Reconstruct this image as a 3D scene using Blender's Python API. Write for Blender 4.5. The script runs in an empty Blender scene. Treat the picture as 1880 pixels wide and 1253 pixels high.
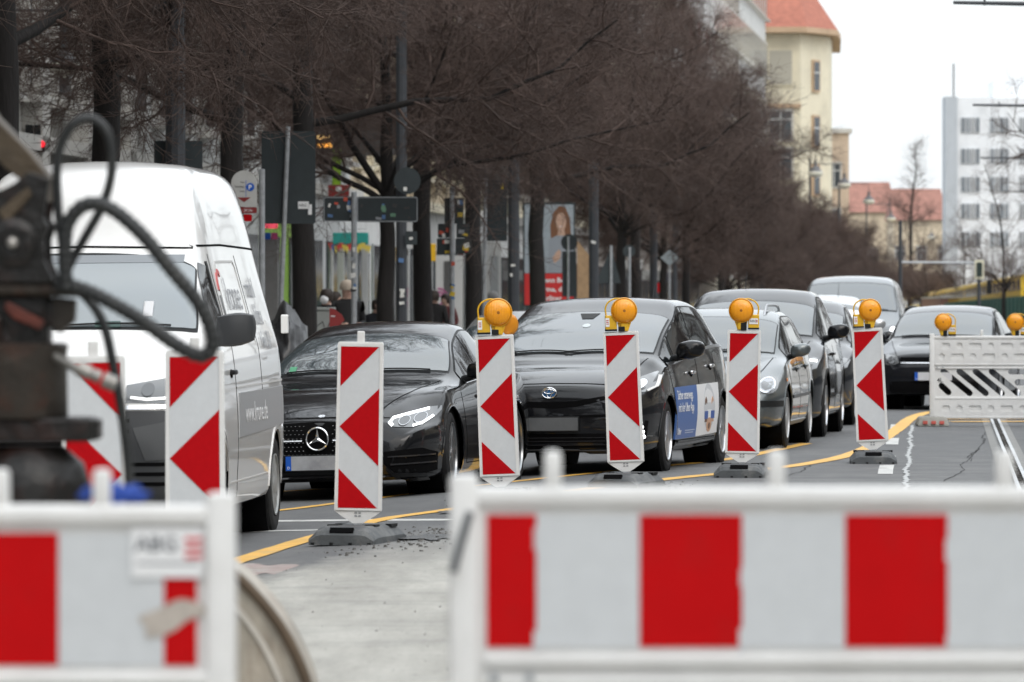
import bpy, bmesh, math, random
import numpy as np
from mathutils import Vector, Matrix, Euler
from mathutils.bvhtree import BVHTree

sc = bpy.context.scene
col = sc.collection
rad = math.radians

# ------------------------------------------------------------------ camera
CAM_H, FPX, HOR = 1.45, 10444.0, 562.0
cam = bpy.data.cameras.new('camera')
cam.lens, cam.sensor_width = 200.0, 36.0
cam.clip_start, cam.clip_end = 0.5, 4000.0
cam.shift_y = -(626.5 - HOR) / 1880.0
cam.dof.use_dof = True
cam.dof.focus_distance = 43.5
cam.dof.aperture_fstop = 6.2
cam_ob = bpy.data.objects.new('camera', cam)
col.objects.link(cam_ob)
cam_ob.location = (0, 0, CAM_H)
cam_ob.rotation_euler = (rad(90), 0, 0)
sc.camera = cam_ob

# ------------------------------------------------------------------ sky, sun, exposure
SUN_EL, SUN_ROT = rad(42), rad(150)
world = bpy.data.worlds.new('World'); sc.world = world
world.use_nodes = True
wt = world.node_tree; wn = wt.nodes; wl = wt.links
wn.clear()
w_out = wn.new('ShaderNodeOutputWorld')
w_sky = wn.new('ShaderNodeTexSky'); w_sky.sky_type = 'NISHITA'; w_sky.sun_disc = False
w_sky.sun_elevation = SUN_EL; w_sky.sun_rotation = SUN_ROT; w_sky.dust_density = 4.0; w_sky.air_density = 1.0
w_bg1 = wn.new('ShaderNodeBackground'); w_bg1.inputs[1].default_value = 0.05
wl.new(w_sky.outputs[0], w_bg1.inputs[0])
# the closed cloud deck: pale, with soft cloud shapes
w_tc = wn.new('ShaderNodeTexCoord')
w_map = wn.new('ShaderNodeMapping'); w_map.inputs['Scale'].default_value = (1.6, 1.6, 5.0)
w_noise = wn.new('ShaderNodeTexNoise'); w_noise.inputs['Scale'].default_value = 2.2; w_noise.inputs['Detail'].default_value = 5
w_ramp = wn.new('ShaderNodeValToRGB')
w_ramp.color_ramp.elements[0].position = 0.3; w_ramp.color_ramp.elements[0].color = (0.90, 0.95, 1.0, 1)
w_ramp.color_ramp.elements[1].position = 0.7; w_ramp.color_ramp.elements[1].color = (0.97, 1.0, 1.0, 1)
wl.new(w_tc.outputs['Generated'], w_map.inputs[0]); wl.new(w_map.outputs[0], w_noise.inputs[0])
wl.new(w_noise.outputs[0], w_ramp.inputs[0])
w_bg2 = wn.new('ShaderNodeBackground'); w_bg2.inputs[1].default_value = 1.15
wl.new(w_ramp.outputs[0], w_bg2.inputs[0])
# an overcast sky is brighter overhead than at the horizon
w_sep = wn.new('ShaderNodeSeparateXYZ'); wl.new(w_tc.outputs['Generated'], w_sep.inputs[0])
w_grad = wn.new('ShaderNodeMapRange'); w_grad.inputs[1].default_value = 0.0; w_grad.inputs[2].default_value = 1.0
w_grad.inputs[3].default_value = 1.12; w_grad.inputs[4].default_value = 2.5
wl.new(w_sep.outputs[2], w_grad.inputs[0]); wl.new(w_grad.outputs[0], w_bg2.inputs[1])
w_add = wn.new('ShaderNodeAddShader')
wl.new(w_bg1.outputs[0], w_add.inputs[0]); wl.new(w_bg2.outputs[0], w_add.inputs[1])
wl.new(w_add.outputs[0], w_out.inputs[0])

sun = bpy.data.lights.new('sun', 'SUN'); sun.energy = 0.5; sun.angle = rad(25); sun.color = (1, 0.97, 0.92)
sun_ob = bpy.data.objects.new('sun', sun); col.objects.link(sun_ob)
sun_ob.rotation_euler = (rad(48), 0, rad(30))

sc.view_settings.view_transform = 'Standard'
sc.view_settings.look = 'None'
sc.view_settings.exposure = -0.15
sc.view_settings.gamma = 1.0
sc.view_settings.use_curve_mapping = False

# ------------------------------------------------------------------ helpers
STREET = 0.0919            # the street runs along (STREET, 1): metres of X for every metre of Y


def at(px, py, d):
    return Vector(((px - 940) / FPX * d, d, CAM_H - (py - HOR) / FPX * d))


def gz(u):
    """camber: the road falls away towards the left kerb"""
    k = min(1.0, max(0.0, (-3.4 - u) / 3.0))
    return -0.11 * k * k * (3 - 2 * k)


def gnd(px, py, z=0.0):
    for _ in range(6):
        d = FPX * (CAM_H - z) / (py - HOR)
        z = gz((px - 940) / FPX * d - 0.0919 * d)
    return Vector(((px - 940) / FPX * d, d, z))


def su(u, d, z=0.0):
    return Vector((u + STREET * d, d, z))


MATS = {}


def mat(name, color, rough=0.6, metal=0.0, coat=0.0, ior=1.5, bump=0.0, bscale=40.0, var=0.0, vscale=6.0,
        dirt=None, dirt_amt=0.0, dscale=3.0, emit=None, estr=0.0, trans=0.0, stretch=None, spec=0.5):
    if name in MATS:
        return MATS[name]
    m = bpy.data.materials.new(name); m.use_nodes = True
    nt = m.node_tree; n = nt.nodes; l = nt.links
    b = n['Principled BSDF']
    c = tuple(color) + (1,) if len(color) == 3 else color
    b.inputs['Base Color'].default_value = c
    b.inputs['Roughness'].default_value = rough
    b.inputs['Metallic'].default_value = metal
    b.inputs['IOR'].default_value = ior
    b.inputs['Specular IOR Level'].default_value = spec
    b.inputs['Coat Weight'].default_value = coat
    b.inputs['Coat Roughness'].default_value = 0.03
    b.inputs['Coat IOR'].default_value = 1.38 if max(c[:3]) < .03 else 1.5
    b.inputs['Transmission Weight'].default_value = trans
    if emit:
        b.inputs['Emission Color'].default_value = tuple(emit) + (1,)
        b.inputs['Emission Strength'].default_value = estr
    if var or bump or dirt:
        tc = n.new('ShaderNodeTexCoord'); mp = n.new('ShaderNodeMapping')
        l.new(tc.outputs['Object'], mp.inputs[0])
        if stretch:
            mp.inputs['Scale'].default_value = stretch
        src = None
        if var:
            nz = n.new('ShaderNodeTexNoise'); nz.inputs['Scale'].default_value = vscale; nz.inputs['Detail'].default_value = 6
            nz.inputs['Roughness'].default_value = 0.65
            l.new(mp.outputs[0], nz.inputs[0])
            mr = n.new('ShaderNodeMapRange'); mr.inputs[1].default_value = 0.3; mr.inputs[2].default_value = 0.7
            mr.inputs[3].default_value = 1 - var; mr.inputs[4].default_value = 1 + var
            l.new(nz.outputs[0], mr.inputs[0])
            mx = n.new('ShaderNodeMix'); mx.data_type = 'RGBA'; mx.blend_type = 'MULTIPLY'; mx.inputs[0].default_value = 1
            mx.inputs[6].default_value = c
            l.new(mr.outputs[0], mx.inputs[7])
            src = mx.outputs[2]
        if dirt:
            nz = n.new('ShaderNodeTexNoise'); nz.inputs['Scale'].default_value = dscale; nz.inputs['Detail'].default_value = 8
            nz.inputs['Roughness'].default_value = 0.7
            l.new(mp.outputs[0], nz.inputs[0])
            mr = n.new('ShaderNodeMapRange'); mr.inputs[1].default_value = 0.5; mr.inputs[2].default_value = 0.72
            mr.inputs[3].default_value = 0; mr.inputs[4].default_value = dirt_amt
            l.new(nz.outputs[0], mr.inputs[0])
            mx = n.new('ShaderNodeMix'); mx.data_type = 'RGBA'
            l.new(mr.outputs[0], mx.inputs[0])
            if src: l.new(src, mx.inputs[6])
            else: mx.inputs[6].default_value = c
            mx.inputs[7].default_value = tuple(dirt) + (1,)
            src = mx.outputs[2]
        if src:
            l.new(src, b.inputs['Base Color'])
        if bump:
            nz = n.new('ShaderNodeTexNoise'); nz.inputs['Scale'].default_value = bscale; nz.inputs['Detail'].default_value = 4
            l.new(mp.outputs[0], nz.inputs[0])
            bp = n.new('ShaderNodeBump'); bp.inputs['Strength'].default_value = bump; bp.inputs['Distance'].default_value = 0.02
            l.new(nz.outputs[0], bp.inputs['Height']); l.new(bp.outputs[0], b.inputs['Normal'])
    MATS[name] = m
    return m


class MB:
    """collects shapes, builds ONE mesh object"""
    def __init__(self):
        self.v = []; self.f = []

    def add(self, vs, fs):
        o = len(self.v)
        self.v.extend([tuple(p) for p in vs])
        self.f.extend([tuple(i + o for i in f) for f in fs])
        return self

    def box(self, c, s, rz=0.0, rx=0.0, ry=0.0):
        R = Euler((rx, ry, rz)).to_matrix(); c = Vector(c)
        vs = [c + R @ Vector((x * s[0] / 2, y * s[1] / 2, z * s[2] / 2)) for x in (-1, 1) for y in (-1, 1) for z in (-1, 1)]
        return self.add(vs, [(0, 1, 3, 2), (4, 6, 7, 5), (0, 4, 5, 1), (2, 3, 7, 6), (0, 2, 6, 4), (1, 5, 7, 3)])

    def rbox(self, c, s, r=0.01, seg=2, rz=0.0, rx=0.0, ry=0.0, taper=None):
        bm = bmesh.new(); bmesh.ops.create_cube(bm, size=1)
        for v in bm.verts:
            k = 1.0
            if taper and v.co.z > 0: k = taper
            v.co = Vector((v.co.x * s[0] * k, v.co.y * s[1] * k, v.co.z * s[2]))
        bmesh.ops.bevel(bm, geom=bm.edges[:] + bm.verts[:], offset=r, segments=seg, profile=0.5, affect='EDGES')
        R = Euler((rx, ry, rz)).to_matrix(); c = Vector(c)
        bm.verts.index_update()
        self.add([c + R @ v.co for v in bm.verts], [[v.index for v in f.verts] for f in bm.faces])
        bm.free(); return self

    def tube(self, pts, rs, n=8, caps=True, closed=False):
        pts = [Vector(p) for p in pts]
        if not hasattr(rs, '__len__'): rs = [rs] * len(pts)
        o = len(self.v); N = len(pts)
        ref = None
        for i, p in enumerate(pts):
            a = pts[(i - 1) % N] if (closed or i) else p
            b = pts[(i + 1) % N] if (closed or i < N - 1) else p
            t = (b - a)
            t = t.normalized() if t.length > 1e-9 else Vector((0, 0, 1))
            if ref is None:
                ref = Vector((0, 0, 1)) if abs(t.z) < 0.9 else Vector((1, 0, 0))
            x = (ref - t * ref.dot(t)); x = x.normalized() if x.length > 1e-6 else t.orthogonal().normalized()
            ref = x; y = t.cross(x)
            for k in range(n):
                an = 2 * math.pi * k / n
                self.v.append(tuple(p + (x * math.cos(an) + y * math.sin(an)) * rs[i]))
        for i in range(N if closed else N - 1):
            a = o + i * n; b = o + ((i + 1) % N) * n
            for k in range(n):
                self.f.append((a + k, a + (k + 1) % n, b + (k + 1) % n, b + k))
        if caps and not closed:
            self.f.append(tuple(o + k for k in range(n))[::-1])
            self.f.append(tuple(o + (N - 1) * n + k for k in range(n)))
        return self

    def lathe(self, prof, n=24, M=None):
        """prof: (r, z) pairs, about Z, then transformed by M"""
        M = M or Matrix()
        o = len(self.v)
        for r, z in prof:
            for k in range(n):
                a = 2 * math.pi * k / n
                self.v.append(tuple(M @ Vector((r * math.cos(a), r * math.sin(a), z))))
        for i in range(len(prof) - 1):
            for k in range(n):
                a = o + i * n; b = a + n
                self.f.append((a + k, a + (k + 1) % n, b + (k + 1) % n, b + k))
        if prof[0][0] > 1e-5: self.f.append(tuple(o + k for k in range(n))[::-1])
        if prof[-1][0] > 1e-5: self.f.append(tuple(o + (len(prof) - 1) * n + k for k in range(n)))
        return self

    def prism(self, poly, depth, M=None):
        """2D polygon (x, z) extruded along y from 0 to depth"""
        M = M or Matrix(); n = len(poly)
        vs = [M @ Vector((x, 0, z)) for x, z in poly] + [M @ Vector((x, depth, z)) for x, z in poly]
        fs = [tuple(range(n)), tuple(range(2 * n - 1, n - 1, -1))]
        fs += [((i + 1) % n, i, n + i, n + (i + 1) % n) for i in range(n)]
        return self.add(vs, fs)

    def build(self, name, m, parent=None, smooth=False, angle=35):
        me = bpy.data.meshes.new(name)
        me.from_pydata(self.v, [], self.f)
        bm = bmesh.new(); bm.from_mesh(me)
        bmesh.ops.recalc_face_normals(bm, faces=bm.faces[:]); bm.to_mesh(me); bm.free()
        return link(name, me, m, parent, smooth, angle)


def link(name, me, m, parent=None, smooth=False, angle=35):
    me.materials.clear()
    if m: me.materials.append(m)
    if smooth:
        me.shade_smooth()
        if angle < 179: me.set_sharp_from_angle(angle=rad(angle))
    ob = bpy.data.objects.new(name, me); col.objects.link(ob)
    if parent: ob.parent = parent
    return ob


def tag(o, label=None, cat=None, group=None, kind=None):
    if label: o['label'] = label
    if cat: o['category'] = cat
    if group: o['group'] = group
    if kind: o['kind'] = kind
    return o


def thing(name, label, cat, loc=(0, 0, 0), rz=0.0, group=None):
    o = bpy.data.objects.new(name, None); col.objects.link(o)
    o.empty_display_size = 0.1
    o.location = loc; o.rotation_euler = (0, 0, rz)
    return tag(o, label, cat, group)


def copy_tree(o, parent=None):
    c = o.copy(); col.objects.link(c); c.parent = parent
    for ch in list(o.children): copy_tree(ch, c)
    return c


def curve_mesh(name, loops, depth):
    """flat shape with holes: loops of (x, z); returns mesh standing in XZ, thickness depth about y=0"""
    cu = bpy.data.curves.new(name, 'CURVE'); cu.dimensions = '2D'; cu.fill_mode = 'BOTH'; cu.extrude = depth / 2
    for lp in loops:
        sp = cu.splines.new('POLY'); sp.points.add(len(lp) - 1); sp.use_cyclic_u = True
        for p, (x, z) in zip(sp.points, lp): p.co = (x, z, 0, 1)
    ob = bpy.data.objects.new(name, cu); col.objects.link(ob)
    dg = bpy.context.evaluated_depsgraph_get(); dg.update()
    me = bpy.data.meshes.new_from_object(ob.evaluated_get(dg))
    bpy.data.objects.remove(ob); bpy.data.curves.remove(cu)
    me.transform(Matrix.Rotation(rad(90), 4, 'X'))
    return me


def text_mesh(s, size, depth=0.002, squeeze=1.0, align='LEFT', bold=0.0):
    cu = bpy.data.curves.new('lettering', 'FONT'); cu.body = s; cu.size = size; cu.extrude = depth; cu.align_x = align
    cu.resolution_u = 2; cu.offset = bold
    ob = bpy.data.objects.new('lettering', cu); col.objects.link(ob)
    dg = bpy.context.evaluated_depsgraph_get(); dg.update()
    me = bpy.data.meshes.new_from_object(ob.evaluated_get(dg))
    bpy.data.objects.remove(ob); bpy.data.curves.remove(cu)
    me.transform(Matrix.Rotation(rad(90), 4, 'X') @ Matrix.Diagonal((squeeze, 1, 1, 1)))
    return me


def lettering(s, size, loc, m, parent, depth=0.002, squeeze=1.0, align='LEFT', rz=0.0, bold=0.0, name='lettering'):
    o = link(name, text_mesh(s, size, depth, squeeze, align, bold), m, parent)
    o.location = loc; o.rotation_euler = (0, 0, rz)
    return o


def rrect(x0, z0, x1, z1, r, n=4):
    out = []
    for cx, cz, a0 in ((x1 - r, z1 - r, 0), (x0 + r, z1 - r, 90), (x0 + r, z0 + r, 180), (x1 - r, z0 + r, 270)):
        for k in range(n + 1):
            a = rad(a0 + 90 * k / n); out.append((cx + r * math.cos(a), cz + r * math.sin(a)))
    return out


def circle(cx, cz, r, n=16, ez=1.0):
    return [(cx + r * math.cos(2 * math.pi * k / n), cz + r * ez * math.sin(2 * math.pi * k / n)) for k in range(n)]


def smooth_path(pts, n=8):
    """Catmull-Rom through 3D points"""
    P = [Vector(p) for p in pts]; out = []
    for i in range(len(P) - 1):
        p0 = P[i - 1] if i else P[0] * 2 - P[1]
        p1, p2 = P[i], P[i + 1]
        p3 = P[i + 2] if i + 2 < len(P) else P[-1] * 2 - P[-2]
        for k in range(n):
            t = k / n
            out.append(0.5 * ((2 * p1) + (p2 - p0) * t + (2 * p0 - 5 * p1 + 4 * p2 - p3) * t * t + (3 * p1 - p0 - 3 * p2 + p3) * t ** 3))
    out.append(P[-1]); return out


# ------------------------------------------------------------------ shared materials
M_WHITE = mat('white_plastic', (0.75, 0.75, 0.74), 0.5, var=0.05, vscale=9, dirt=(0.5, 0.48, 0.44), dirt_amt=0.25, dscale=7)
M_RED = mat('red_film', (0.47, 0.005, 0.009), 0.5, var=0.06, vscale=30, spec=0.06)
M_FILM = mat('grey_reflective_film', (0.62, 0.645, 0.665), 0.45, var=0.04, vscale=20, spec=0.2)
M_RUBBER = mat('recycled_rubber', (0.085, 0.092, 0.097), 0.75, bump=0.15, bscale=60, var=0.2, vscale=8, dirt=(0.32, 0.31, 0.29), dirt_amt=0.45, dscale=5)
M_BLACK = mat('black_plastic', (0.012, 0.013, 0.014), 0.5, spec=.25)
M_TYRE = mat('tyre_rubber', (0.018, 0.018, 0.019), 0.8, bump=0.2, bscale=80, spec=.2, dirt=(.05, .048, .045), dirt_amt=.5, dscale=6)
M_DARK = mat('dark_void', (0.004, 0.004, 0.0045), 0.8, spec=.06)
M_CHROME = mat('chrome', (0.82, 0.83, 0.85), 0.12, 1.0)
M_ALLOY = mat('alloy_rim', (0.55, 0.56, 0.58), 0.3, 1.0)
M_GALV = mat('galvanised_steel', (0.42, 0.44, 0.46), 0.5, 0.6, var=0.2, vscale=15)
M_POLE = mat('dark_painted_pole', (0.045, 0.05, 0.058), 0.55, var=0.15, vscale=8)
M_SIGNBACK = mat('sign_back', (0.028, 0.038, 0.042), 0.6, var=0.15, vscale=5)
M_AMBER = mat('amber_lens', (0.90, 0.35, 0.010), 0.25, coat=0.4, ior=1.5, emit=(1.0, 0.32, 0.0), estr=0.03)
M_YELLOW = mat('yellow_plastic', (0.72, 0.42, 0.012), 0.4, var=0.08)
M_INK = mat('black_ink', (0.02, 0.02, 0.022), 0.6)
M_PAPER = mat('white_sticker', (0.82, 0.83, 0.84), 0.5)
M_GLASS = mat('car_glass', (0.05, 0.065, 0.072), 0.03, ior=2.2, coat=0.4)
M_SIDEGLASS = mat('tinted_side_glass', (0.008, 0.01, 0.011), 0.03, ior=1.5)
M_LENS = mat('headlight_lens', (0.10, 0.105, 0.11), 0.12, 0.2, coat=1.0)
M_LED = mat('daytime_light', (1, 1, 1), 0.3, emit=(0.95, 0.98, 1.0), estr=2.2)
M_GAP = mat('panel_gap', (0.003, 0.003, 0.003), 0.9, spec=.03)
M_PLATE = mat('number_plate', (0.62, 0.63, 0.66), 0.4, var=0.12, vscale=3)
M_EUBLUE = mat('plate_blue', (0.01, 0.10, 0.50), 0.4)
# ------------------------------------------------------------------ the ground
def ground_material():
    m = bpy.data.materials.new('asphalt_with_dust'); m.use_nodes = True
    nt = m.node_tree; n = nt.nodes; l = nt.links; b = n['Principled BSDF']
    b.inputs['Roughness'].default_value = 0.75
    tc = n.new('ShaderNodeTexCoord'); sp = n.new('ShaderNodeSeparateXYZ'); l.new(tc.outputs['Object'], sp.inputs[0])

    def noise(scale, detail, rough, stretch=None):
        mp = n.new('ShaderNodeMapping'); l.new(tc.outputs['Object'], mp.inputs[0])
        if stretch: mp.inputs['Scale'].default_value = stretch
        z = n.new('ShaderNodeTexNoise'); z.inputs['Scale'].default_value = scale; z.inputs['Detail'].default_value = detail
        z.inputs['Roughness'].default_value = rough; l.new(mp.outputs[0], z.inputs[0]); return z.outputs[0]

    def mth(op, a, b_=None, clamp=False):
        x = n.new('ShaderNodeMath'); x.operation = op; x.use_clamp = clamp
        for i, v in ((0, a), (1, b_)):
            if v is None: continue
            if isinstance(v, (int, float)): x.inputs[i].default_value = v
            else: l.new(v, x.inputs[i])
        return x.outputs[0]

    def rng(v, a, b_, c=0.0, d=1.0):
        x = n.new('ShaderNodeMapRange'); l.new(v, x.inputs[0])
        for i, q in zip((1, 2, 3, 4), (a, b_, c, d)): x.inputs[i].default_value = q
        return x.outputs[0]

    def mix(f, a, b_):
        x = n.new('ShaderNodeMix'); x.data_type = 'RGBA'
        if isinstance(f, float): x.inputs[0].default_value = f
        else: l.new(f, x.inputs[0])
        for i, v in ((6, a), (7, b_)):
            if isinstance(v, tuple): x.inputs[i].default_value = v + (1,)
            else: l.new(v, x.inputs[i])
        return x.outputs[2]

    big = noise(0.35, 5, 0.6, (1.0, 0.25, 1)); fine = noise(55, 5, 0.8); mid = noise(2.5, 6, 0.7, (1, 0.4, 1))
    blot = noise(1.1, 7, 0.72, (0.7, 1.6, 1))
    asp = mix(rng(fine, 0.35, 0.7), (0.068, 0.07, 0.073), (0.145, 0.147, 0.15))
    asp = mix(rng(mid, 0.45, 0.7, 0, 0.55), asp, (0.155, 0.155, 0.152))
    asp = mix(rng(big, 0.5, 0.75, 0, 0.6), asp, (0.07, 0.072, 0.075))
    # dust trodden out of the roadworks: right of the yellow line, near the dig
    X, Y = sp.outputs[0], sp.outputs[1]
    line = mth('SUBTRACT', X, mth('ADD', mth('MULTIPLY', Y, 0.138), -5.72))
    side = rng(mth('ADD', line, mth('MULTIPLY', mth('SUBTRACT', mid, 0.5), 0.9)), 0.0, 0.35)
    near = rng(mth('ADD', Y, mth('MULTIPLY', mth('SUBTRACT', blot, 0.5), 9.0)), 37.5, 31.5)
    dustf = mth('MULTIPLY', mth('MULTIPLY', side, near), rng(blot, 0.28, 0.5, 0.55, 1.0), True)
    streak = noise(1.6, 8, 0.72, (1.0, 0.14, 1))
    dust = mix(rng(streak, 0.34, 0.66), (0.27, 0.26, 0.235), (0.47, 0.46, 0.42))
    dust = mix(rng(noise(22, 5, 0.8, (1, 0.3, 1)), 0.57, 0.70, 0, 0.7), dust, (0.15, 0.145, 0.135))
    dust = mix(rng(noise(0.5, 6, 0.7, (1, 0.22, 1)), 0.52, 0.66, 0, 0.6), dust, (0.22, 0.215, 0.2))
    far = mth('MULTIPLY', mth('MULTIPLY', side, rng(Y, 60, 40)), rng(blot, 0.42, 0.68, 0, 0.55), True)
    asp = mix(far, asp, (0.30, 0.295, 0.28))
    l.new(mix(dustf, asp, dust), b.inputs['Base Color'])
    bp = n.new('ShaderNodeBump'); bp.inputs['Strength'].default_value = 0.5; bp.inputs['Distance'].default_value = 0.01
    l.new(fine, bp.inputs['Height']); l.new(bp.outputs[0], b.inputs['Normal'])
    l.new(rng(fine, 0.3, 0.7, 0.6, 0.9), b.inputs['Roughness'])
    return m


M_ASPHALT = ground_material()
g = MB()
us = [-1500] + [-9 + 0.25 * i for i in range(26)] + [1500]
for d_ in (-300, 2600):
    g.v += [(u + STREET * d_, d_, gz(u)) for u in us]
g.f += [(i, i + 1, len(us) + i + 1, len(us) + i) for i in range(len(us) - 1)]
tag(g.build('road', M_ASPHALT, None, True, 180), kind='structure')

M_YLINE = mat('yellow_road_tape', (0.72, 0.40, 0.06), 0.6, var=0.15, vscale=5, dirt=(0.35, 0.30, 0.2), dirt_amt=0.6, dscale=4)
M_WLINE = mat('worn_white_paint', (0.55, 0.55, 0.53), 0.65, var=0.15, vscale=6, dirt=(0.16, 0.16, 0.16), dirt_amt=0.8, dscale=5)
M_TAR = mat('fresh_tar', (0.022, 0.023, 0.024), 0.35, bump=1.0, bscale=25, dirt=(0.3, 0.3, 0.29), dirt_amt=0.7, dscale=6)


def ribbon(name, pts, w, z, m, kind='structure', jitter=0.0, seed=1):
    """a flat painted stripe along ground points (its own sheet)"""
    rnd = random.Random(seed)
    P0 = [Vector((p[0], p[1], 0)) for p in pts]; vs = []
    P = []
    for a, b in zip(P0, P0[1:]):
        k = max(1, int((b - a).length / 1.0)) if not hasattr(w, '__len__') else 1
        P += [a.lerp(b, i / k) for i in range(k)]
    P.append(P0[-1])
    ws = w if hasattr(w, '__len__') else [w] * len(P)
    for i, p in enumerate(P):
        t = (P[min(i + 1, len(P) - 1)] - P[max(i - 1, 0)]).normalized(); s = Vector((t.y, -t.x, 0)) * ws[i] / 2
        j1, j2 = (1 + rnd.uniform(-jitter, jitter) for _ in range(2))
        for q in (p - s * j1, p + s * j2):
            vs.append(q + Vector((0, 0, z + gz(q.x - STREET * q.y))))
    fs = [(2 * i, 2 * i + 1, 2 * i + 3, 2 * i + 2) for i in range(len(P) - 1)]
    o = MB().add(vs, fs).build(name, m)
    return tag(o, kind=kind)


yl = [(330, 1068), (430, 1033), (575, 988), (700, 955), (830, 936), (960, 914), (1100, 896), (1220, 881), (1330, 870), (1450, 857),
      (1540, 841), (1590, 824), (1625, 804), (1652, 785), (1672, 769), (1705, 758), (1770, 752)]
ribbon('yellow_lane_line', smooth_path([gnd(*p) for p in yl], 6), 0.17, 0.005, M_YLINE, jitter=0.06)
yl2 = [(300, 965), (425, 946), (514, 938), (611, 926), (750, 908), (900, 890), (1075, 871), (1200, 858), (1350, 842), (1480, 815)]
ribbon('yellow_lane_line', smooth_path([gnd(*p) for p in yl2], 6), 0.14, 0.005, M_YLINE, jitter=0.06)
ribbon('yellow_lane_line', [gnd(505, 905), gnd(590, 900)], 0.14, 0.009, M_YLINE)
for k, (y, x0) in enumerate(((766, 1735), (770.5, 1733), (775.5, 1745))):
    a, b_ = gnd(x0, y), gnd(2000, y - 0.5)
    ribbon('yellow_hatch_line', [a, b_], 0.45, 0.009, M_YLINE)
# old white lane dashes and a transverse line
for d0, d1 in ((49.0, 51.7), (54.0, 54.9), (59.4, 62.3), (66.8, 69.5), (39.8, 42), (43.2, 43.9)):
    ribbon('white_lane_dash', [su(-1.31 - .0195 * (q - 50), q) for q in (d0, d1)], 0.13, 0.004, M_WLINE, jitter=0.05)
ribbon('white_cross_line', [gnd(300, 959), gnd(520, 957.5), gnd(840, 955)], 0.22, 0.0025, M_WLINE, jitter=0.2)
ribbon('white_cross_line', [gnd(470, 976), gnd(585, 974)], 0.14, 0.0025, M_WLINE, jitter=0.2)
from mathutils import noise as mn_
rnd = random.Random(4)
jp = []
for k in range(300):
    d = 36 + k * 0.11
    jp.append(su(-1.12 - .0195 * (d - 50) + rnd.uniform(-0.012, 0.012) + 0.03 * mn_.noise(Vector((d * .35, 3, 1))) + 0.03 * mn_.noise(Vector((d * 1.3, 7, 1))), d))
ribbon('sealed_road_joint', jp, [0.026 + 0.022 * rnd.random() for _ in jp], 0.006, mat('pale_joint_filler', (0.42, 0.43, 0.43), 0.7, var=0.2), jitter=0.2)


def blob_patch(name, c, rx, ry, m, z, seed, n=40):
    r = random.Random(seed); ph = [r.uniform(0, 6.28) for _ in range(6)]
    c = (c[0], c[1]); z += gz(c[0] - STREET * c[1]) + 0.004
    vs = [(c[0], c[1], z)]
    for k in range(n):
        a = 2 * math.pi * k / n
        q = 1 + sum(0.13 * math.sin((j + 2) * a + ph[j]) for j in range(6)) + r.uniform(-.08, .08)
        vs.append((c[0] + rx * q * math.cos(a), c[1] + ry * q * math.sin(a), z))
    o = MB().add(vs, [(0, 1 + k, 1 + (k + 1) % n) for k in range(n)]).build(name, m)
    return tag(o, kind='structure')


blob_patch('tar_patch', gnd(800, 988), 0.2, 0.45, M_TAR, 0.004, 3)
blob_patch('tar_patch', gnd(830, 942), 0.1, 0.3, M_TAR, 0.003, 5)
blob_patch('tar_patch', gnd(905, 903), 0.22, 0.7, M_TAR, 0.003, 6)
blob_patch('red_paint_trace', gnd(478, 1047), 0.22, 0.7, mat('faded_red_paint', (0.30, 0.235, 0.22), 0.8, var=0.3, vscale=5, dirt=(0.36, 0.35, 0.32), dirt_amt=1.0, dscale=4), 0.003, 8)
# small stones and crumbs left by the works
rnd = random.Random(11); mb = MB()
for k in range(260):
    d = rnd.uniform(18, 37); x = rnd.uniform(-1.45, 1.8) if d > 27 else rnd.uniform(-1.2, 0.6)
    r = rnd.choice((0.002, 0.003, 0.004, 0.007))
    if x < -5.6 + 0.138 * d: continue
    for q in range(1):
        a = rnd.uniform(0, 3)
        mb.add([(x + r * math.cos(a + t), d + r * math.sin(a + t), 0.001) for t in (0, 1.5, 3.0, 4.6)] + [(x + r * .2, d, r * 1.2)],
               [(0, 1, 4), (1, 2, 4), (2, 3, 4), (3, 0, 4)])
tag(mb.build('gravel', mat('crumbs', (0.16, 0.15, 0.14), 0.9)), 'scattered dark crumbs of asphalt lying on the dusty slab', 'gravel', kind='stuff')

# broken asphalt crumbs beside the beacon feet
for seed, (px, py), n_, sx_, sy_ in ((1, (800, 986), 230, .16, .8), (2, (690, 1006), 60, .25, .8), (3, (930, 925), 120, .2, 1.2), (4, (1230, 893), 60, .2, 1.0)):
    R_ = random.Random(seed); mb = MB(); c_ = gnd(px, py)
    for k in range(n_):
        x, y = c_.x + R_.gauss(0, sx_), c_.y + R_.gauss(0, sy_); r = R_.choice((.006, .009, .013, .02)); z = gz(x - STREET * y)
        r *= R_.uniform(.35, .9); a_ = R_.uniform(0, 3); j_ = lambda: R_.uniform(.75, 1.2); h_ = r * R_.uniform(.5, .9)
        lo_ = [(x + r * j_() * math.cos(a_ + t_), y + r * j_() * math.sin(a_ + t_), z - .001) for t_ in (0, 1.05, 2.1, 3.15, 4.2, 5.25)]
        hi_ = [(x + r * .72 * j_() * math.cos(a_ + t_ + .4), y + r * .72 * j_() * math.sin(a_ + t_ + .4), z + h_ * j_()) for t_ in (0, 1.05, 2.1, 3.15, 4.2, 5.25)]
        mb.add(lo_ + hi_, [tuple(range(6, 12))] + [(i_, (i_ + 1) % 6, 6 + (i_ + 1) % 6, 6 + i_) for i_ in range(6)])
    tag(mb.build('rubble', mat('asphalt_rubble', (.12, .117, .11), .9, var=.4, vscale=12)), ('dark broken asphalt crumbs right of the lampless beacon foot', 'sparse grit in front of the lampless beacon foot', 'dark crumbs around the second beacon foot of the taxi', 'sparse grit between the beacons before the taxi')[seed - 1], 'rubble', kind='stuff')
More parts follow.
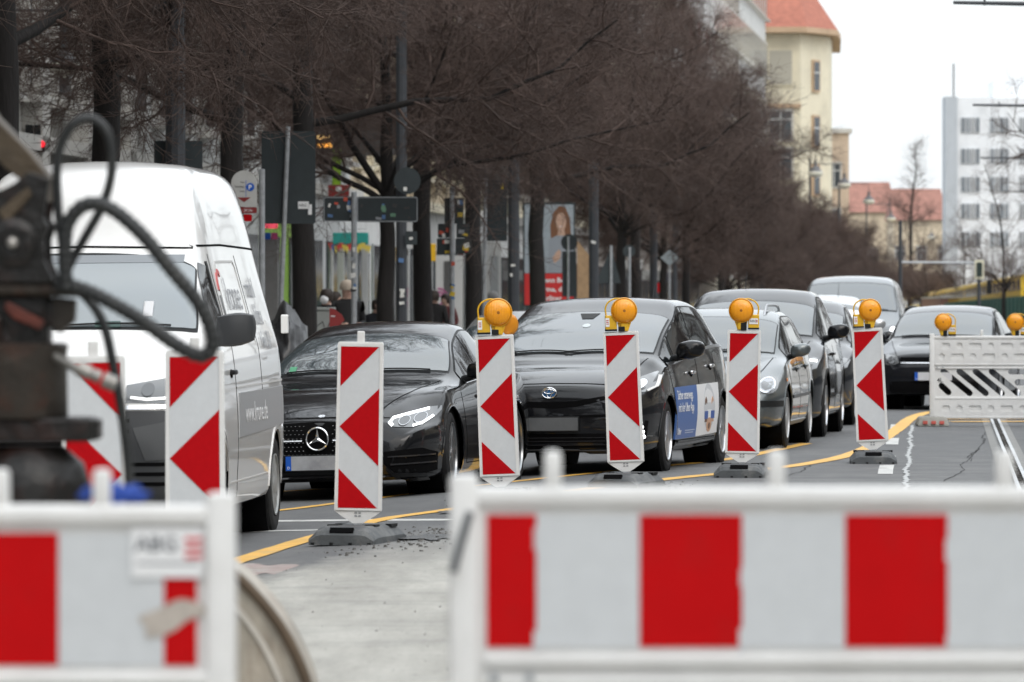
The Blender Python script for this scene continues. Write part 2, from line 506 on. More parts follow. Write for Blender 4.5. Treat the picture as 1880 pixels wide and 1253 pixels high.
# hairline cracks in the old asphalt
for seed, (d0, d1, u0) in enumerate(((44, 52, -2.1), (47, 58, -.75), (53, 66, -.6), (56, 62, -2.6), (42, 47, -.2))):
    R_ = random.Random(seed + 50); cp = []; u = u0; d = d0
    while d < d1:
        cp.append(su(u, d)); u += R_.gauss(0, .018); d += .35
    ribbon('road_crack', cp, [.006 + .010 * R_.random() for _ in cp], .003, mat('crack_black', (.03, .03, .03), .9), jitter=.3)
# steel edged channel on the right, running with the street
ribbon('channel_bed', [su(.135, 30), su(-0.795, 90)], 0.30, 0.004, mat('pale_channel_concrete', (0.21, 0.208, 0.2), 0.8, var=0.2, vscale=5))
t = thing('drain_channel', 'steel edged drain channel running along the road under the white plastic fence', 'drain', su(-0.35, 30))
t.location = (0, 0, 0)
mb = MB()
for off in (-0.035, 0.05):
    mb.add([su(.135 + off - .016, 30, 0.004), su(.135 + off + .016, 30, 0.004), su(-0.795 + off + .016, 90, 0.004), su(-0.795 + off - .016, 90, 0.004),
            su(.135 + off - .016, 30, 0.03), su(.135 + off + .016, 30, 0.03), su(-0.795 + off + .016, 90, 0.03), su(-0.795 + off - .016, 90, 0.03)],
           [(0, 1, 2, 3), (4, 5, 6, 7), (0, 1, 5, 4), (1, 2, 6, 5), (2, 3, 7, 6), (3, 0, 4, 7)])
mb.build('steel_edge', mat('bright_steel', (0.5, 0.51, 0.52), 0.5, 0.6, var=0.3, vscale=8), t)
mb = MB(); rnd = random.Random(3)
for k in range(110):
    d = 31 + k * 0.5; u = .135 - .0155 * (d - 30) + 0.008
    c = su(u, d, 0.012)
    mb.box(c, (0.03, rnd.uniform(.1, .3), 0.03), rnd.uniform(-.3, .3))
tag(mb.build('gravel_fill', mat('channel_gravel', (0.07, 0.065, 0.06), 0.9), t), kind='stuff')

# pavement on the far left side with its kerb, and the station island on the right
M_PAVE = mat('pavement_slabs', (0.24, 0.235, 0.225), 0.85, var=0.2, vscale=3, bump=0.2)
pv = MB(); a0, a1 = su(-9.75, -160), su(-9.75, 700); b0, b1 = su(-17.5, -160), su(-17.5, 700)
vs = [a0, a1, b1, b0]
pv.add([(p.x, p.y, -0.12) for p in vs] + [(p.x, p.y, 0.02) for p in vs], [(4, 5, 6, 7), (0, 1, 5, 4), (1, 2, 6, 5), (2, 3, 7, 6), (3, 0, 4, 7)])
tag(pv.build('pavement', M_PAVE), kind='structure')
kb = MB(); c0, c1 = su(-9.60, -160), su(-9.60, 700)
vs = [c0, c1, a1, a0]
kb.add([(p.x, p.y, -0.12) for p in vs] + [(p.x, p.y, 0.024) for p in vs], [(4, 5, 6, 7), (0, 1, 5, 4), (1, 2, 6, 5), (2, 3, 7, 6), (3, 0, 4, 7)])
tag(kb.build('kerb', mat('granite_kerb', (0.3, 0.3, 0.3), 0.8, var=0.2)), kind='structure')
# ------------------------------------------------------------------ roadworks: beacons, lamps, fences, excavator tool
def plate2d(name, loops, depth, m, parent, y=0.0, smooth=False):
    if len(loops) == 1:
        b = MB(); b.prism(loops[0], depth, Matrix.Translation((0, -depth / 2, 0))); o = b.build(name, m, parent, smooth)
    else:
        o = link(name, curve_mesh(name, loops, depth), m, parent, smooth)
    o.location.y = y
    return o


def make_beacon(label, px_top, px_bot, s, mirror=False, yaw=0.0, nub=False, base_yaw=0.0, worn=False):
    d = FPX / s
    x = (px_bot - 940) / s
    t = thing('guide_beacon', label, 'beacon', (x, d, gz(x - STREET * d)), 0, 'guide beacons along the yellow line')
    lean = math.atan2((px_top - px_bot) / s, 1.0)
    k = -1 if mirror else 1
    # rubber foot
    mb = MB()
    prof = [(-.215, 0.0), (.215, 0.0), (.215, .045), (.165, .10), (.135, .112), (-.135, .112), (-.165, .10), (-.215, .045)]
    M = Matrix.Rotation(base_yaw, 4, 'Z')
    n = len(prof); rows = []
    for yy, kk, zz in ((-.39, .96, .55), (-.36, 1, .8), (-.30, 1, 1), (.30, 1, 1), (.36, 1, .8), (.39, .96, .55)):
        rows.append([M @ Vector((a * kk, yy, b * zz)) for a, b in prof])
    vs = [p for r in rows for p in r]
    fs = [(r * n + i, r * n + (i + 1) % n, (r + 1) * n + (i + 1) % n, (r + 1) * n + i) for r in range(len(rows) - 1) for i in range(n)]
    fs += [tuple(range(n)), tuple((len(rows) - 1) * n + i for i in range(n))]
    mb.add(vs, fs)
    f = mb.build('foot', M_RUBBER, t)
    sl = MB()
    sl.box(M @ Vector((0, -.362, .086)), (.15, .030, .034), base_yaw, rad(-32))
    for xx in (-.12, .12):
        MB().box(M @ Vector((xx, -.1, .112)), (.07, .10, .012), base_yaw).build('grip_slot', M_BLACK, f)
        MB().box(M @ Vector((xx * 1.35, .2, .104)), (.04, .14, .02), base_yaw).build('grip_slot', M_BLACK, f)
    sl.build('grip_slot', M_DARK, f)  # solid block, near-black colour gives the shade of a recess
    for i in range(4):
        MB().box(M @ Vector((-.18 + i * .12, -.380, .008)), (.022, .03, .016), base_yaw).build('foot_cleat', M_BLACK, f)
    mb = MB(); mb.box((0, 0, .13), (.05, .045, .16)); mb.build('socket_post', M_GALV, t)
    # the panel, leaning as it was set down
    R = Matrix.Translation((0, 0, .1)) @ Euler((0, lean, yaw)).to_matrix().to_4x4() @ Matrix.Translation((0, 0, -.1))
    out = [(-.147, .200), (-.10, .165), (-.032, .122), (.032, .122), (.10, .165), (.147, .200)] + \
        [(.141, 1.235), (.133, 1.246), (-.133, 1.246), (-.141, 1.235)]
    p = plate2d('panel_frame', [out], .05, M_WHITE, t); p.matrix_local = R
    # raised rim
    inn = [(-.125, .215), (.125, .215), (.121, 1.217), (-.121, 1.217)]
    outr = [(-.146, .2015), (.146, .2015), (.140, 1.236), (-.140, 1.236)]
    r_ = plate2d('rim', [outr, inn], .07, M_WHITE, p)
    film = [(-.1245, .216), (.1245, .216), (.1205, 1.216), (-.1205, 1.216)]
    fp = plate2d('reflective_film', [film], .004, M_FILM, p, -.0285)
    H = 1.0
    X0, X1 = -.124 * k, .124 * k
    zf = lambda q: .2165 + q * (H - .001)
    tri = [[(X0 * .965, zf(1)), (X1 * .93, zf(1)), (X0 * .97, zf(.755))],
           [(X0 * .985, zf(.505)), (X1 * .975, zf(.742)), (X1 * .99, zf(.262))],
           [(X0 * .99, zf(.243)), (X0, zf(0)), (X1 * .96, zf(0))]]
    for q in tri:
        plate2d('red_field', [q], .003, M_RED, p, -.0325)
    for zc_ in (.168, .187):
        for xx in (-.012, .012):
            MB().box((xx, -.0265, zc_), (.016, .004, .009)).build('moulded_mark', mat('grey_print', (.25, .26, .27), .6), p)
    if nub:
        mb = MB(); mb.rbox((0, 0, 1.275), (.045, .04, .075), .006); mb.build('lamp_socket', M_WHITE, p)
    top = t.location + R @ Vector((0, 0, 1.246)); return t, top


def lens_material():
    m = M_AMBER; nt = m.node_tree; n = nt.nodes; l = nt.links
    tc = n.new('ShaderNodeTexCoord'); w = n.new('ShaderNodeTexWave'); w.bands_direction = 'X'
    w.inputs['Scale'].default_value = 26; l.new(tc.outputs['Object'], w.inputs[0])
    bp = n.new('ShaderNodeBump'); bp.inputs['Strength'].default_value = .4; bp.inputs['Distance'].default_value = .004
    l.new(w.outputs[0], bp.inputs['Height']); l.new(bp.outputs[0], n['Principled BSDF'].inputs['Normal'])


lens_material()


def make_lamp(label, loc, flip=False, yaw=0.0, second=False, sticker=None, tilt=0.0):
    """yellow flashing lamp: round lens, battery box beside it, carrying loop"""
    t = thing('warning_lamp', label, 'lamp', loc, yaw, 'warning lamps on the roadworks')
    t.rotation_euler = (0, tilt, yaw)
    k = -1 if flip else 1
    cx, cz = .028 * k, .165
    F = Matrix.Translation((cx, -.03, cz)) @ Matrix.Rotation(rad(90), 4, 'X')
    ln = MB(); ln.lathe([(.0, .052), (.02, .0515), (.05, .047), (.075, .038), (.092, .024), (.098, .008), (.098, 0)], 40, F)
    L = ln.build('lens', M_AMBER, t, True, 60)
    ct = MB(); ct.lathe([(0, .0545), (.010, .054), (.013, .050)], 12, F); ct.build('bulb_boss', mat('lens_centre', (.35, .12, .005), .3), L)
    rm = MB(); rm.lathe([(.098, -.002), (.105, 0), (.107, .012), (.103, .02), (.0985, .021), (.0985, .006)], 40, F)
    rm.build('lens_ring', mat('amber_ring', (.72, .33, .012), .35), t, True, 50)
    bk = MB(); bk.lathe([(.1, -.004), (.103, -.012), (.085, -.03), (.04, -.045), (0, -.048)], 32, F)
    bk.build('lens_back', M_YELLOW if not second else M_AMBER, t, True, 50)
    nk = MB(); nk.prism([(cx - .03, .0), (cx + .03, .0), (cx + .055, .07), (cx - .055, .07)], .05, Matrix.Translation((0, -.03, 0)))
    nk.rbox((cx, -.01, .035), (.056, .07, .068), .006)
    nk.build('neck', M_YELLOW if not flip else M_YELLOW, t)
    st = MB(); st.rbox((cx * (0.2 if not flip else 0.2), -.02, .02 if not flip else .035), (.05, .055, .04 if not flip else .075), .004)
    st.build('clamp', M_BLACK, t)
    bx = MB(); bx.rbox((-.078 * k, 0, .072), (.092, .07, .118), .008)
    B = bx.build('battery_box', M_YELLOW, t)
    lo = MB(); lo.rbox((-.078 * k, 0, .012), (.094, .072, .016), .003); lo.build('box_foot', M_BLACK, B)
    hd = MB()
    P = smooth_path([(-.115 * k, -.005, .13), (-.118 * k, -.005, .19), (-.095 * k, -.005, .235), (-.045 * k, -.005, .262), (0.0, -.005, .262), (.03 * k, -.01, .255)], 5)
    hd.tube(P, .0065, 6); hd.build('carrying_loop', M_YELLOW, t, True)
    sk = MB(); sk.box((-.078 * k - (.030 if not flip else 0), -.0365, .075), (.032 if not flip else .075, .003, .07 if not flip else .05))
    S = sk.build('maker_sticker', M_PAPER, B)
    if flip:
        lettering('ABG', .030, (-.078 * k - .033, -.0385, .066), M_INK, S, .0005)
        bb = MB()
        for i in range(2): bb.box((-.078 * k + .026, -.0385, .069 + .012 * i), (.016, .001, .006))
        bb.build('logo_bar', M_RED, S)
    else:
        bb = MB()
        for i in range(3): bb.box((-.078 * k - .03, -.0385, .062 + .014 * i), (.02, .001, .006))
        bb.build('logo_bar', M_RED, S)
    if second:
        F2 = Matrix.Translation((.115, .03, .075)) @ Matrix.Rotation(rad(35), 4, 'Z') @ Matrix.Rotation(rad(90), 4, 'X')
        l2 = MB(); l2.lathe([(.0, .03), (.05, .025), (.075, .015), (.082, 0), (.06, -.03), (0, -.045)], 30, F2)
        l2.build('rear_lens', mat('amber_dark', (.65, .24, .01), .3), t, True, 60)
    return t


BEACONS = [
    ('red and white arrow beacon behind the excavator tool, its arrow pointing at the white van', 172, 176, 414, True, rad(2), True),
    ('red and white arrow beacon beside the mirror of the white van, arrow pointing left', 358, 360, 376, False, rad(-3), True),
    ('red and white arrow beacon without lamp in front of the black coupe bonnet', 662, 657, 296, False, rad(-3), True),
    ('red and white arrow beacon with yellow lamp between the black coupe and the black taxi', 909, 919, 248, False, rad(-5), False),
    ('red and white arrow beacon with yellow lamp in front of the black taxi headlight', 1141, 1150, 229, False, rad(-5), False),
    ('red and white arrow beacon with lettered yellow lamp in front of the grey estate car', 1366, 1362, 216, False, rad(-3), False),
    ('red and white arrow beacon with yellow lamp at the bend of the yellow line', 1593, 1603, 198.7, False, rad(-6), False),
]
LAMPS = {3: ('amber flashing lamp with a second lens behind, on the beacon beside the black coupe', False, rad(4), True, -.02),
         4: ('amber flashing lamp with battery box towards the bonnet of the black taxi', False, rad(3), False, -.03),
         5: ('amber flashing lamp with lettered battery box before the grey estate car', True, rad(-3), False, .01),
         6: ('amber flashing lamp on the beacon at the bend of the yellow line', False, rad(5), False, -.03)}
for i, (lab, a, b_, s, mir, yaw, nub) in enumerate(BEACONS):
    t, top = make_beacon(lab, a, b_, s, mir, yaw, nub, base_yaw=rad((8, -4, -14, -10, -18, -6, -3)[i]))
    if i in LAMPS:
        ll, fl, yw, sec, tl = LAMPS[i]
        make_lamp(ll, top, fl, yw, sec, tilt=tl)


def make_fence(label, loc, rz, back=False, posts=(0,), slots=True, foot=True, nubs=(.177, .623, 1.079, 1.535)):
    t = thing('barrier_fence', label, 'barrier', loc, rz, 'plastic roadworks fences')
    t.scale.z = 1.056
    L = 2.1
    # slotted plate
    holes = []
    w = .072
    def slot(xa, za, xb, zb):
        n_ = Vector((xb - xa, 0, zb - za)).normalized(); pe = Vector((-n_.z, 0, n_.x)) * w / 2
        q = [Vector((xa, 0, za)) + pe, Vector((xb, 0, zb)) + pe]
        out = []
        for (cx, cz), a0 in (((xb, zb), 0), ((xa, za), math.pi)):
            base = math.atan2(n_.z, n_.x) + a0
            for j in range(5):
                a = base - math.pi / 2 + math.pi * j / 4
                out.append((cx + w / 2 * math.cos(a), cz + w / 2 * math.sin(a)))
        return out
    zt, zb = .625, .375
    for i in range(-1, 3):
        x0 = .33 + .194 * i; x1 = x0 + .32; z0 = zt
        if x0 < .115:
            z0 = zt - (.115 - x0) * (zt - zb) / .32; x0 = .115
        holes.append(slot(x0, z0, x1, zb))
    holes.append(slot(.115, .46, .20, zb + .01))
    holes.append(slot(.95, zt, 1.25, zt)); holes.append(slot(1.03, .50, 1.26, .50))
    for i in range(0, 2):
        x0 = 1.80 - .194 * i; x1 = x0 - .32
        holes.append(slot(x0, zt, x1, zb))
    holes.append(slot(1.985, .60, 1.80, zb + .09))
    if back:
        pass
    plate2d('slotted_panel', [rrect(0.0, .085, L, 1.0, .012)] + (holes if slots else []), .022, M_WHITE, t)
    # pocketed stiffening on the rear face
    yb = -.019 if back else .019
    pk = []
    def pockets(z, first, up):
        x = .115 if first else .07
        k = 0
        while x < L - .12:
            if (k + (0 if first else 1)) % 2 == 0:
                wd = .10 if k == 0 else .15
                pk.append(rrect(x, z - .034, x + wd, z + .034, .02, 3)); x += wd + .07
            else:
                pk.append(circle(x + .045, z, .038, 12)); x += .09 + .07
            k += 1
    pockets(.915, True, True); pockets(.795, False, True); pockets(.20, True, False)
    up = plate2d('pocket_plate', [rrect(.02, .70, L - .02, .985, .012)] + [p for p in pk if p[0][1] > .6], .016, M_WHITE, t, yb)
    lo = plate2d('pocket_plate', [rrect(.02, .10, L - .02, .30, .012)] + [p for p in pk if p[0][1] < .6], .016, M_WHITE, t, yb)
    rl = MB()
    rl.rbox((L / 2, 0, 1.012), (L - .03, .055, .040), .014, 3); rl.build('top_rail', M_WHITE, t, True, 40)
    for zz, hh in ((.704, .026), (.664, .024), (.315, .03), (.10, .035)):
        rl = MB(); rl.rbox((L / 2 + .01, 0, zz), (L - .06, .06, hh), .009, 2); rl.build('cross_rail', M_WHITE, t, True, 40)
    for xx in nubs:
        nb = MB(); nb.rbox((xx, 0, 1.062), (.036, .036, .075), .008, 2, taper=.93); nb.build('lamp_socket', M_WHITE, t, True, 40)
    for xx in posts:
        ps = MB(); ps.rbox((xx, 0, .53), (.058, .062, 1.05), .012, 2); P = ps.build('end_post', M_WHITE, t, True, 40)
        sx = 1 if xx < 1 else -1
        for q in (.06, .13):
            MB().lathe([(.0, .004), (.009, .003), (.010, -.003)], 10, Matrix.Translation((xx + sx * q, -.033, .672)) @ Matrix.Rotation(rad(90), 4, 'X')).build('bolt', M_GALV, t)
    if not back:
        x = .045; wds = [.10] + [.205] * 9 + [.10]; wds[-1] = L - .045 - x - sum(wds[:-1])
        for i, wd in enumerate(wds):
            plate2d('red_stripe' if i % 2 == 0 else 'white_stripe', [[(x, .729), (x + wd - .001, .729), (x + wd - .001, .979), (x, .979)]], .004,
                    M_RED_NEAR if i % 2 == 0 else M_FILM, t, -.0145)
            x += wd
    if foot:
        for xx in (.0, L):
            ft = MB(); ft.rbox((xx, 0, .055), (.40, .80, .11), .03, 2, taper=.8)
            F_ = ft.build('foot', mat('dirty_recycled_foot', (.27, .265, .24), .85, var=.2, vscale=6, bump=.4), t)
            for i in range(3): MB().box((xx - .10 + i * .10, -.385, .045), (.055, .03, .035), rx=rad(-12)).build('red_reflector', mat('worn_red_mark', (.5, .08, .06), .6, var=.2), F_)
    return t


M_RED_NEAR = mat('red_fence_film', (0.53, 0.005, 0.007), 0.5, spec=0.06, var=0.05, vscale=6, dirt=(.42, .014, .014), dirt_amt=.5, dscale=8)

# the fence at lower right
d = FPX / 920
fr = make_fence('red and white striped fence standing right of the rusty bucket, latch hanging on its post', ((852 - 940) / 920, d, 0), rad(0.6))
lt = MB(); a, b_ = Vector((-.02, -.035, .93)), Vector((-.055, -.05, .85))
lt.tube([(.012, -.04, .985), (-.006, -.045, .93), (-.022, -.05, .872)], .008, 8)
lt.build('latch', mat('dark_latch', (.09, .10, .11), .5), fr, True)
# worn film edges
wr = MB(); rnd = random.Random(5)
for xx in (.145, .555, .965):
    zz = .74
    while zz < .95:
        h = rnd.uniform(.02, .05); wr.box((xx + .045 - .045 - rnd.uniform(0, .004), -.0172, zz), (rnd.uniform(.004, .009), .0012, h)); zz += h + rnd.uniform(.06, .16)
tag(wr.build('torn_film_edge', M_FILM, fr), kind='stuff')

# the fence at lower left with the maker's sticker
d = FPX / 940
fl = make_fence('red and white striped fence with white lettered sticker below the excavator tool', ((408 - 940) / 940 - 2.1, d, 0), rad(-1.0), posts=(2.1,), nubs=(2.1 - 1.35, 2.1 - .905, 2.1 - .43, 2.1 - .232))
fl.scale.z = 1.03
sx = 2.1
stick = MB(); stick.box((sx - .103, -.0205, .942), (.140, .003, .094)); ST = stick.build('sticker', M_PAPER, fl)
lettering('ABG', .042, (sx - .166, -.0225, .945), mat('faded_print', (.12, .13, .15), .6), ST, .0006, 1.0, bold=.0007)
bb = MB()
for i in range(3): bb.box((sx - .052, -.0225, .935 + .016 * i), (.034, .0012, .009))
bb.build('logo_bar', mat('faded_red', (.62, .08, .09), .6), ST)
bb = MB(); bb.box((sx - .103, -.0225, .922), (.12, .0012, .003)); bb.build('small_print', mat('faded_print', (.12, .13, .15)), ST)
gl = MB()
vs = [(sx - .10 + .062 * (1 + .25 * math.sin(3 * a + 1)) * math.cos(a), -.0195, .818 + .028 * (1 + .3 * math.sin(2 * a)) * math.sin(a) + .012 * math.cos(a)) for a in [2 * math.pi * k / 28 for k in range(28)]]
gl.add(vs, [tuple(range(28))]); gl.build('glue_smear', mat('glue', (.50, .45, .40), .7, var=.2, vscale=20), fl)
# blue cloth caught on the fence
bm = bmesh.new(); bmesh.ops.create_icosphere(bm, subdivisions=4, radius=1)
rn = random.Random(2)
from mathutils import noise as mnoise
for v in bm.verts:
    c = v.co.copy(); q = 1 + .35 * mnoise.noise(c * 2.1) + .12 * mnoise.noise(c * 6)
    v.co = Vector((c.x * .062 * q + .012 * c.z, c.y * .035 * q, max(c.z, -.45) * .024 * q + (.006 if c.x < -.1 else -.002)))
me = bpy.data.meshes.new('blue_cloth'); bm.to_mesh(me); bm.free()
bc = link('blue_cloth', me, mat('blue_fabric', (.02, .06, .30), .85, var=.25, vscale=20), None, True, 180)
q = at(208, 921, FPX / 940); bc.location = (q.x, q.y + .0, 1.078)
tag(bc, 'crumpled blue cloth lying on top of the lettered striped fence', 'cloth')

# the white fence at the end of the works, seen from behind, with two lamps
rf = make_fence('white plastic fence seen from behind with diagonal slots before the black hatchback', ((1711 - 940) / 152, FPX / 152, 0), rad(-1.5), back=True, nubs=(.16, .60, 1.05, 1.5))
lettering('4L', .07, (.06, -.0125, .50), M_INK, rf, .0006, bold=.001)
for px, lab in ((1736, 'amber lamp on the corner of the white slotted fence'), (1868, 'amber lamp on the middle of the white slotted fence')):
    q = at(px, 619, FPX / 152); make_lamp(lab, (q.x, q.y + .0, 1.090), True, rad(-4))

# ------------------------------------------------------------------ excavator tool with its hoses
D_EX = 20.0
M_GREASE = mat('greasy_black_steel', (.010, .0095, .009), .4, .3, var=.5, vscale=6, dirt=(.07, .022, .014), dirt_amt=.5, dscale=5, bump=.4, bscale=20)
M_RUSTY = mat('rusty_worn_steel', (.040, .033, .027), .5, .4, var=.4, vscale=7, dirt=(.11, .035, .02), dirt_amt=.6, dscale=6, bump=.4, bscale=25)
M_BOOM = mat('muddy_boom_steel', (.075, .055, .034), .55, .3, var=.35, vscale=6, dirt=(.03, .025, .02), dirt_amt=.8, dscale=4, bump=.3)
M_HOSE = mat('hose_rubber', (.016, .018, .019), .5, bump=.2, bscale=50, dirt=(.06, .06, .055), dirt_amt=.5, dscale=8)
org = at(60, 1319, D_EX); org.z = 0
ex = thing('excavator', 'rusty black excavator arm tool with looping hydraulic hoses in front of the white van', 'excavator', org)


def E(px, py, dy=0.0):
    p = at(px, py, D_EX); return Vector((p.x - org.x, dy, p.z))


def eprism(poly, y0, y1, m, name, bev=.006):
    mb = MB(); P = [E(*p) for p in poly]
    mb.prism([(p.x, p.z) for p in P], y1 - y0, Matrix.Translation((0, y0, 0)))
    o = mb.build(name, m, ex)
    md = o.modifiers.new('bevel', 'BEVEL'); md.width = bev; md.segments = 2; md.limit_method = 'ANGLE'
    return o


eprism([(-160, 60), (-100, 60), (-5, 214), (60, 280), (99, 330), (90, 372), (62, 345), (30, 322), (-8, 288), (-170, 150)], -.16, .16, M_BOOM, 'boom')
for y0 in (-.19, .13):
    eprism([(62, 318), (98, 330), (88, 402), (97, 416), (88, 440), (90, 480), (108, 520), (-90, 520), (-80, 330), (8, 352), (32, 340)], y0, y0 + .05, M_GREASE, 'link_plate')
eprism([(-40, 360), (55, 380), (70, 510), (-60, 510)], -.12, .12, M_GREASE, 'quick_coupler')
eprism([(6, 390), (60, 345), (68, 360), (20, 415)], -.21, -.17, M_BOOM, 'strap')
F = Matrix.Translation(E(33, 447, -.19)) @ Matrix.Rotation(rad(90), 4, 'X')
mb = MB(); mb.lathe([(.085, -.01), (.085, .02), (.07, .03), (.05, .032), (.048, .018), (.0, .018)], 28, F); pin = mb.build('pin', M_GREASE, ex, True)
mb = MB(); mb.lathe([(.0, .05), (.016, .046), (.021, .03), (.021, .018)], 16, F); mb.build('pin_bolt', mat('worn_bolt', (.45, .43, .40), .4, .8), pin, True)
mb = MB(); mb.tube([E(-60, 528, -.14), E(150, 530, -.14)], .030, 12); mb.rbox(E(40, 532, .02), (.40, .30, .05), .01)
mb.build('cross_plate', M_RUSTY, ex, True)
mb = MB(); mb.rbox(E(30, 590, 0), (.24, .22, .20), .02); mb.rbox(E(100, 575, -.02), (.09, .15, .10), .015); mb.rbox(E(-20, 610, -.1), (.12, .1, .12), .02)
mb.build('valve_block', M_GREASE, ex)
eprism([(18, 552), (60, 575), (88, 590), (80, 606), (30, 585), (14, 566)], -.15, -.11, mat('orange_red_paint', (.10, .018, .009), .6, var=.5, vscale=20), 'red_bracket')
eprism([(100, 545), (142, 550), (140, 590), (112, 612), (100, 600)], -.1, .0, M_RUSTY, 'side_bracket')
c = E(25, 700, 0)
mb = MB(); mb.lathe([(.0, -.13), (.185, -.13), (.192, -.12), (.188, .10), (.195, .125), (.18, .135), (0, .135)], 40, Matrix.Translation(c)); mb.build('rotator_drum', M_RUSTY, ex, True, 40)
mb = MB(); mb.rbox(E(45, 788, 0), (.50, .30, .085), .012); mb.rbox(E(172, 788, 0), (.05, .2, .075), .01); mb.build('flange', M_GREASE, ex)
mb = MB(); c = E(55, 960, 0)
mb.lathe([(.0, .27), (.12, .27), (.19, .21), (.215, .12), (.21, 0), (.16, -.10), (.10, -.30), (.085, -.45), (.05, -.58), (.0, -1.03)], 32, Matrix.Translation(c))
mb.build('grab_body', M_GREASE, ex, True, 40)
mb = MB(); mb.tube([E(-60, 630, -.16), E(20, 642, -.17), E(70, 640, -.12)], .016, 8); mb.build('steel_braid', M_ALLOY, ex, True)


def corrugated(path, r, amp, pitch):
    out = []; rs = []; s = 0; last = path[0]
    for p in path:
        s += (p - last).length; last = p
        out.append(p); rs.append(r + amp * math.sin(2 * math.pi * s / pitch))
    return out, rs


def edense(pts, n=26):
    return smooth_path([E(*p) for p in pts], n)


mb = MB(); mb.tube(edense([(128, 520, -.1), (122, 470, -.12), (112, 380, -.14), (113, 290, -.16), (138, 235, -.18), (175, 221, -.18), (205, 250, -.18), (212, 310, -.17), (196, 375, -.16),
                           (160, 440, -.14), (132, 490, -.12), (120, 530, -.1)], 8), .0165, 10)
mb.build('thin_hose', M_HOSE, ex, True, 180)
p, r = corrugated(edense([(130, 530, -.2), (128, 470, -.22), (134, 415, -.24), (165, 380, -.26), (210, 384, -.28), (268, 430, -.30), (325, 498, -.3), (372, 556, -.28), (396, 610, -.26), (394, 642, -.25),
                          (372, 652, -.24), (330, 632, -.24), (270, 590, -.22), (210, 555, -.2), (160, 532, -.18), (110, 522, -.16)], 26), .0250, .0020, .030)
mb = MB(); mb.tube(p, r, 12); mb.build('spiral_hose', M_HOSE, ex, True, 180)
mb = MB(); mb.tube(edense([(120, 520, .1), (160, 552, .1), (188, 600, .1), (206, 680, .1), (222, 770, .1), (232, 860, .1), (236, 960, .1), (225, 1080, .1), (150, 1130, .05), (70, 1090, .0)], 8), .0175, 10)
mb.build('drain_hose', M_HOSE, ex, True, 180)
mb = MB(); mb.tube(edense([(105, 655, -.1), (150, 678, -.15), (185, 690, -.17)], 6), .017, 10)
for a, b_, r in ((150, 172, .026), (176, 190, .022), (196, 218, .028)):
    f0 = lambda x: E(x, 675 + (x - 150) * .45, -.16)
    mb.tube([f0(a), f0(b_)], r, 10)
mb.build('hose_coupling', mat('dull_coupling', (.3, .29, .27), .4, .7, var=.3), ex, True, 40)
ex.scale = (.8, .8, .8); ex.location = (org.x * .8, D_EX * .8, CAM_H * .2)

# steel bucket behind the left fence
D_BU = 17.0; org2 = at(430, 1452, D_BU); org2.z = 0
bu = thing('excavator_bucket', 'worn beige steel bucket with curved back beside the lettered striped fence', 'bucket', org2)
def B_(px, py):
    p = at(px, py, D_BU); return (p.x - org2.x, p.z)
arc = [(B_(*p)) for p in [(250, 1030), (330, 1020), (390, 1030), (436, 1056), (482, 1102), (520, 1152), (548, 1204), (569, 1258), (583, 1320), (590, 1380), (584, 1452)]]
ap = smooth_path([(x, 0, z) for x, z in arc], 5)
poly = [(p.x, p.z) for p in ap] + [B_(250, 1452)]
mb = MB(); mb.prism(poly, .55); bo = mb.build('shell', mat('worn_beige_steel', (.42, .38, .32), .5, .25, var=.35, vscale=3.5, dirt=(.20, .13, .08), dirt_amt=.85, dscale=3, stretch=(2.4, 1, 1)), bu)
mb = MB(); mb.tube([Vector((p.x - .006, -.012, p.z)) for p in ap], .016, 8); mb.build('rim', mat('brown_rim', (.10, .07, .045), .6, .3, var=.3), bu, True)
mb = MB(); mb.tube([Vector((p.x - .075, -.006, p.z - .028)) for p in ap[:-6]], .010, 6); mb.build('weld_bead', mat('pale_steel', (.6, .57, .52), .4, .4, var=.2), bu, True)
# ------------------------------------------------------------------ vehicles
def pchip(tab):
    x = np.array([a for a, _ in tab], float); y = np.array([b for _, b in tab], float)
    h = np.diff(x); dl = np.diff(y) / h
    m = np.zeros_like(y)
    for i in range(1, len(x) - 1):
        if dl[i - 1] * dl[i] > 0:
            w1 = 2 * h[i] + h[i - 1]; w2 = h[i] + 2 * h[i - 1]
            m[i] = (w1 + w2) / (w1 / dl[i - 1] + w2 / dl[i])
    m[0], m[-1] = dl[0], dl[-1]

    def f(q):
        q = min(max(q, x[0]), x[-1]); i = int(min(np.searchsorted(x, q, 'right') - 1, len(x) - 2)); i = max(i, 0)
        t = (q - x[i]) / h[i]
        return float((2 * t**3 - 3 * t**2 + 1) * y[i] + (t**3 - 2 * t**2 + t) * h[i] * m[i] + (-2 * t**3 + 3 * t**2) * y[i + 1] + (t**3 - t**2) * h[i] * m[i + 1])
    return f


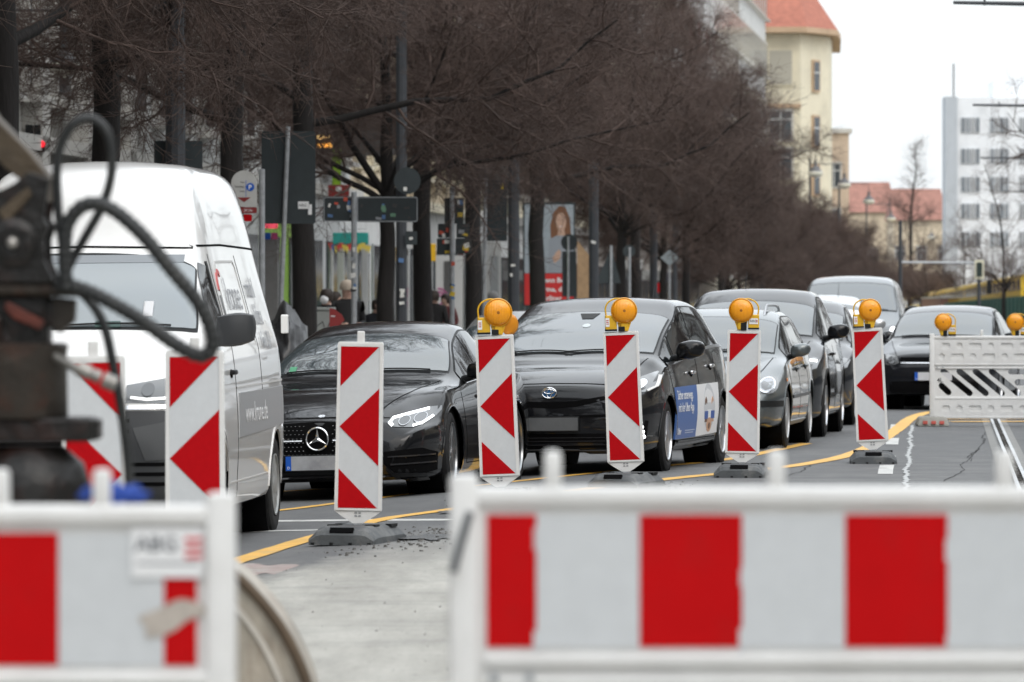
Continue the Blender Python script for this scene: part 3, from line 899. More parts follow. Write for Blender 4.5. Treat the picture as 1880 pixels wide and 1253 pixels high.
def crom(P, n):
    """centripetal-ish Catmull-Rom in 2D, n samples for each segment"""
    out = []
    for i in range(len(P) - 1):
        p1, p2 = P[i], P[i + 1]
        p0 = P[i - 1] if i else (2 * p1[0] - p2[0], 2 * p1[1] - p2[1])
        p3 = P[i + 2] if i + 2 < len(P) else (-p1[0], p1[1])
        d0 = max(1e-4, math.dist(p0, p1)) ** .5; d1 = max(1e-4, math.dist(p1, p2)) ** .5; d2 = max(1e-4, math.dist(p2, p3)) ** .5
        for k in range(n):
            t = k / n; r = []
            for c in (0, 1):
                m1 = ((p1[c] - p0[c]) / d0 - (p2[c] - p0[c]) / (d0 + d1) + (p2[c] - p1[c]) / d1) * d1
                m2 = ((p2[c] - p1[c]) / d1 - (p3[c] - p1[c]) / (d1 + d2) + (p3[c] - p2[c]) / d2) * d1
                r.append((2 * t**3 - 3 * t**2 + 1) * p1[c] + (t**3 - 2 * t**2 + t) * m1 + (-2 * t**3 + 3 * t**2) * p2[c] + (t**3 - t**2) * m2)
            out.append((r[0], r[1]))
    out.append(P[-1]); return out


class Car:
    def __init__(s, name, label, cat, loc, heading, roll=0.0, group='cars queueing past the roadworks', **k):
        s.L, s.hw, s.R = k['L'], k['hw'], k.get('R', .32)
        s.ch = {q: pchip(t) for q, t in k['ch'].items()}
        s.wy = k['wheels']; s.paint = k['paint']; s.Ra = k.get('arch', s.R + .045)
        s.root = thing(name, label, cat, loc, -heading, group)
        s.root.rotation_euler = (0, roll, -heading)
        s.body()

    def ring(s, y):
        c = {q: f(y) for q, f in s.ch.items()}
        zb, zm, zs, zr, zc = c['zb'], c['zm'], c['zs'], c['zr'], c['zc']
        wb, wm, ws, wr = c['wb'], c['wm'], c['ws'], c['wr']
        zm = min(zm, zs - .01); zm = max(zm, zb + .03); zs = max(zs, zm + .01); zr = max(zr, zs + .004); zc = max(zc, zr + .003)
        sr = lambda t: (ws + (wr - ws) * t, zs + (zr - zs) * t)
        P = [(0.0, zb + .015), (wb * .8, zb + .008), (wb, zb + .02), (wm * .992, zb + .42 * (zm - zb)), (wm, zm), sr(0), sr(.14), sr(.5), sr(.9), (wr * .94, zr + (zc - zr) * .28), (wr * .6, zr + (zc - zr) * .80), (0.0, zc)]
        return P

    def body(s):
        ys = []
        n = 118
        for i in range(n + 1):
            t = i / n
            # denser at both ends
            ys.append(s.L * (t + .052 * -math.sin(2 * math.pi * t) * 2.4))
        rings = []
        for y in ys:
            r = crom(s.ring(y), 4); rings.append([(x, y, z) for x, z in r])
        k = len(rings[0])
        bm = bmesh.new(); G = []
        for r in rings:
            row = [bm.verts.new((abs(x), y, z)) for x, y, z in r]
            left = [bm.verts.new((-abs(x), y, z)) if 0 < i < k - 1 else None for i, (x, y, z) in enumerate(r)]
            row_full = row + [left[i] for i in range(k - 2, 0, -1)]
            G.append(row_full)
        m = len(G[0])
        for a, b in zip(G, G[1:]):
            for i in range(m):
                bm.faces.new((a[i], a[(i + 1) % m], b[(i + 1) % m], b[i]))
        bm.faces.new(G[0][::-1]); bm.faces.new(G[-1])
        bmesh.ops.recalc_face_normals(bm, faces=bm.faces[:])
        s.full = BVHTree.FromBMesh(bm)
        # wheel openings
        for yw in s.wy:
            ins = set()
            for v in bm.verts:
                if abs(v.co.x) > s.hw - .36 and math.hypot(v.co.y - yw, v.co.z - s.R) < s.Ra: ins.add(v)
            kill = [f for f in bm.faces if len(f.verts) < 9 and all(v in ins for v in f.verts)]
            bmesh.ops.delete(bm, geom=kill, context='FACES_ONLY')
            for v in ins:
                if not v.is_valid or not v.link_faces: continue
                dy, dz = v.co.y - yw, v.co.z - s.R; q = math.hypot(dy, dz) or 1
                if v.co.z > s.ring(v.co.y)[0][1] + .02:
                    v.co.y = yw + dy / q * s.Ra; v.co.z = s.R + dz / q * s.Ra
            bmesh.ops.delete(bm, geom=[v for v in bm.verts if not v.link_faces], context='VERTS')
        me = bpy.data.meshes.new('body'); bm.to_mesh(me); bm.free()
        s.ob = link('body', me, s.paint, s.root, True, 32)
        ub = MB()
        for yw in s.wy:
            for sx in (-1, 1):
                M = Matrix.Translation((sx * (s.hw - .045), yw, s.R)) @ Matrix.Rotation(rad(-90 * sx), 4, 'Y')
                w = MB(); w.lathe([(s.Ra + .001, -.0), (s.Ra + .001, .30), (0, .30)], 32, M)
                w.build('wheel_well', M_DARK, s.root)

    # ---- surface pieces laid on the body
    def hit(s, ax, a, b):
        if ax == 'F': o, d = Vector((a, -2, b)), Vector((0, 1, 0))
        elif ax == 'S': o, d = Vector((4, a, b)), Vector((-1, 0, 0))
        elif ax == 'L': o, d = Vector((-4, a, b)), Vector((1, 0, 0))
        else: o, d = Vector((a, b, 5)), Vector((0, 0, -1))
        h = s.full.ray_cast(o, d)
        if h[0] is None:
            q = o + d * (2 if ax == 'F' else 3.2 if ax in 'SL' else 4)
            h = s.full.find_nearest(q)
        nrm = h[1]
        if nrm.dot(d) > 0: nrm = -nrm
        return h[0], nrm

    def patch(s, name, poly, ax, m, off=.004, res=.05, parent=None, skirt=.012, smooth=True):
        bm = bmesh.new()
        vs = [bm.verts.new((a, b, 0)) for a, b in poly]; bm.faces.new(vs)
        xs = [p[0] for p in poly]; zs = [p[1] for p in poly]
        for lo, hi, nm in ((min(xs), max(xs), 0), (min(zs), max(zs), 1)):
            k = max(1, int((hi - lo) / res))
            for i in range(1, k):
                q = lo + (hi - lo) * i / k
                co = (q, 0, 0) if nm == 0 else (0, q, 0); no = (1, 0, 0) if nm == 0 else (0, 1, 0)
                bmesh.ops.bisect_plane(bm, geom=bm.verts[:] + bm.edges[:] + bm.faces[:], plane_co=co, plane_no=no)
        nr = {}
        for v in bm.verts:
            h, n_ = s.hit(ax, v.co.x, v.co.y); v.co = h + n_ * off; nr[v] = n_
        bd = [e for e in bm.edges if e.is_boundary]
        ex_ = bmesh.ops.extrude_edge_only(bm, edges=bd)
        for v in [g_ for g_ in ex_['geom'] if isinstance(g_, bmesh.types.BMVert)]:
            src = next((e.other_vert(v) for e in v.link_edges if e.other_vert(v) in nr), None)
            if src: v.co = v.co - nr[src] * (off + skirt)
        bmesh.ops.recalc_face_normals(bm, faces=bm.faces[:])
        c0 = bm.faces[0]
        me = bpy.data.meshes.new(name); bm.to_mesh(me); bm.free()
        return link(name, me, m, parent or s.root, smooth, 50)

    def both(s, name, poly, ax, m, **k):
        """a piece and its mirror twin on the other side"""
        a = s.patch(name, poly, ax, m, **k)
        if ax == 'F' or ax == 'T': b = s.patch(name, [(-p[0], p[1]) for p in poly][::-1], ax, m, **k)
        else: b = s.patch(name, poly, 'L', m, **k)
        return a, b

    def strip(s, name, line, w, ax, m, off=.002, step=.05, parent=None, closed=False):
        """a narrow band following a 2D line on the body"""
        P = []
        seq = list(line) + ([line[0]] if closed else [])
        for a, b in zip(seq, seq[1:]):
            k = max(1, int(math.dist(a, b) / step))
            P += [(a[0] + (b[0] - a[0]) * i / k, a[1] + (b[1] - a[1]) * i / k) for i in range(k)]
        P.append(seq[-1])
        vs = []; fs = []
        for i, p in enumerate(P):
            a, b = P[max(i - 1, 0)], P[min(i + 1, len(P) - 1)]
            t = Vector((b[0] - a[0], b[1] - a[1])); t = t.normalized() if t.length > 1e-9 else Vector((1, 0)); nn = Vector((-t.y, t.x)) * w / 2
            q = []
            for sg in (-1, 1):
                h, n_ = s.hit(ax, p[0] + sg * nn.x, p[1] + sg * nn.y); q.append((h + n_ * off, h - n_ * .008))
            vs += [q[0][1], q[0][0], q[1][0], q[1][1]]
        for i in range(len(P) - 1):
            for j in range(3): fs.append((4 * i + j, 4 * i + j + 1, 4 * i + 5 + j, 4 * i + 4 + j))
        return MB().add(vs, fs).build(name, m, parent or s.root, True, 60)

    def seams(s, lines, w=.007, both=True):
        for ln in lines:
            s.strip('door_seam', ln, w, 'S', M_GAP)
            if both: s.strip('door_seam', ln, w, 'L', M_GAP)

    # ---- standard equipment
    def surf(s, name, y0, y1, k0, m, off, ny=14, bow=0.0):
        """a piece of the upper surface from ring sample k0 over the middle to its mirror, y0..y1 (bow: the middle reaches further forward)"""
        rows = []
        for i in range(ny + 1):
            t = i / ny; row = []
            K = len(crom(s.ring(y0), 4))
            for k in list(range(k0, K)) + [-q for q in range(K - 2, k0 - 1, -1)]:
                sg = -1 if k < 0 else 1; kk = abs(k)
                e = (kk - k0) / (K - 1 - k0)
                y = y0 + (y1 - y0) * t - bow * (1 - (1 - e) ** 2) * (1 - t)
                x, z = crom(s.ring(y), 4)[kk]; p = Vector((sg * x, y, z))
                h = s.full.find_nearest(p); n_ = h[1]
                if n_.z < 0: n_ = -n_
                row.append((p + n_ * off, p - n_ * .01))
            rows.append(row)
        w = len(rows[0]); vs = [a for r in rows for a, _ in r]
        fs = [(i * w + j, i * w + j + 1, (i + 1) * w + j + 1, (i + 1) * w + j) for i in range(ny) for j in range(w - 1)]
        rim = [(0, j) for j in range(w)] + [(i, w - 1) for i in range(1, ny + 1)] + [(ny, j) for j in range(w - 2, -1, -1)] + [(i, 0) for i in range(ny - 1, 0, -1)]
        o = len(vs); vs += [rows[i][j][1] for i, j in rim]; n = len(rim)
        fs += [(rim[q][0] * w + rim[q][1], rim[(q + 1) % n][0] * w + rim[(q + 1) % n][1], o + (q + 1) % n, o + q) for q in range(n)]
        return MB().add(vs, fs).build(name, m, s.root, True, 45)

    def windscreen(s, z0, z1, w0=None, w1=None, m=None, arch=.02, bow=.06):
        f = s.ch; ys = [s.L * i / 600 for i in range(600)]
        y0 = next(y for y in ys if f['zr'](y) > z0 - .012); y1 = next(y for y in ys if f['zc'](y) > z1 + .005 and y > y0)
        s.surf('windscreen_seal', y0 - .02, y1 + .02, 34, M_BLACK, .002, bow=bow)
        s.glass = s.surf('windscreen', y0, y1, 35, m or M_GLASS, .006, bow=bow)
        return s.glass

    def side_windows(s, y0, y1, pillars, m=M_SIDEGLASS, lift=.03, drop=.03, chrome=False, lower=None, front_tip=.05, rear=None):
        f = s.ch
        zlo = (lambda y: f['zs'](y) + lift) if lower is None else pchip(lower)
        zhi = (lambda y: f['zr'](y) - drop)
        ysamp = [y0 + (y1 - y0) * i / 40 for i in range(41)]
        ok = [y for y in ysamp if zhi(y) - zlo(y) > front_tip]
        a, b = ok[0], ok[-1]
        lo = [(a + (b - a) * i / 24, zlo(a + (b - a) * i / 24)) for i in range(25)]
        hi = [(y, zhi(y)) for y, _ in lo]
        lo_ = lo
        for ax in ('S', 'L'):
            big = [(y, z - .014) for y, z in lo] + [(y + (.012 if i == 0 else 0), z + .014) for i, (y, z) in enumerate(hi[::-1])]
            s.patch('window_frame', big, ax, M_BLACK, off=.002, res=.08)
            cuts = [a] + list(pillars) + [b]
            for i in range(len(cuts) - 1):
                p, q = cuts[i] + (.025 if i else 0), cuts[i + 1] - (.025 if i < len(cuts) - 2 else 0)
                k = 12
                yy = [p + (q - p) * j / k for j in range(k + 1)]
                s.patch('side_window', [(y, zlo(y)) for y in yy] + [(y, zhi(y)) for y in yy[::-1]], ax, m, off=.006, res=.06)
            if chrome:
                s.strip('chrome_strip', [(y, z - .012) for y, z in lo], .024, ax, M_ALLOY, off=.009)
                if chrome == 'full':
                    s.strip('chrome_strip', [(lo[-1][0] + .006, lo[-1][1]), (hi[-1][0] + .006, hi[-1][1])], .022, ax, M_ALLOY, off=.009)

    def arch_lips(s, w=.03, m=None):
        for yw in s.wy:
            for ax in ('S', 'L'):
                line = []
                for i in range(25):
                    a = math.pi * i / 24
                    y, z = yw + (s.Ra + w / 2 - .004) * math.cos(a), s.R + (s.Ra + w / 2 - .004) * math.sin(a)
                    line.append((y, z))
                s.strip('arch_lip', line, w, ax, m or s.paint, off=.006, step=.2)

    def wheels(s, style='five', rim=.0, tw=.21, m=M_ALLOY, steer=0.0, inset=.02):
        R = s.R; r0 = R * .69 if not rim else rim
        for iy, yw in enumerate(s.wy):
            for sx in (-1, 1):
                M = Matrix.Translation((sx * (s.hw - inset), yw, R))
                T = Matrix.Rotation(rad(90 * sx), 4, 'Y')
                ty = MB()
                ty.lathe([(r0, -tw), (R - .03, -tw), (R - .008, -tw + .012), (R, -tw + .035), (R + .001, -tw * .5), (R, -.035), (R - .008, -.012), (R - .03, -.002), (R - .055, .002), (r0 + .012, -.004), (r0, -.012)], 44, T)
                W = ty.build('wheel', M_TYRE, s.root, True, 40)
                W.location = M.translation
                if iy == 0: W.rotation_euler = (0, 0, steer)
                rm = MB()
                rm.lathe([(r0 + .001, -.010), (r0 + .004, .002), (r0 - .006, .003), (r0 - .014, -.012), (r0 - .02, -.07), (r0 - .02, -.12)], 40, T)
                n = {'five': 5, 'ten': 10, 'cap': 9, 'steel': 12, 'double': 5}[style]
                for i in range(n):
                    a = 2 * math.pi * i / n + .3
                    offs = (-.1, .1) if style == 'double' else (0,)
                    for o_ in offs:
                        c, s_ = math.cos(a + o_ * .4), math.sin(a + o_ * .4); c2, s2 = math.cos(a + o_ * 1.6), math.sin(a + o_ * 1.6)
                        wi, wo = (.028, .05) if style in ('five',) else (.02, .026) if style != 'cap' else (.03, .075)
                        if style == 'double': wi, wo = .014, .016
                        p0, p1 = Vector((-.012, .03 * s_, .03 * c)), Vector((-.012, (r0 - .008) * s2, (r0 - .008) * c2))
                        t = (p1 - p0).normalized(); pe = t.cross(Vector((1, 0, 0)))
                        fx = -.010 * 1; bx = -.05
                        q = [p0 + pe * wi, p0 - pe * wi, p1 - pe * wo, p1 + pe * wo]
                        f_ = [Vector((sx * v, 0, 0)) for v in (0.004, -.035)]
                        vs = [Vector((sx * p.x, p.y, p.z)) + f_[0] for p in q] + [Vector((sx * p.x, p.y, p.z)) + f_[1] for p in q]
                        rm.add(vs, [(0, 1, 2, 3), (4, 5, 6, 7), (0, 1, 5, 4), (1, 2, 6, 5), (2, 3, 7, 6), (3, 0, 4, 7)])
                rm.lathe([(0, .004), (.03, .002), (.06, -.006), (.065, -.03)], 20, T)
                rm.build('rim', m, W, True, 30)
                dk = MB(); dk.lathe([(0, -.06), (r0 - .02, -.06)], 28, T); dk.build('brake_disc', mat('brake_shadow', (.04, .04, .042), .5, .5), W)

    def mirrors(s, y, z, size=(.20, .14, .14), gap=.10, m=None, foot=True, boxy=0.0):
        for sx in (-1, 1):
            h, n_ = s.hit('S' if sx > 0 else 'L', y + .05, z - .03)
            c = Vector((h.x + sx * (gap + size[0] / 2 - .03), y, z + .01))
            bm = bmesh.new(); bmesh.ops.create_cube(bm, size=1)
            bmesh.ops.subdivide_edges(bm, edges=bm.edges[:], cuts=5, use_grid_fill=True)
            for v in bm.verts:
                p = v.co * 2
                q = Vector((p.x * math.sqrt(max(0, 1 - p.y**2 / 2.6 - p.z**2 / 2.6 + p.y**2 * p.z**2 / 3.4)), p.y * math.sqrt(max(0, 1 - p.x**2 / 2.4 - p.z**2 / 2.4 + p.x**2 * p.z**2 / 3)),
                            p.z * math.sqrt(max(0, 1 - p.x**2 / 2.6 - p.y**2 / 2.6 + p.x**2 * p.y**2 / 3.4))))
                q = q.lerp(p, boxy); q.y = min(q.y, .55)
                outer = q.x * sx
                q.z *= 1 - .18 * max(0, outer) ** 2
                v.co = Vector((c.x + q.x * size[0] / 2, c.y + q.y * size[1] / 2 + max(0, outer) * .03, c.z + q.z * size[2] / 2 + .012 * outer))
            me = bpy.data.meshes.new('mirror'); bm.to_mesh(me); bm.free()
            o = link('mirror', me, m or s.paint, s.root, True, 60)
            if foot:
                a = MB(); a.tube([h - n_ * .03 + Vector((0, 0, -.03)), Vector((c.x - sx * size[0] * .25, c.y + .01, c.z - size[2] * .36))], [.035, .026], 10); a.build('mirror_foot', M_BLACK, o, True)
            mg = MB(); mg.add([(c.x + dx * size[0] * .40, c.y + size[1] * .285, c.z + dz * size[2] * .36) for dx, dz in ((-1, -1), (1, -.8), (1, .7), (-1, 1))], [(0, 1, 2, 3)])
            mg.build('mirror_glass', M_CHROME, o)

    def plate(s, z, w=.52, h=.112, x=0.0, face=None, proud=.012, euro=True):
        ht, n_ = s.hit('F', x, z)
        b = MB(); b.rbox((x, ht.y - proud - .008, z), (w + .02, .02, h + .02), .004); B = b.build('number_plate', M_BLACK, s.root)
        b = MB(); b.box((x + (.022 if euro else 0), ht.y - proud - .0195, z), (w - (.045 if euro else 0), .004, h)); b.build('plate_face', face or M_PLATE, B)
        if euro:
            b = MB(); b.box((x - w / 2 + .022, ht.y - proud - .0195, z), (.044, .004, h)); Q = b.build('plate_band', M_EUBLUE, B)
            lettering('D', .03, (x - w / 2 + .012, ht.y - proud - .0225, z - .045), M_PAPER, Q, .0005)
        return B

    def handle(s, y, z, m=None, w=.2):
        for ax, sx in (('S', 1), ('L', -1)):
            h, n_ = s.hit(ax, y, z)
            b = MB(); b.rbox(h + n_ * .02, (.03, w, .032), .010); b.build('door_handle', m or s.paint, s.root, True)
            s.patch('handle_recess', [(y + w * .42 * math.cos(a), z - .008 + .028 * math.sin(a)) for a in [2 * math.pi * q / 14 for q in range(14)]], ax, M_GAP, off=.0025, res=.1)

    def wipers(s, z, w, y):
        for x0, x1 in ((-.12 * w, .82 * w), (-.85 * w, -.02 * w)):
            P = []
            for i in range(9):
                x = x0 + (x1 - x0) * i / 8
                h, n_ = s.hit('F', x, z + .012 + .015 * math.sin(math.pi * i / 8)); P.append(h + n_ * .015)
            b = MB(); b.tube(P, .006, 6); b.build('wiper', M_BLACK, s.root, True)


def channels(L, hw, zb, zc, zr, zs, zm, wb, wm, ws, wr):
    return dict(zb=zb, zc=zc, zr=zr, zs=zs, zm=zm, wb=wb, wm=wm, ws=ws, wr=wr)


def paint(name, c, flake=.0, rough=.28, metal=0.0, dirt=None, amt=.0):
    return mat(name, c, rough, metal, coat=1.0, dirt=dirt, dirt_amt=amt, dscale=2.5, spec=.08 if max(c) < .05 else .4)


P_BLACK = paint('black_paint', (.005, .0055, .007), dirt=(.016, .0155, .015), amt=.6)
P_BLACK2 = paint('dark_blue_black_paint', (.009, .010, .013), dirt=(.022, .021, .02), amt=.6)
P_GREY = paint('metallic_grey_paint', (.20, .215, .225), rough=.35, metal=.75)
P_ESTATE = paint('green_grey_metallic_paint', (.125, .142, .148), rough=.35, metal=.7)
P_SILVER = paint('silver_paint', (.48, .49, .50), rough=.3, metal=.7)
P_WHITE = paint('white_car_paint', (.80, .81, .82))
P_VAN = paint('white_van_paint', (.78, .78, .77), rough=.35, dirt=(.6, .58, .53), amt=.12)


def hatch_channels(L, hw, H, hood0, cowl, top, rtop, rbase, zb=.19, roofw=.56, belt=.90, noseh=.62, nose_lo=.34, tail_z=.80, zm=.60, blunt=1.0, belt_rise=.05, roof_drop=.07, cowlw=.80, pw=(.62, .80, .90, .965)):
    """channels for an ordinary car; cowl, top, rtop, rbase are (y, z) of the glass house corners"""
    cy, cz = cowl; ty, tz = top; ry, rz_ = rtop; by, bz = rbase
    zc = [(0, noseh), (.015, noseh + .04), (.05 * blunt, hood0 - .04), (.14 * blunt, hood0), (.45, hood0 + (cz - hood0) * .42), (.8, hood0 + (cz - hood0) * .70), (cy - .12, cz - .03), (cy, cz),
          ((cy + ty) / 2, (cz + tz) / 2 + .025), (ty, tz), (ty + .45, H - .008), ((ty + ry) / 2 + .15, H), (ry, rz_), (by, bz)]
    if by < L - .3: zc += [(L - .22, bz - .03), (L - .08, tail_z), (L, tail_z - .2)]
    else: zc += [(L - .03, tail_z), (L, tail_z - .2)]
    zr = [(0, noseh - .02), (.05 * blunt, hood0 - .09), (.14 * blunt, hood0 - .045), (.45, hood0 + (cz - hood0) * .40 - .035), (.8, hood0 + (cz - hood0) * .68 - .03), (cy - .05, cz - .035), (cy + .12, cz + .0),
          ((cy + ty) / 2 + .10, (cz + tz) / 2), (ty + .12, tz - roof_drop * .7), (ty + .5, H - roof_drop), ((ty + ry) / 2 + .2, H - roof_drop), (ry, rz_ - roof_drop), (by - .02, bz - .03)]
    if by < L - .3: zr += [(L - .22, bz - .07), (L - .08, tail_z - .06), (L, tail_z - .25)]
    else: zr += [(L - .02, tail_z - .05), (L, tail_z - .25)]
    zs = [(0, noseh - .05), (.05 * blunt, hood0 - .16), (.14 * blunt, hood0 - .12), (.5, hood0 - .03), (.9, belt - .045), (cy, belt - .02), (cy + .4, belt), (ry, belt + belt_rise), (L - .25, belt + belt_rise), (L - .06, tail_z - .08), (L, tail_z - .3)]
    zmt = [(0, noseh - .12), (.1, zm - .04), (.4, zm), (L - .4, zm + .02), (L, tail_z - .4)]
    zbt = [(0, nose_lo), (.02, nose_lo - .05), (.08, zb + .02), (.25, zb), (L - .4, zb + .02), (L - .1, zb + .1), (L, zb + .18)]
    a, b, c, d = pw
    wm = [(0, hw * a), (.03, hw * (a + .08)), (.10, hw * b), (.25, hw * c), (.5, hw * d), (.85, hw), (L * .5, hw * .992), (L - 1.0, hw), (L - .35, hw * .95), (L - .06, hw * .80), (L, hw * .66)]
    wb = [(y, w - .05) for y, w in wm]
    ws = [(0, hw * (a - .04)), (.03, hw * (a + .02)), (.10, hw * (b - .05)), (.25, hw * (c - .05)), (.5, hw * (d - .05)), (.9, hw * .945), (cy + .3, hw * .935), (L * .6, hw * .93), (L - .8, hw * .92), (L - .3, hw * .86), (L, hw * .6)]
    wr = [(0, hw * .5), (.1, hw * .60), (.5, hw * .68), (cy - .1, hw * cowlw), (cy + .15, hw * (cowlw - .005)), (ty, roofw + .04), (ty + .5, roofw), (ry, roofw - .02), (by, hw * .72), (L, hw * .5)]
    return channels(L, hw, zbt, zc, zr, zs, zmt, wb, wm, ws, wr)
def place(px, s):
    X = (px - 940) / s; d = FPX / s
    return Vector((X, d, gz(X - STREET * d)))


def ring_mesh(cx, cz, r, t, y, n=40, ez=1.0):
    m = MB(); m.tube([(cx + r * math.cos(2 * math.pi * k / n), y, cz + r * ez * math.sin(2 * math.pi * k / n)) for k in range(n)], t, 8, closed=True); return m


# ---------------------------------------------------------------- black coupe
c = Car('coupe', 'black four door coupe with round star badge and lit headlight beside the white van', 'car', place(587, 232), rad(11), roll=rad(-1.6),
        L=4.69, hw=.915, R=.335, wheels=(.93, 3.66), paint=P_BLACK,
        ch=hatch_channels(4.69, .915, 1.415, .66, (1.45, .955), (2.20, 1.325), (3.25, 1.365), (4.25, 1.03), zb=.145, roofw=.60, belt=.885, noseh=.50, nose_lo=.24, tail_z=.92, zm=.56, pw=(.66, .82, .90, .97), cowlw=.83))
c.windscreen(.985, 1.300, .725, .545)
c.side_windows(1.5, 4.05, (2.42,), chrome=True)
c.arch_lips(.026)
c.wheels('double', rim=.245, tw=.225, m=mat('bicolour_rim', (.30, .31, .32), .3, 1.0), steer=rad(4))
c.mirrors(1.72, .985, (.24, .15, .15), gap=.09)
grp = [(-.50, .40), (-.40, .345), (.40, .345), (.50, .40), (.475, .56), (.40, .605), (.0, .625), (-.40, .605), (-.475, .56)]
G = c.patch('grille', grp, 'F', M_DARK, off=.004)
st = MB(); rnd = random.Random(1)
for i in range(-13, 14):
    for j in range(8):
        x, z = i * .034 + (.017 if j % 2 else 0), .365 + j * .032
        if abs(x) > .46 - .3 * max(0, z - .5) or (abs(x) < .115 and abs(z - .49) < .11): continue
        h, n_ = c.hit('F', x, z); p = h + n_ * .008
        st.box(p, (.011, .006, .006))
g_ = st.build('grille_studs', M_CHROME, G); g_['kind'] = 'stuff'
for sx in (-1, 1):
    b = MB(); P = []
    for i in range(7):
        h, n_ = c.hit('F', sx * (.125 + .30 * i / 6), .475); P.append(h + n_ * .022)
    b.tube(P, .009, 8); b.build('grille_bar', M_CHROME, G, True)
h, n_ = c.hit('F', 0, .49)
b = ring_mesh(0, .49, .088, .0085, h.y - .03)
for a in (90, 210, 330):
    p = Vector((.085 * math.cos(rad(a)), 0, .085 * math.sin(rad(a)))); q = Vector((-p.z, 0, p.x)).normalized() * .016
    o = Vector((0, h.y - .03, .49)); b.add([o + q, o - q, o + p, o + Vector((0, -.012, 0)) + p * .05], [(0, 1, 2), (0, 3, 2), (1, 3, 2), (0, 1, 3)])
b.build('star_badge', M_CHROME, c.root, True, 30)
b = MB(); b.lathe([(0, .003), (.083, .001)], 30, Matrix.Translation((0, h.y - .024, .49)) @ Matrix.Rotation(rad(90), 4, 'X')); b.build('badge_backing', M_DARK, c.root)
c.patch('bonnet_badge', circle(0, .665, .028, 14, .35), 'F', M_CHROME, off=.004, res=.2)
hl = [(.535, .605), (.56, .645), (.68, .682), (.79, .715), (.865, .722), (.868, .69), (.845, .645), (.79, .585), (.73, .560), (.62, .565), (.565, .575)]
for pl, nm in ((hl, 1), ([(-x, z) for x, z in hl][::-1], -1)):
    H_ = c.patch('headlight', pl, 'F', M_LENS, off=.005)
    kx = nm
    c.strip('light_strip', [(kx * .585, .577), (kx * .558, .600), (kx * .575, .638), (kx * .68, .670), (kx * .785, .702)], .020, 'F', M_LED, off=.009, parent=H_)
    c.strip('light_strip', [(kx * .725, .572), (kx * .78, .590), (kx * .83, .645)], .018, 'F', M_LED, off=.009, parent=H_)
    for q in ((.655, .612, .034), (.752, .632, .036)):
        c.patch('projector', circle(kx * q[0], q[1], q[2], 18), 'F', mat('projector_lens', (.05, .055, .06), .05, .2, coat=1), off=.010, parent=H_, res=.1)
        c.strip('projector_ring', circle(kx * q[0], q[1], q[2] + .003, 18), .004, 'F', M_ALLOY, off=.011, parent=H_, closed=True)
ink = [(.47, .37), (.80, .40), (.875, .36), (.86, .22), (.80, .195), (.60, .205), (.52, .28)]
for a, b in zip(c.both('lower_intake', ink, 'F', M_DARK, off=.004), (1, -1)):
    c.strip('intake_slat', [(b * .56, .335), (b * .86, .345)], .012, 'F', mat('gloss_black', (.02, .02, .022), .15), off=.012, parent=a)
    c.strip('intake_slat', [(b * .58, .275), (b * .86, .285)], .012, 'F', mat('gloss_black'  , (.02, .02, .022), .15), off=.012, parent=a)
    c.strip('intake_edge', [(b * .47, .375), (b * .52, .27), (b * .60, .20), (b * .80, .19)], .022, 'F', P_BLACK, off=.022, parent=a)
c.patch('centre_intake', [(-.50, .25), (-.42, .19), (.42, .19), (.50, .25), (.40, .30), (-.40, .30)], 'F', M_DARK, off=.004)
c.strip('splitter', [(-.80, .165), (-.4, .155), (.4, .155), (.80, .165)], .02, 'F', mat('gloss_black', (.02, .02, .022), .15), off=.02)
c.plate(.300, face=mat('plate_grey', (.33, .34, .36), .4, var=.3, vscale=5))
for sx in (-1, 1):
    c.strip('bonnet_seam', [(sx * .44, .2), (sx * .60, .75), (sx * .72, 1.35)], .008, 'T', M_GAP)
c.strip('nose_crease', [(-.55, .640), (-.3, .652), (0, .655), (.3, .652), (.55, .640)], .006, 'F', M_GAP)
c.seams([[(1.42, .87), (1.40, .55), (1.47, .25)], [(2.47, .92), (2.47, .60), (2.42, .25)], [(1.45, .245), (3.2, .245)]])
c.handle(2.20, .78); c.handle(3.2, .80)
c.strip('windscreen_sticker', [(-.60, 1.03), (-.54, 1.03)], .04, 'F', mat('green_sticker', (.1, .35, .2), .4), off=.009)
c.wipers(.985, .72, 1.5)
c.handle(2.2, .78)

# ---------------------------------------------------------------- black taxi hatchback with door advert
c = Car('taxi', 'black hatchback with blue and white door advert and oval emblem behind the lamp beacons', 'car', place(1010, 212), rad(12), roll=rad(-.8),
        L=4.62, hw=.888, R=.316, wheels=(.95, 3.73), paint=P_BLACK,
        ch=hatch_channels(4.62, .888, 1.55, .80, (1.02, 1.02), (2.02, 1.43), (3.72, 1.50), (4.45, 1.08), zb=.18, roofw=.675, belt=.93, noseh=.66, nose_lo=.27, tail_z=.98, zm=.62, belt_rise=.14, roof_drop=.075, cowlw=.82, pw=(.62, .78, .88, .955)))
c.windscreen(1.045, 1.405, .665, .585)
c.side_windows(1.12, 4.18, (1.58, 2.55), chrome='full')
c.arch_lips(.022)
c.wheels('five', rim=.215, tw=.20, steer=rad(2))
c.mirrors(1.52, 1.055, (.26, .16, .17), gap=.08)
c.patch('grille', [(-.52, .655), (-.25, .595), (0, .58), (.25, .595), (.52, .655), (.50, .685), (.25, .645), (0, .635), (-.25, .645), (-.50, .685)], 'F', M_DARK, off=.004)
c.patch('lower_intake', [(-.60, .36), (.60, .36), (.52, .235), (-.52, .235)], 'F', M_DARK, off=.004)
for z in (.265, .295, .325):
    c.strip('intake_slat', [(-.54, z), (.54, z)], .007, 'F', mat('gloss_black', (.02, .02, .022), .15), off=.009)
c.strip('chin', [(-.72, .205), (.72, .205)], .03, 'F', mat('grey_chin', (.05, .052, .055), .5), off=.012)
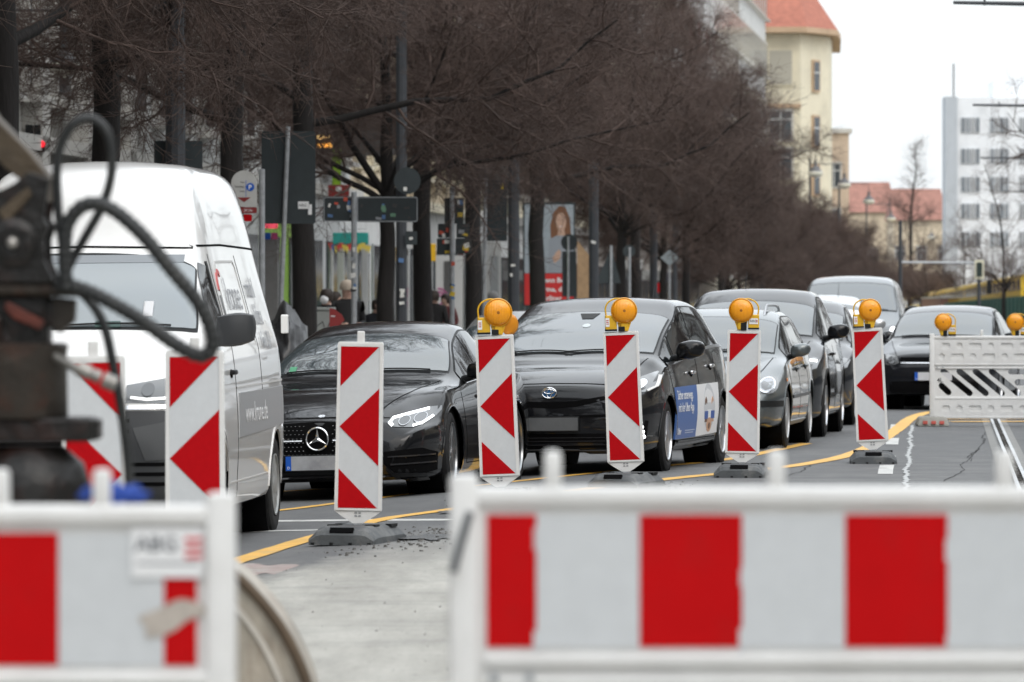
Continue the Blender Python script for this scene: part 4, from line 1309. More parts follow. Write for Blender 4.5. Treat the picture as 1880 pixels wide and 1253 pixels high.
c.patch('bumper_slot', [(-.62, .53), (-.1, .515), (.1, .515), (.62, .53), (.58, .500), (-.58, .500)], 'F', M_DARK, off=.004)
h, n_ = c.hit('F', 0, .715)
yb_ = h.y - .012
b = MB(); b.lathe([(0, .01), (.05, .008), (.066, .0)], 32, Matrix.Translation((0, yb_, .715)) @ Matrix.Diagonal((1, 1, .74, 1)) @ Matrix.Rotation(rad(90), 4, 'X'))
EB = b.build('emblem', mat('emblem_blue', (.02, .10, .25), .2), c.root, True)
for (r, ez, dz, t) in ((.062, .72, 0, .006), (.046, .40, .012, .005)):
    ring_mesh(0, .715 + dz, r, t, yb_ - .01, 28, ez).build('emblem_ring', M_CHROME, EB, True)
ring_mesh(0, .715, .020, .005, yb_ - .01, 20, 2.0).build('emblem_ring', M_CHROME, EB, True)
hl = [(.60, .74), (.66, .82), (.80, .885), (.845, .87), (.85, .76), (.80, .715), (.70, .70)]
for a, k in zip(c.both('headlight', hl, 'F', M_LENS, off=.005), (1, -1)):
    c.strip('light_strip', [(k * .79, .72), (k * .835, .76), (k * .835, .85)], .016, 'F', mat('dim_light', (.7, .7, .7), .3, emit=(1, 1, 1), estr=.25), off=.009, parent=a)
    c.patch('projector', circle(k * .73, .775, .042, 18), 'F', M_CHROME, off=.009, parent=a, res=.1)
fg = [(.70, .33), (.76, .34), (.775, .42), (.76, .46), (.72, .44)]
for a, k in zip(c.both('fog_light_pocket', [(.64, .30), (.79, .30), (.81, .46), (.70, .49)], 'F', M_DARK, off=.004), (1, -1)):
    for i in range(4):
        c.patch('running_light', circle(k * (.765 - .004 * i), .325 + i * .042, .020, 12), 'F', mat('bright_running_light', (1, 1, 1), .3, emit=(1, 1, 1), estr=6.0), off=.009, parent=a, res=.2)
c.plate(.445, proud=.03, euro=False, face=mat('plate_dark_grey', (.10, .105, .11), .5, var=.2, vscale=5))
c.patch('sensor_pod', [(-.09, 1.392), (.09, 1.392), (.05, 1.345), (-.05, 1.345)], 'F', M_BLACK, off=.010)
c.patch('windscreen_sticker', circle(.02, 1.285, .035, 14, .45), 'F', mat('pale_sticker', (.55, .6, .62), .3), off=.010, res=.1)
c.seams([[(1.15, .90), (1.22, .6), (1.33, .30)], [(2.52, .98), (2.50, .60), (2.42, .28)], [(3.40, 1.02), (3.38, .75), (3.30, .60)], [(1.33, .265), (3.3, .265)]])
c.handle(2.20, .855, M_CHROME, .17); c.handle(3.18, .905, M_CHROME, .17)
c.strip('sill', [(1.42, .225), (3.28, .225)], .07, 'S', mat('grey_sill', (.16, .165, .17), .35, .3), off=.012)
for sx in (-1, 1):
    c.strip('bonnet_seam', [(sx * .50, .16), (sx * .60, .6), (sx * .69, 1.0)], .008, 'T', M_GAP)
c.strip('nose_crease', [(-.58, .775), (-.3, .79), (0, .795), (.3, .79), (.58, .775)], .006, 'F', M_GAP)
c.wipers(1.04, .66, 1.0)
b = MB(); b.tube([(.28, 3.4, 1.50), (.28, 3.62, 1.72)], [.006, .003], 6); b.build('antenna', M_BLACK, c.root)
# the advert on the doors
adb = c.patch('advert_blue', [(1.25, .275), (2.30, .28), (2.36, .745), (1.26, .735)], 'S', mat('advert_blue', (.055, .13, .36), .4), off=.005)
adw = c.patch('advert_white', [(2.305, .28), (3.36, .295), (3.44, .755), (2.365, .745)], 'S', mat('advert_white', (.75, .76, .78), .4), off=.005)


def side_text(car, s_, size, y, z, m, parent, off=.008, squeeze=1.0):
    me = text_mesh(s_, size, .0005, squeeze)
    for v in me.vertices:
        h, n_ = car.hit('S', y + v.co.x, z + v.co.z); v.co = h + n_ * (off + v.co.y)
    return link('lettering', me, m, parent)


side_text(c, 'Sicher unterwegs', .118, 1.33, .625, M_PAPER, adb, squeeze=.94)
side_text(c, 'mit der Uber App', .118, 1.33, .515, M_PAPER, adb, squeeze=.94)
side_text(c, 'Uber', .085, 1.33, .315, M_PAPER, adb, squeeze=1.1)
for (z, y0, y1) in ((.345, 1.72, 2.22), (.325, 1.72, 2.15)):
    c.strip('small_print', [(y0, z), (y1, z)], .008, 'S', mat('pale_print', (.4, .46, .6), .5), off=.007, parent=adb)
skin, brown = mat('print_skin', (.55, .33, .22), .5), mat('print_brown', (.14, .07, .04), .5)
c.patch('printed_halo', circle(2.92, .54, .28, 22, .75), 'S', mat('print_grey', (.55, .57, .60), .5), off=.0065, parent=adw, res=.15)
for y, k in ((2.76, 1), (3.08, -1)):
    c.patch('printed_figure', [(y - .06, .40), (y + .07, .40), (y + .05, .60), (y + .01, .63), (y - .05, .60)], 'S', skin if k < 0 else brown, off=.008, parent=adw, res=.15)
    c.patch('printed_figure', [(y - .08, .43), (y + .08, .43), (y + .08, .50), (y - .08, .50)], 'S', mat('print_blue', (.04, .10, .34), .5), off=.0095, parent=adw, res=.15)
c.patch('printed_figure', circle(2.92, .375, .12, 16, .55), 'S', skin, off=.008, parent=adw, res=.15)
c.patch('printed_figure', circle(2.92, .365, .05, 12, .6), 'S', brown, off=.0095, parent=adw, res=.15)

# ---------------------------------------------------------------- grey estate car
c = Car('estate_car', 'grey metallic estate car with roof rails and round headlamps behind the black taxi', 'car', Vector((1.84, 57.15, gz(-3.4))), rad(8.2),
        L=4.40, hw=.868, R=.312, wheels=(.86, 3.38), paint=P_ESTATE,
        ch=hatch_channels(4.40, .868, 1.43, .74, (1.12, .945), (1.85, 1.35), (3.75, 1.38), (4.25, .98), zb=.22, roofw=.63, belt=.90, noseh=.56, nose_lo=.28, tail_z=.80, zm=.58, roof_drop=.07, cowlw=.80, pw=(.70, .84, .92, .97)))
c.windscreen(.965, 1.325, .665, .545)
c.side_windows(1.2, 4.0, (2.15, 3.12))
c.arch_lips(.02)
c.wheels('cap', rim=.205, tw=.195, m=mat('hub_cap', (.5, .51, .52), .4, .5))
c.mirrors(1.48, .985, (.21, .13, .14), gap=.07)
for a, k in zip(c.both('headlight', rrect(.47, .565, .80, .735, .07), 'F', M_LENS, off=.005), (1, -1)):
    for q in ((.70, .65, .068), (.555, .65, .055)):
        c.patch('round_lamp', circle(k * q[0], q[1], q[2], 20), 'F', mat('lamp_bowl', (.42, .43, .45), .15, .9), off=.009, parent=a, res=.1)
        c.strip('lamp_ring', circle(k * q[0], q[1], q[2] + .004, 20), .010, 'F', M_CHROME, off=.011, parent=a, closed=True)
c.patch('grille', rrect(-.43, .60, .43, .70, .02), 'F', M_BLACK, off=.004)
for z in (.625, .65, .675): c.strip('grille_bar', [(-.42, z), (.42, z)], .008, 'F', M_CHROME, off=.008)
c.strip('bumper_strip', [(-.80, .465), (-.4, .47), (.4, .47), (.80, .465)], .06, 'F', M_BLACK, off=.012)
for ax in 'SL': c.strip('bumper_strip', [(.12, .465), (.46, .465)], .06, ax, M_BLACK, off=.012)
c.patch('lower_intake', rrect(-.5, .27, .5, .40, .03), 'F', M_DARK, off=.004)
c.strip('chin', [(-.74, .245), (.74, .245)], .05, 'F', M_BLACK, off=.01)
c.plate(.50)
c.seams([[(1.12, .86), (1.18, .6), (1.25, .28)], [(2.15, .90), (2.15, .30)], [(3.10, .92), (3.08, .72), (3.0, .55)], [(1.25, .27), (2.95, .27)]])
c.strip('rubbing_strip', [(1.25, .52), (3.0, .53)], .035, 'S', mat('grey_rub', (.10, .105, .11), .5), off=.012)
c.strip('sill', [(1.28, .25), (2.98, .25)], .05, 'S', mat('pale_sill', (.35, .36, .36), .5), off=.01)
c.handle(1.98, .80); c.handle(2.95, .82)
c.strip('side_repeater', [(.72, .70), (.78, .70)], .03, 'S', mat('orange_lens', (.8, .25, .02), .3), off=.01)
for sx in (-1, 1):
    P = []
    for i in range(9):
        y = 1.98 + 1.7 * i / 8; h, n_ = c.hit('T', sx * .50, y); P.append(h + Vector((0, 0, .055 if 0 < i < 8 else -.01)))
    b = MB(); b.tube(smooth_path(P, 3), .014, 8); b.build('roof_rail', mat('silver_rail', (.5, .51, .53), .35, .8), c.root, True)
    c.strip('bonnet_seam', [(sx * .56, .1), (sx * .63, .6), (sx * .68, 1.1)], .008, 'T', M_GAP)
c.wipers(.965, .66, 1.1)
side_text(c, 'TAXI', .16, 1.45, .64, mat('dark_lettering', (.04, .04, .045), .4), c.root, squeeze=1.6) if False else None

# ---------------------------------------------------------------- dark cars of the queue
def queue_car(name, label, X, d, head, H, hw, L, pnt, style='suv', lamp=True, lit=False):
    u = X - STREET * d
    c = Car(name, label, 'car', (X, d, gz(u)), rad(head), L=L, hw=hw, R=.345 if style == 'suv' else .315, wheels=(.88, .88 + L * .6), paint=pnt,
            ch=hatch_channels(L, hw, H, H * .54, (1.08, H * .655), (1.86, H * .925), (L - .75, H * .955), (L - .18, H * .68), zb=.20, roofw=hw * .73, belt=H * .62, noseh=H * .42, nose_lo=.27,
                              tail_z=H * .56, zm=H * .42, roof_drop=.08, cowlw=.80, pw=(.66, .82, .90, .97)))
    c.windscreen(H * .675, H * .905, hw * .765, hw * .66 * .97)
    c.side_windows(1.15, L - .45, (2.25,))
    c.arch_lips(.03, M_BLACK if style == 'suv' else None)
    c.wheels('five', rim=.22, tw=.21)
    c.mirrors(1.48, H * .70, (.25, .15, .17), gap=.09, m=P_BLACK if pnt is not P_SILVER else None)
    hl = [(hw * .55, H * .46), (hw * .62, H * .50), (hw * .86, H * .535), (hw * .93, H * .52), (hw * .90, H * .46), (hw * .75, H * .43), (hw * .62, H * .43)]
    for a, k in zip(c.both('headlight', hl, 'F', M_LENS, off=.005), (1, -1)):
        c.patch('projector', circle(k * hw * .76, H * .475, .045, 16), 'F', mat('soft_light', (.9, .9, .9), .3, emit=(1, 1, 1), estr=.9) if lit else M_CHROME, off=.009, parent=a, res=.1)
        if lit:
            c.strip('light_strip', [(k * hw * .62, H * .49), (k * hw * .80, H * .515), (k * hw * .90, H * .51)], .02, 'F', M_LED, off=.009, parent=a)
    c.patch('grille', [(-hw * .46, H * .44), (-hw * .36, H * .36), (hw * .36, H * .36), (hw * .46, H * .44), (hw * .44, H * .48), (-hw * .44, H * .48)], 'F', M_DARK, off=.004)
    c.patch('lower_intake', [(-hw * .70, H * .22), (-hw * .6, H * .16), (hw * .6, H * .16), (hw * .70, H * .22), (hw * .6, H * .26), (-hw * .6, H * .26)], 'F', M_DARK, off=.004)
    c.strip('grille_bar', [(-hw * .44, H * .462), (hw * .44, H * .462)], .014, 'F', M_CHROME, off=.009)
    c.plate(H * .305)
    c.seams([[(1.12, H * .58), (1.2, .4), (1.28, .28)], [(2.25, H * .61), (2.22, .3)], [(1.28, .26), (L - 1.4, .26)]], both=False)
    c.handle(2.02, H * .55)
    for sx in (-1, 1):
        c.strip('bonnet_seam', [(sx * hw * .62, .12), (sx * hw * .70, .6), (sx * hw * .76, 1.05)], .008, 'T', M_GAP)
    c.wipers(H * .672, hw * .76, 1.1)
    return c


q1 = queue_car('sport_utility_car', 'dark sport utility car with lit headlight directly behind the grey estate car', 2.50, 62.3, 7.2, 1.65, .90, 4.38, P_BLACK2, lit=True)
b = MB(); b.tube([(-.15, 2.4, 1.62), (-.15, 2.62, 1.83)], [.005, .003], 6); b.build('antenna', M_BLACK, q1.root)
queue_car('dark_car', 'dark car mostly hidden behind the dark sport utility car', 3.22, 68.6, 6.6, 1.53, .89, 4.4, P_BLACK2, style='hatch')
w_ = queue_car('white_car', 'white car with black grille seen between the dark cars and the bend beacon', 4.42, 82.5, 5.6, 1.41, .90, 4.45, P_WHITE, style='hatch', lit=True)
w_.patch('side_intake', [(.66, .30), (.80, .33), (.82, .46), (.72, .42)], 'F', M_DARK, off=.005); w_.strip('splitter', [(-.8, .19), (.8, .19)], .03, 'F', M_BLACK, off=.03)
q4 = queue_car('silver_car', 'tall silver car with thin antenna behind the white car', 4.78, 90.0, 5.4, 1.63, .89, 4.2, P_SILVER, style='hatch')
b = MB(); b.tube([(.3, 2.2, 1.6), (.3, 2.4, 1.82)], [.005, .003], 6); b.build('antenna', M_BLACK, q4.root)
queue_car('silver_hatchback', 'silver car showing only its roof between the black coupe and the black taxi', place(930, 168).x, FPX / 168, 7, 1.50, .87, 4.2, P_SILVER, style='hatch')

# black oncoming hatchback beyond the fence
c = Car('hatchback', 'black hatchback behind the white slotted fence at the end of the works', 'car', place(1714, 132), rad(10.5),
        L=4.05, hw=.875, R=.31, wheels=(.82, 3.37), paint=P_BLACK2,
        ch=hatch_channels(4.05, .875, 1.46, .81, (1.05, .99), (1.80, 1.385), (3.35, 1.40), (3.90, 1.0), zb=.19, roofw=.62, belt=.93, noseh=.60, nose_lo=.27, tail_z=.85, zm=.60, cowlw=.82, pw=(.68, .83, .91, .97)))
c.windscreen(1.01, 1.355, .69, .555)
c.side_windows(1.15, 3.65, (2.15,)); c.arch_lips(.02); c.wheels('five', rim=.205, tw=.19); c.mirrors(1.45, 1.0, (.22, .14, .15), gap=.07)
for a, k in zip(c.both('headlight', [(.48, .655), (.52, .745), (.70, .775), (.83, .765), (.84, .68), (.74, .63), (.56, .625)], 'F', M_LENS, off=.005), (1, -1)):
    for q in ((.60, .69, .05), (.73, .70, .05)): c.patch('projector', circle(k * q[0], q[1], q[2], 16), 'F', mat('projector_lens', (.05, .055, .06), .05), off=.009, parent=a, res=.1)
c.patch('grille', rrect(-.47, .64, .47, .735, .02), 'F', M_DARK, off=.004)
c.strip('grille_bar', [(-.46, .655), (.46, .655)], .014, 'F', M_CHROME, off=.009)
c.patch('lower_intake', rrect(-.62, .24, .62, .40, .05), 'F', M_DARK, off=.004)
h, n_ = c.hit('F', 0, .685); ring_mesh(0, .685, .058, .007, h.y - .014, 28).build('round_badge', M_CHROME, c.root, True)
b = MB()
for pts in (((-.03, .03), (-.012, -.01), (0, .012), (.012, -.01), (.03, .03)), ((-.045, .01), (-.018, -.05), (0, -.012), (.018, -.05), (.045, .01))):
    b.tube([(x, h.y - .014, .685 + z) for x, z in pts], .004, 6)
b.build('badge_letters', M_CHROME, c.root)
c.plate(.47); c.handle(1.98, .83); c.wipers(1.0, .68, 1.0)
c.seams([[(1.1, .88), (1.18, .6), (1.25, .28)], [(2.15, .93), (2.12, .3)]], both=False)
for sx in (-1, 1): c.strip('bonnet_seam', [(sx * .53, .1), (sx * .63, .6), (sx * .70, 1.0)], .008, 'T', M_GAP)


# ---------------------------------------------------------------- vans
def van_channels(L, hw, H, high):
    zc = [(0, .80), (.02, .90), (.06, 1.0), (.14, 1.08), (.35, 1.17), (.56, 1.28), (.68, 1.36), (1.0, 1.62), (1.40, 1.90)]
    zr = [(0, .72), (.06, .92), (.14, 1.0), (.35, 1.10), (.60, 1.24), (.78, 1.36), (1.1, 1.61), (1.50, 1.86)]
    wr = [(0, hw * .6), (.1, hw * .72), (.56, hw * .88), (.8, hw * .88), (1.1, hw * .83), (1.5, .735)]
    if high:
        zc += [(1.50, 2.02), (1.66, 2.28), (1.92, 2.44), (2.4, H), (3.4, H), (L - .25, H - .04), (L - .12, H - .22), (L - .06, 1.4), (L, .8)]
        zr += [(1.62, 2.0), (1.80, 2.24), (2.1, 2.38), (2.6, H - .08), (3.4, H - .08), (L - .25, H - .13), (L - .12, H - .32), (L - .06, 1.25), (L, .7)]
        wr += [(1.9, .655), (2.4, .625), (L - .2, .60), (L, .55)]
    else:
        zc += [(1.6, H - .02), (2.2, H), (L - .4, H - .02), (L - .12, H - .15), (L - .05, 1.2), (L, .8)]
        zr += [(1.75, H - .10), (2.3, H - .08), (L - .4, H - .1), (L - .12, H - .25), (L - .05, 1.1), (L, .7)]
        wr += [(1.9, .72), (L - .2, .70), (L, .6)]
    zs = [(0, .66), (.06, .85), (.14, .93), (.4, 1.05), (.7, 1.19), (1.2, 1.24), (L - .3, 1.26), (L - .06, 1.1), (L, .65)]
    zm = [(0, .58), (.2, .72), (.6, .78), (L - .4, .80), (L, .6)]
    zb = [(0, .42), (.03, .32), (.1, .26), (.4, .25), (L - .3, .27), (L, .45)]
    wm = [(0, hw * .72), (.04, hw * .82), (.12, hw * .90), (.3, hw * .96), (.7, hw), (L * .55, hw), (L - .5, hw * .985), (L - .12, hw * .95), (L, hw * .86)]
    ws = [(y, w * .968) for y, w in wm]; wb = [(y, w - .04) for y, w in wm]
    return channels(L, hw, zb, zc, zr, zs, zm, wb, wm, ws, wr)


van_loc = Vector((-2.83, 34.8, gz(-6.0)))
c = Car('delivery_van', 'white high roof van with lettered side and grey stripe beside the excavator arm', 'van', van_loc, rad(4.4), roll=rad(-.6), L=4.72, hw=.952, R=.335, wheels=(.92, 3.90), paint=P_VAN,
        ch=van_channels(4.72, .952, 2.50, True))
c.windscreen(1.40, 1.865, .815, .715, arch=.015, m=mat('van_glass', (.16, .19, .205), .03, ior=1.9, coat=.5))
c.strip('tint_band', [(-.66, 1.845), (.66, 1.845)], .05, 'F', mat('tint_grey', (.22, .24, .26), .2), off=.008)
for ax in ('S', 'L'):
    c.patch('side_window', [(.93, 1.36), (1.60, 1.34), (1.60, 1.80), (1.46, 1.82), (1.34, 1.73)], ax, M_SIDEGLASS, off=.006)
    c.strip('window_frame', [(1.63, 1.30), (1.63, 1.83)], .045, ax, M_BLACK, off=.008)
c.arch_lips(.03); c.wheels('steel', rim=.205, tw=.215, m=mat('grey_steel_wheel', (.30, .31, .31), .5, .4))
M_VANBLK = mat('van_bumper_plastic', (.035, .038, .042), .55)
c.mirrors(1.02, 1.385, (.25, .17, .21), gap=.06, m=mat('mirror_plastic', (.035, .038, .042), .5), boxy=.45)
hl = [(.44, .955), (.47, 1.06), (.70, 1.10), (.865, 1.11), (.89, 1.06), (.87, .965), (.80, .945)]
for a, k in zip(c.both('headlight', hl, 'F', M_LENS, off=.005), (1, -1)):
    c.strip('light_strip', [(k * .50, .985), (k * .60, .972), (k * .82, .985), (k * .86, 1.06)], .014, 'F', mat('soft_light', (.9, .9, .9), .3, emit=(1, 1, 1), estr=.9), off=.009, parent=a)
    c.patch('projector', circle(k * .60, 1.03, .040, 16), 'F', mat('projector_lens', (.05, .055, .06), .05), off=.009, parent=a, res=.1)
    c.patch('projector', circle(k * .76, 1.03, .055, 18), 'F', mat('lamp_bowl', (.42, .43, .45), .15, .9), off=.009, parent=a, res=.1)
c.patch('front_bumper', [(-.90, .86), (-.90, .45), (-.82, .31), (.82, .31), (.90, .45), (.90, .86), (.70, .905), (-.70, .905)], 'F', M_VANBLK, off=.008)
c.strip('chrome_bar', [(-.86, .925), (0, .92), (.86, .925)], .022, 'F', M_CHROME, off=.014)
for z in (.845, .78, .71, .58, .52, .46):
    c.strip('grille_slat', [(-.5, z), (.5, z)] if z > .6 else [(-.78, z), (.78, z)], .022, 'F', M_DARK, off=.012)
for k in (1, -1): c.patch('bumper_corner', [(k * .52, .80), (k * .86, .86), (k * .88, .62), (k * .60, .60)], 'F', mat('van_bumper_light', (.06, .064, .068), .5), off=.013)
h, n_ = c.hit('F', 0, 1.0); B = ring_mesh(0, 1.0, .085, .009, h.y - .012, 32).build('round_badge', M_CHROME, c.root, True)
for ax in ('S', 'L'):
    c.strip('roof_seam', [(1.52, 1.93), (2.5, 1.945), (4.5, 1.935)], .014, ax, M_GAP, off=.002)
    c.strip('door_seam', [(.78, 1.16), (.80, .95), (1.25, .62), (1.28, .30)], .008, ax, M_GAP)
    c.strip('door_seam', [(1.74, 1.88), (1.74, .32)], .010, ax, M_GAP)
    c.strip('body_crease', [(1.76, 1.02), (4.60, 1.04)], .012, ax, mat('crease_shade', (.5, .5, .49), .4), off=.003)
    c.strip('door_seam', [(3.12, 1.88), (3.12, .9)], .008, ax, M_GAP)
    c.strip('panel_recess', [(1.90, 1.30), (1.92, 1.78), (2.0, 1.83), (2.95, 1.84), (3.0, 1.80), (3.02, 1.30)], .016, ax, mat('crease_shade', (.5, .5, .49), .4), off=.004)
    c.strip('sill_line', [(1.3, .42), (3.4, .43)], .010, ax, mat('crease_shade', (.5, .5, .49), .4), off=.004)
c.strip('roof_seam', [(-.70, 1.915), (0, 1.93), (.70, 1.915)], .010, 'F', M_GAP, off=.004)
c.handle(1.55, 1.12, M_BLACK, .16)
grs = c.patch('grey_stripe', [(1.86, .985), (1.80, .70), (4.35, .74), (4.50, 1.0)], 'S', mat('stripe_grey', (.27, .28, .29), .4), off=.005)
side_text(c, 'www.krone.de', .19, 2.10, .79, mat('pale_lettering', (.78, .79, .8), .4), grs, squeeze=1.05)
ink = mat('grey_lettering', (.30, .31, .33), .5)
side_text(c, 'krone', .30, 2.12, 1.52, ink, c.root, squeeze=1.0)
side_text(c, 'mobil', .20, 3.25, 1.60, ink, c.root); side_text(c, 'klima', .20, 3.35, 1.42, ink, c.root); side_text(c, 't live 030', .17, 3.3, 1.26, ink, c.root)
c.strip('small_print', [(2.0, 1.335), (2.8, 1.335)], .02, 'S', ink, off=.006)
for a0, a1, cc in ((60, 170, (.55, .12, .12)), (170, 260, (.2, .21, .22)), (260, 330, (.6, .5, .15))):
    c.strip('logo_arc', [(1.98 + .13 * math.cos(rad(a)), 1.58 + .19 * math.sin(rad(a))) for a in range(a0, a1, 10)], .03, 'S', mat('logo_%d' % a0, cc, .5), off=.007)
h, n_ = c.hit('F', .50, 1.52)
b = MB(); b.rbox(h + n_ * .014, (.062, .008, .13), .006, rx=rad(-42)); b.build('phone', mat('phone_white', (.7, .71, .73), .3), c.root)
h, n_ = c.hit('F', .26, 1.43); b = MB(); b.rbox(h + n_ * .008, (.16, .01, .05), .003, rx=rad(-42)); b.build('parking_disc', mat('green_card', (.05, .10, .09), .5), c.root)
c.wipers(1.405, .80, .7)
b = MB(); b.rbox((.93, 4.55, 1.42), (.05, .05, .13), .008); b.build('hinge', P_VAN, c.root)


def small_van(name, label, X, d, head, pnt):
    c = Car(name, label, 'van', (X, d, gz(X - STREET * d)), rad(head), L=4.9, hw=.952, R=.33, wheels=(.92, 3.92), paint=pnt, ch=van_channels(4.9, .952, 1.98, False))
    c.windscreen(1.36, 1.845, .80, .70)
    for ax in ('S', 'L'): c.patch('side_window', [(.93, 1.34), (1.75, 1.32), (1.75, 1.78), (1.46, 1.80), (1.30, 1.70)], ax, M_SIDEGLASS, off=.006)
    c.arch_lips(.03); c.wheels('five', rim=.21); c.mirrors(1.02, 1.32, (.26, .17, .24), gap=.06, m=M_BLACK)
    for a, k in zip(c.both('headlight', hl, 'F', M_LENS, off=.005), (1, -1)):
        c.patch('projector', circle(k * .76, 1.03, .05, 18), 'F', M_LED, off=.009, parent=a, res=.1)
    c.patch('grille', rrect(-.44, .92, .44, 1.05, .03), 'F', M_DARK, off=.005)
    c.patch('lower_intake', rrect(-.7, .42, .7, .72, .05), 'F', M_DARK, off=.005)
    c.plate(.60); c.wipers(1.36, .8, .7)
    return c


mv = small_van('minivan', 'grey minivan with wide windscreen rising behind the white car', 5.86, 99.0, 5.4, P_GREY)
small_van('white_van', 'white van almost hidden behind the grey minivan', 6.62, 109.0, 5.0, P_WHITE)
# ------------------------------------------------------------------ trees
M_BARK = mat('dark_bark', (.013, .011, .0105), .85, bump=.8, bscale=18, var=.35, vscale=7, stretch=(1, 1, .25))  # bark colour deepened for contrast
M_TWIG = mat('reddish_brown_twigs', (.098, .066, .055), .8, var=.3, vscale=.8)


class Twigs:
    def __init__(s): s.v = []; s.f = []

    def limb(s, pts, r0, r1, n=3):
        o = len(s.v); N = len(pts)
        for i, p in enumerate(pts):
            a = pts[max(i - 1, 0)]; b = pts[min(i + 1, N - 1)]
            tx, ty, tz = b[0] - a[0], b[1] - a[1], b[2] - a[2]; L = math.sqrt(tx * tx + ty * ty + tz * tz) or 1
            tx /= L; ty /= L; tz /= L
            if abs(tz) < .9: ux, uy, uz = ty, -tx, 0.0
            else: ux, uy, uz = 0.0, tz, -ty
            q = math.sqrt(ux * ux + uy * uy + uz * uz) or 1; ux /= q; uy /= q; uz /= q
            wx, wy, wz = ty * uz - tz * uy, tz * ux - tx * uz, tx * uy - ty * ux
            r = r0 + (r1 - r0) * i / (N - 1)
            for k in range(n):
                c, d = math.cos(2 * math.pi * k / n) * r, math.sin(2 * math.pi * k / n) * r
                s.v.append((p[0] + ux * c + wx * d, p[1] + uy * c + wy * d, p[2] + uz * c + wz * d))
        for i in range(N - 1):
            for k in range(n):
                s.f.append((o + i * n + k, o + i * n + (k + 1) % n, o + (i + 1) * n + (k + 1) % n, o + (i + 1) * n + k))

    def mesh(s, name):
        me = bpy.data.meshes.new(name); me.from_pydata(s.v, [], s.f); me.shade_smooth(); return me


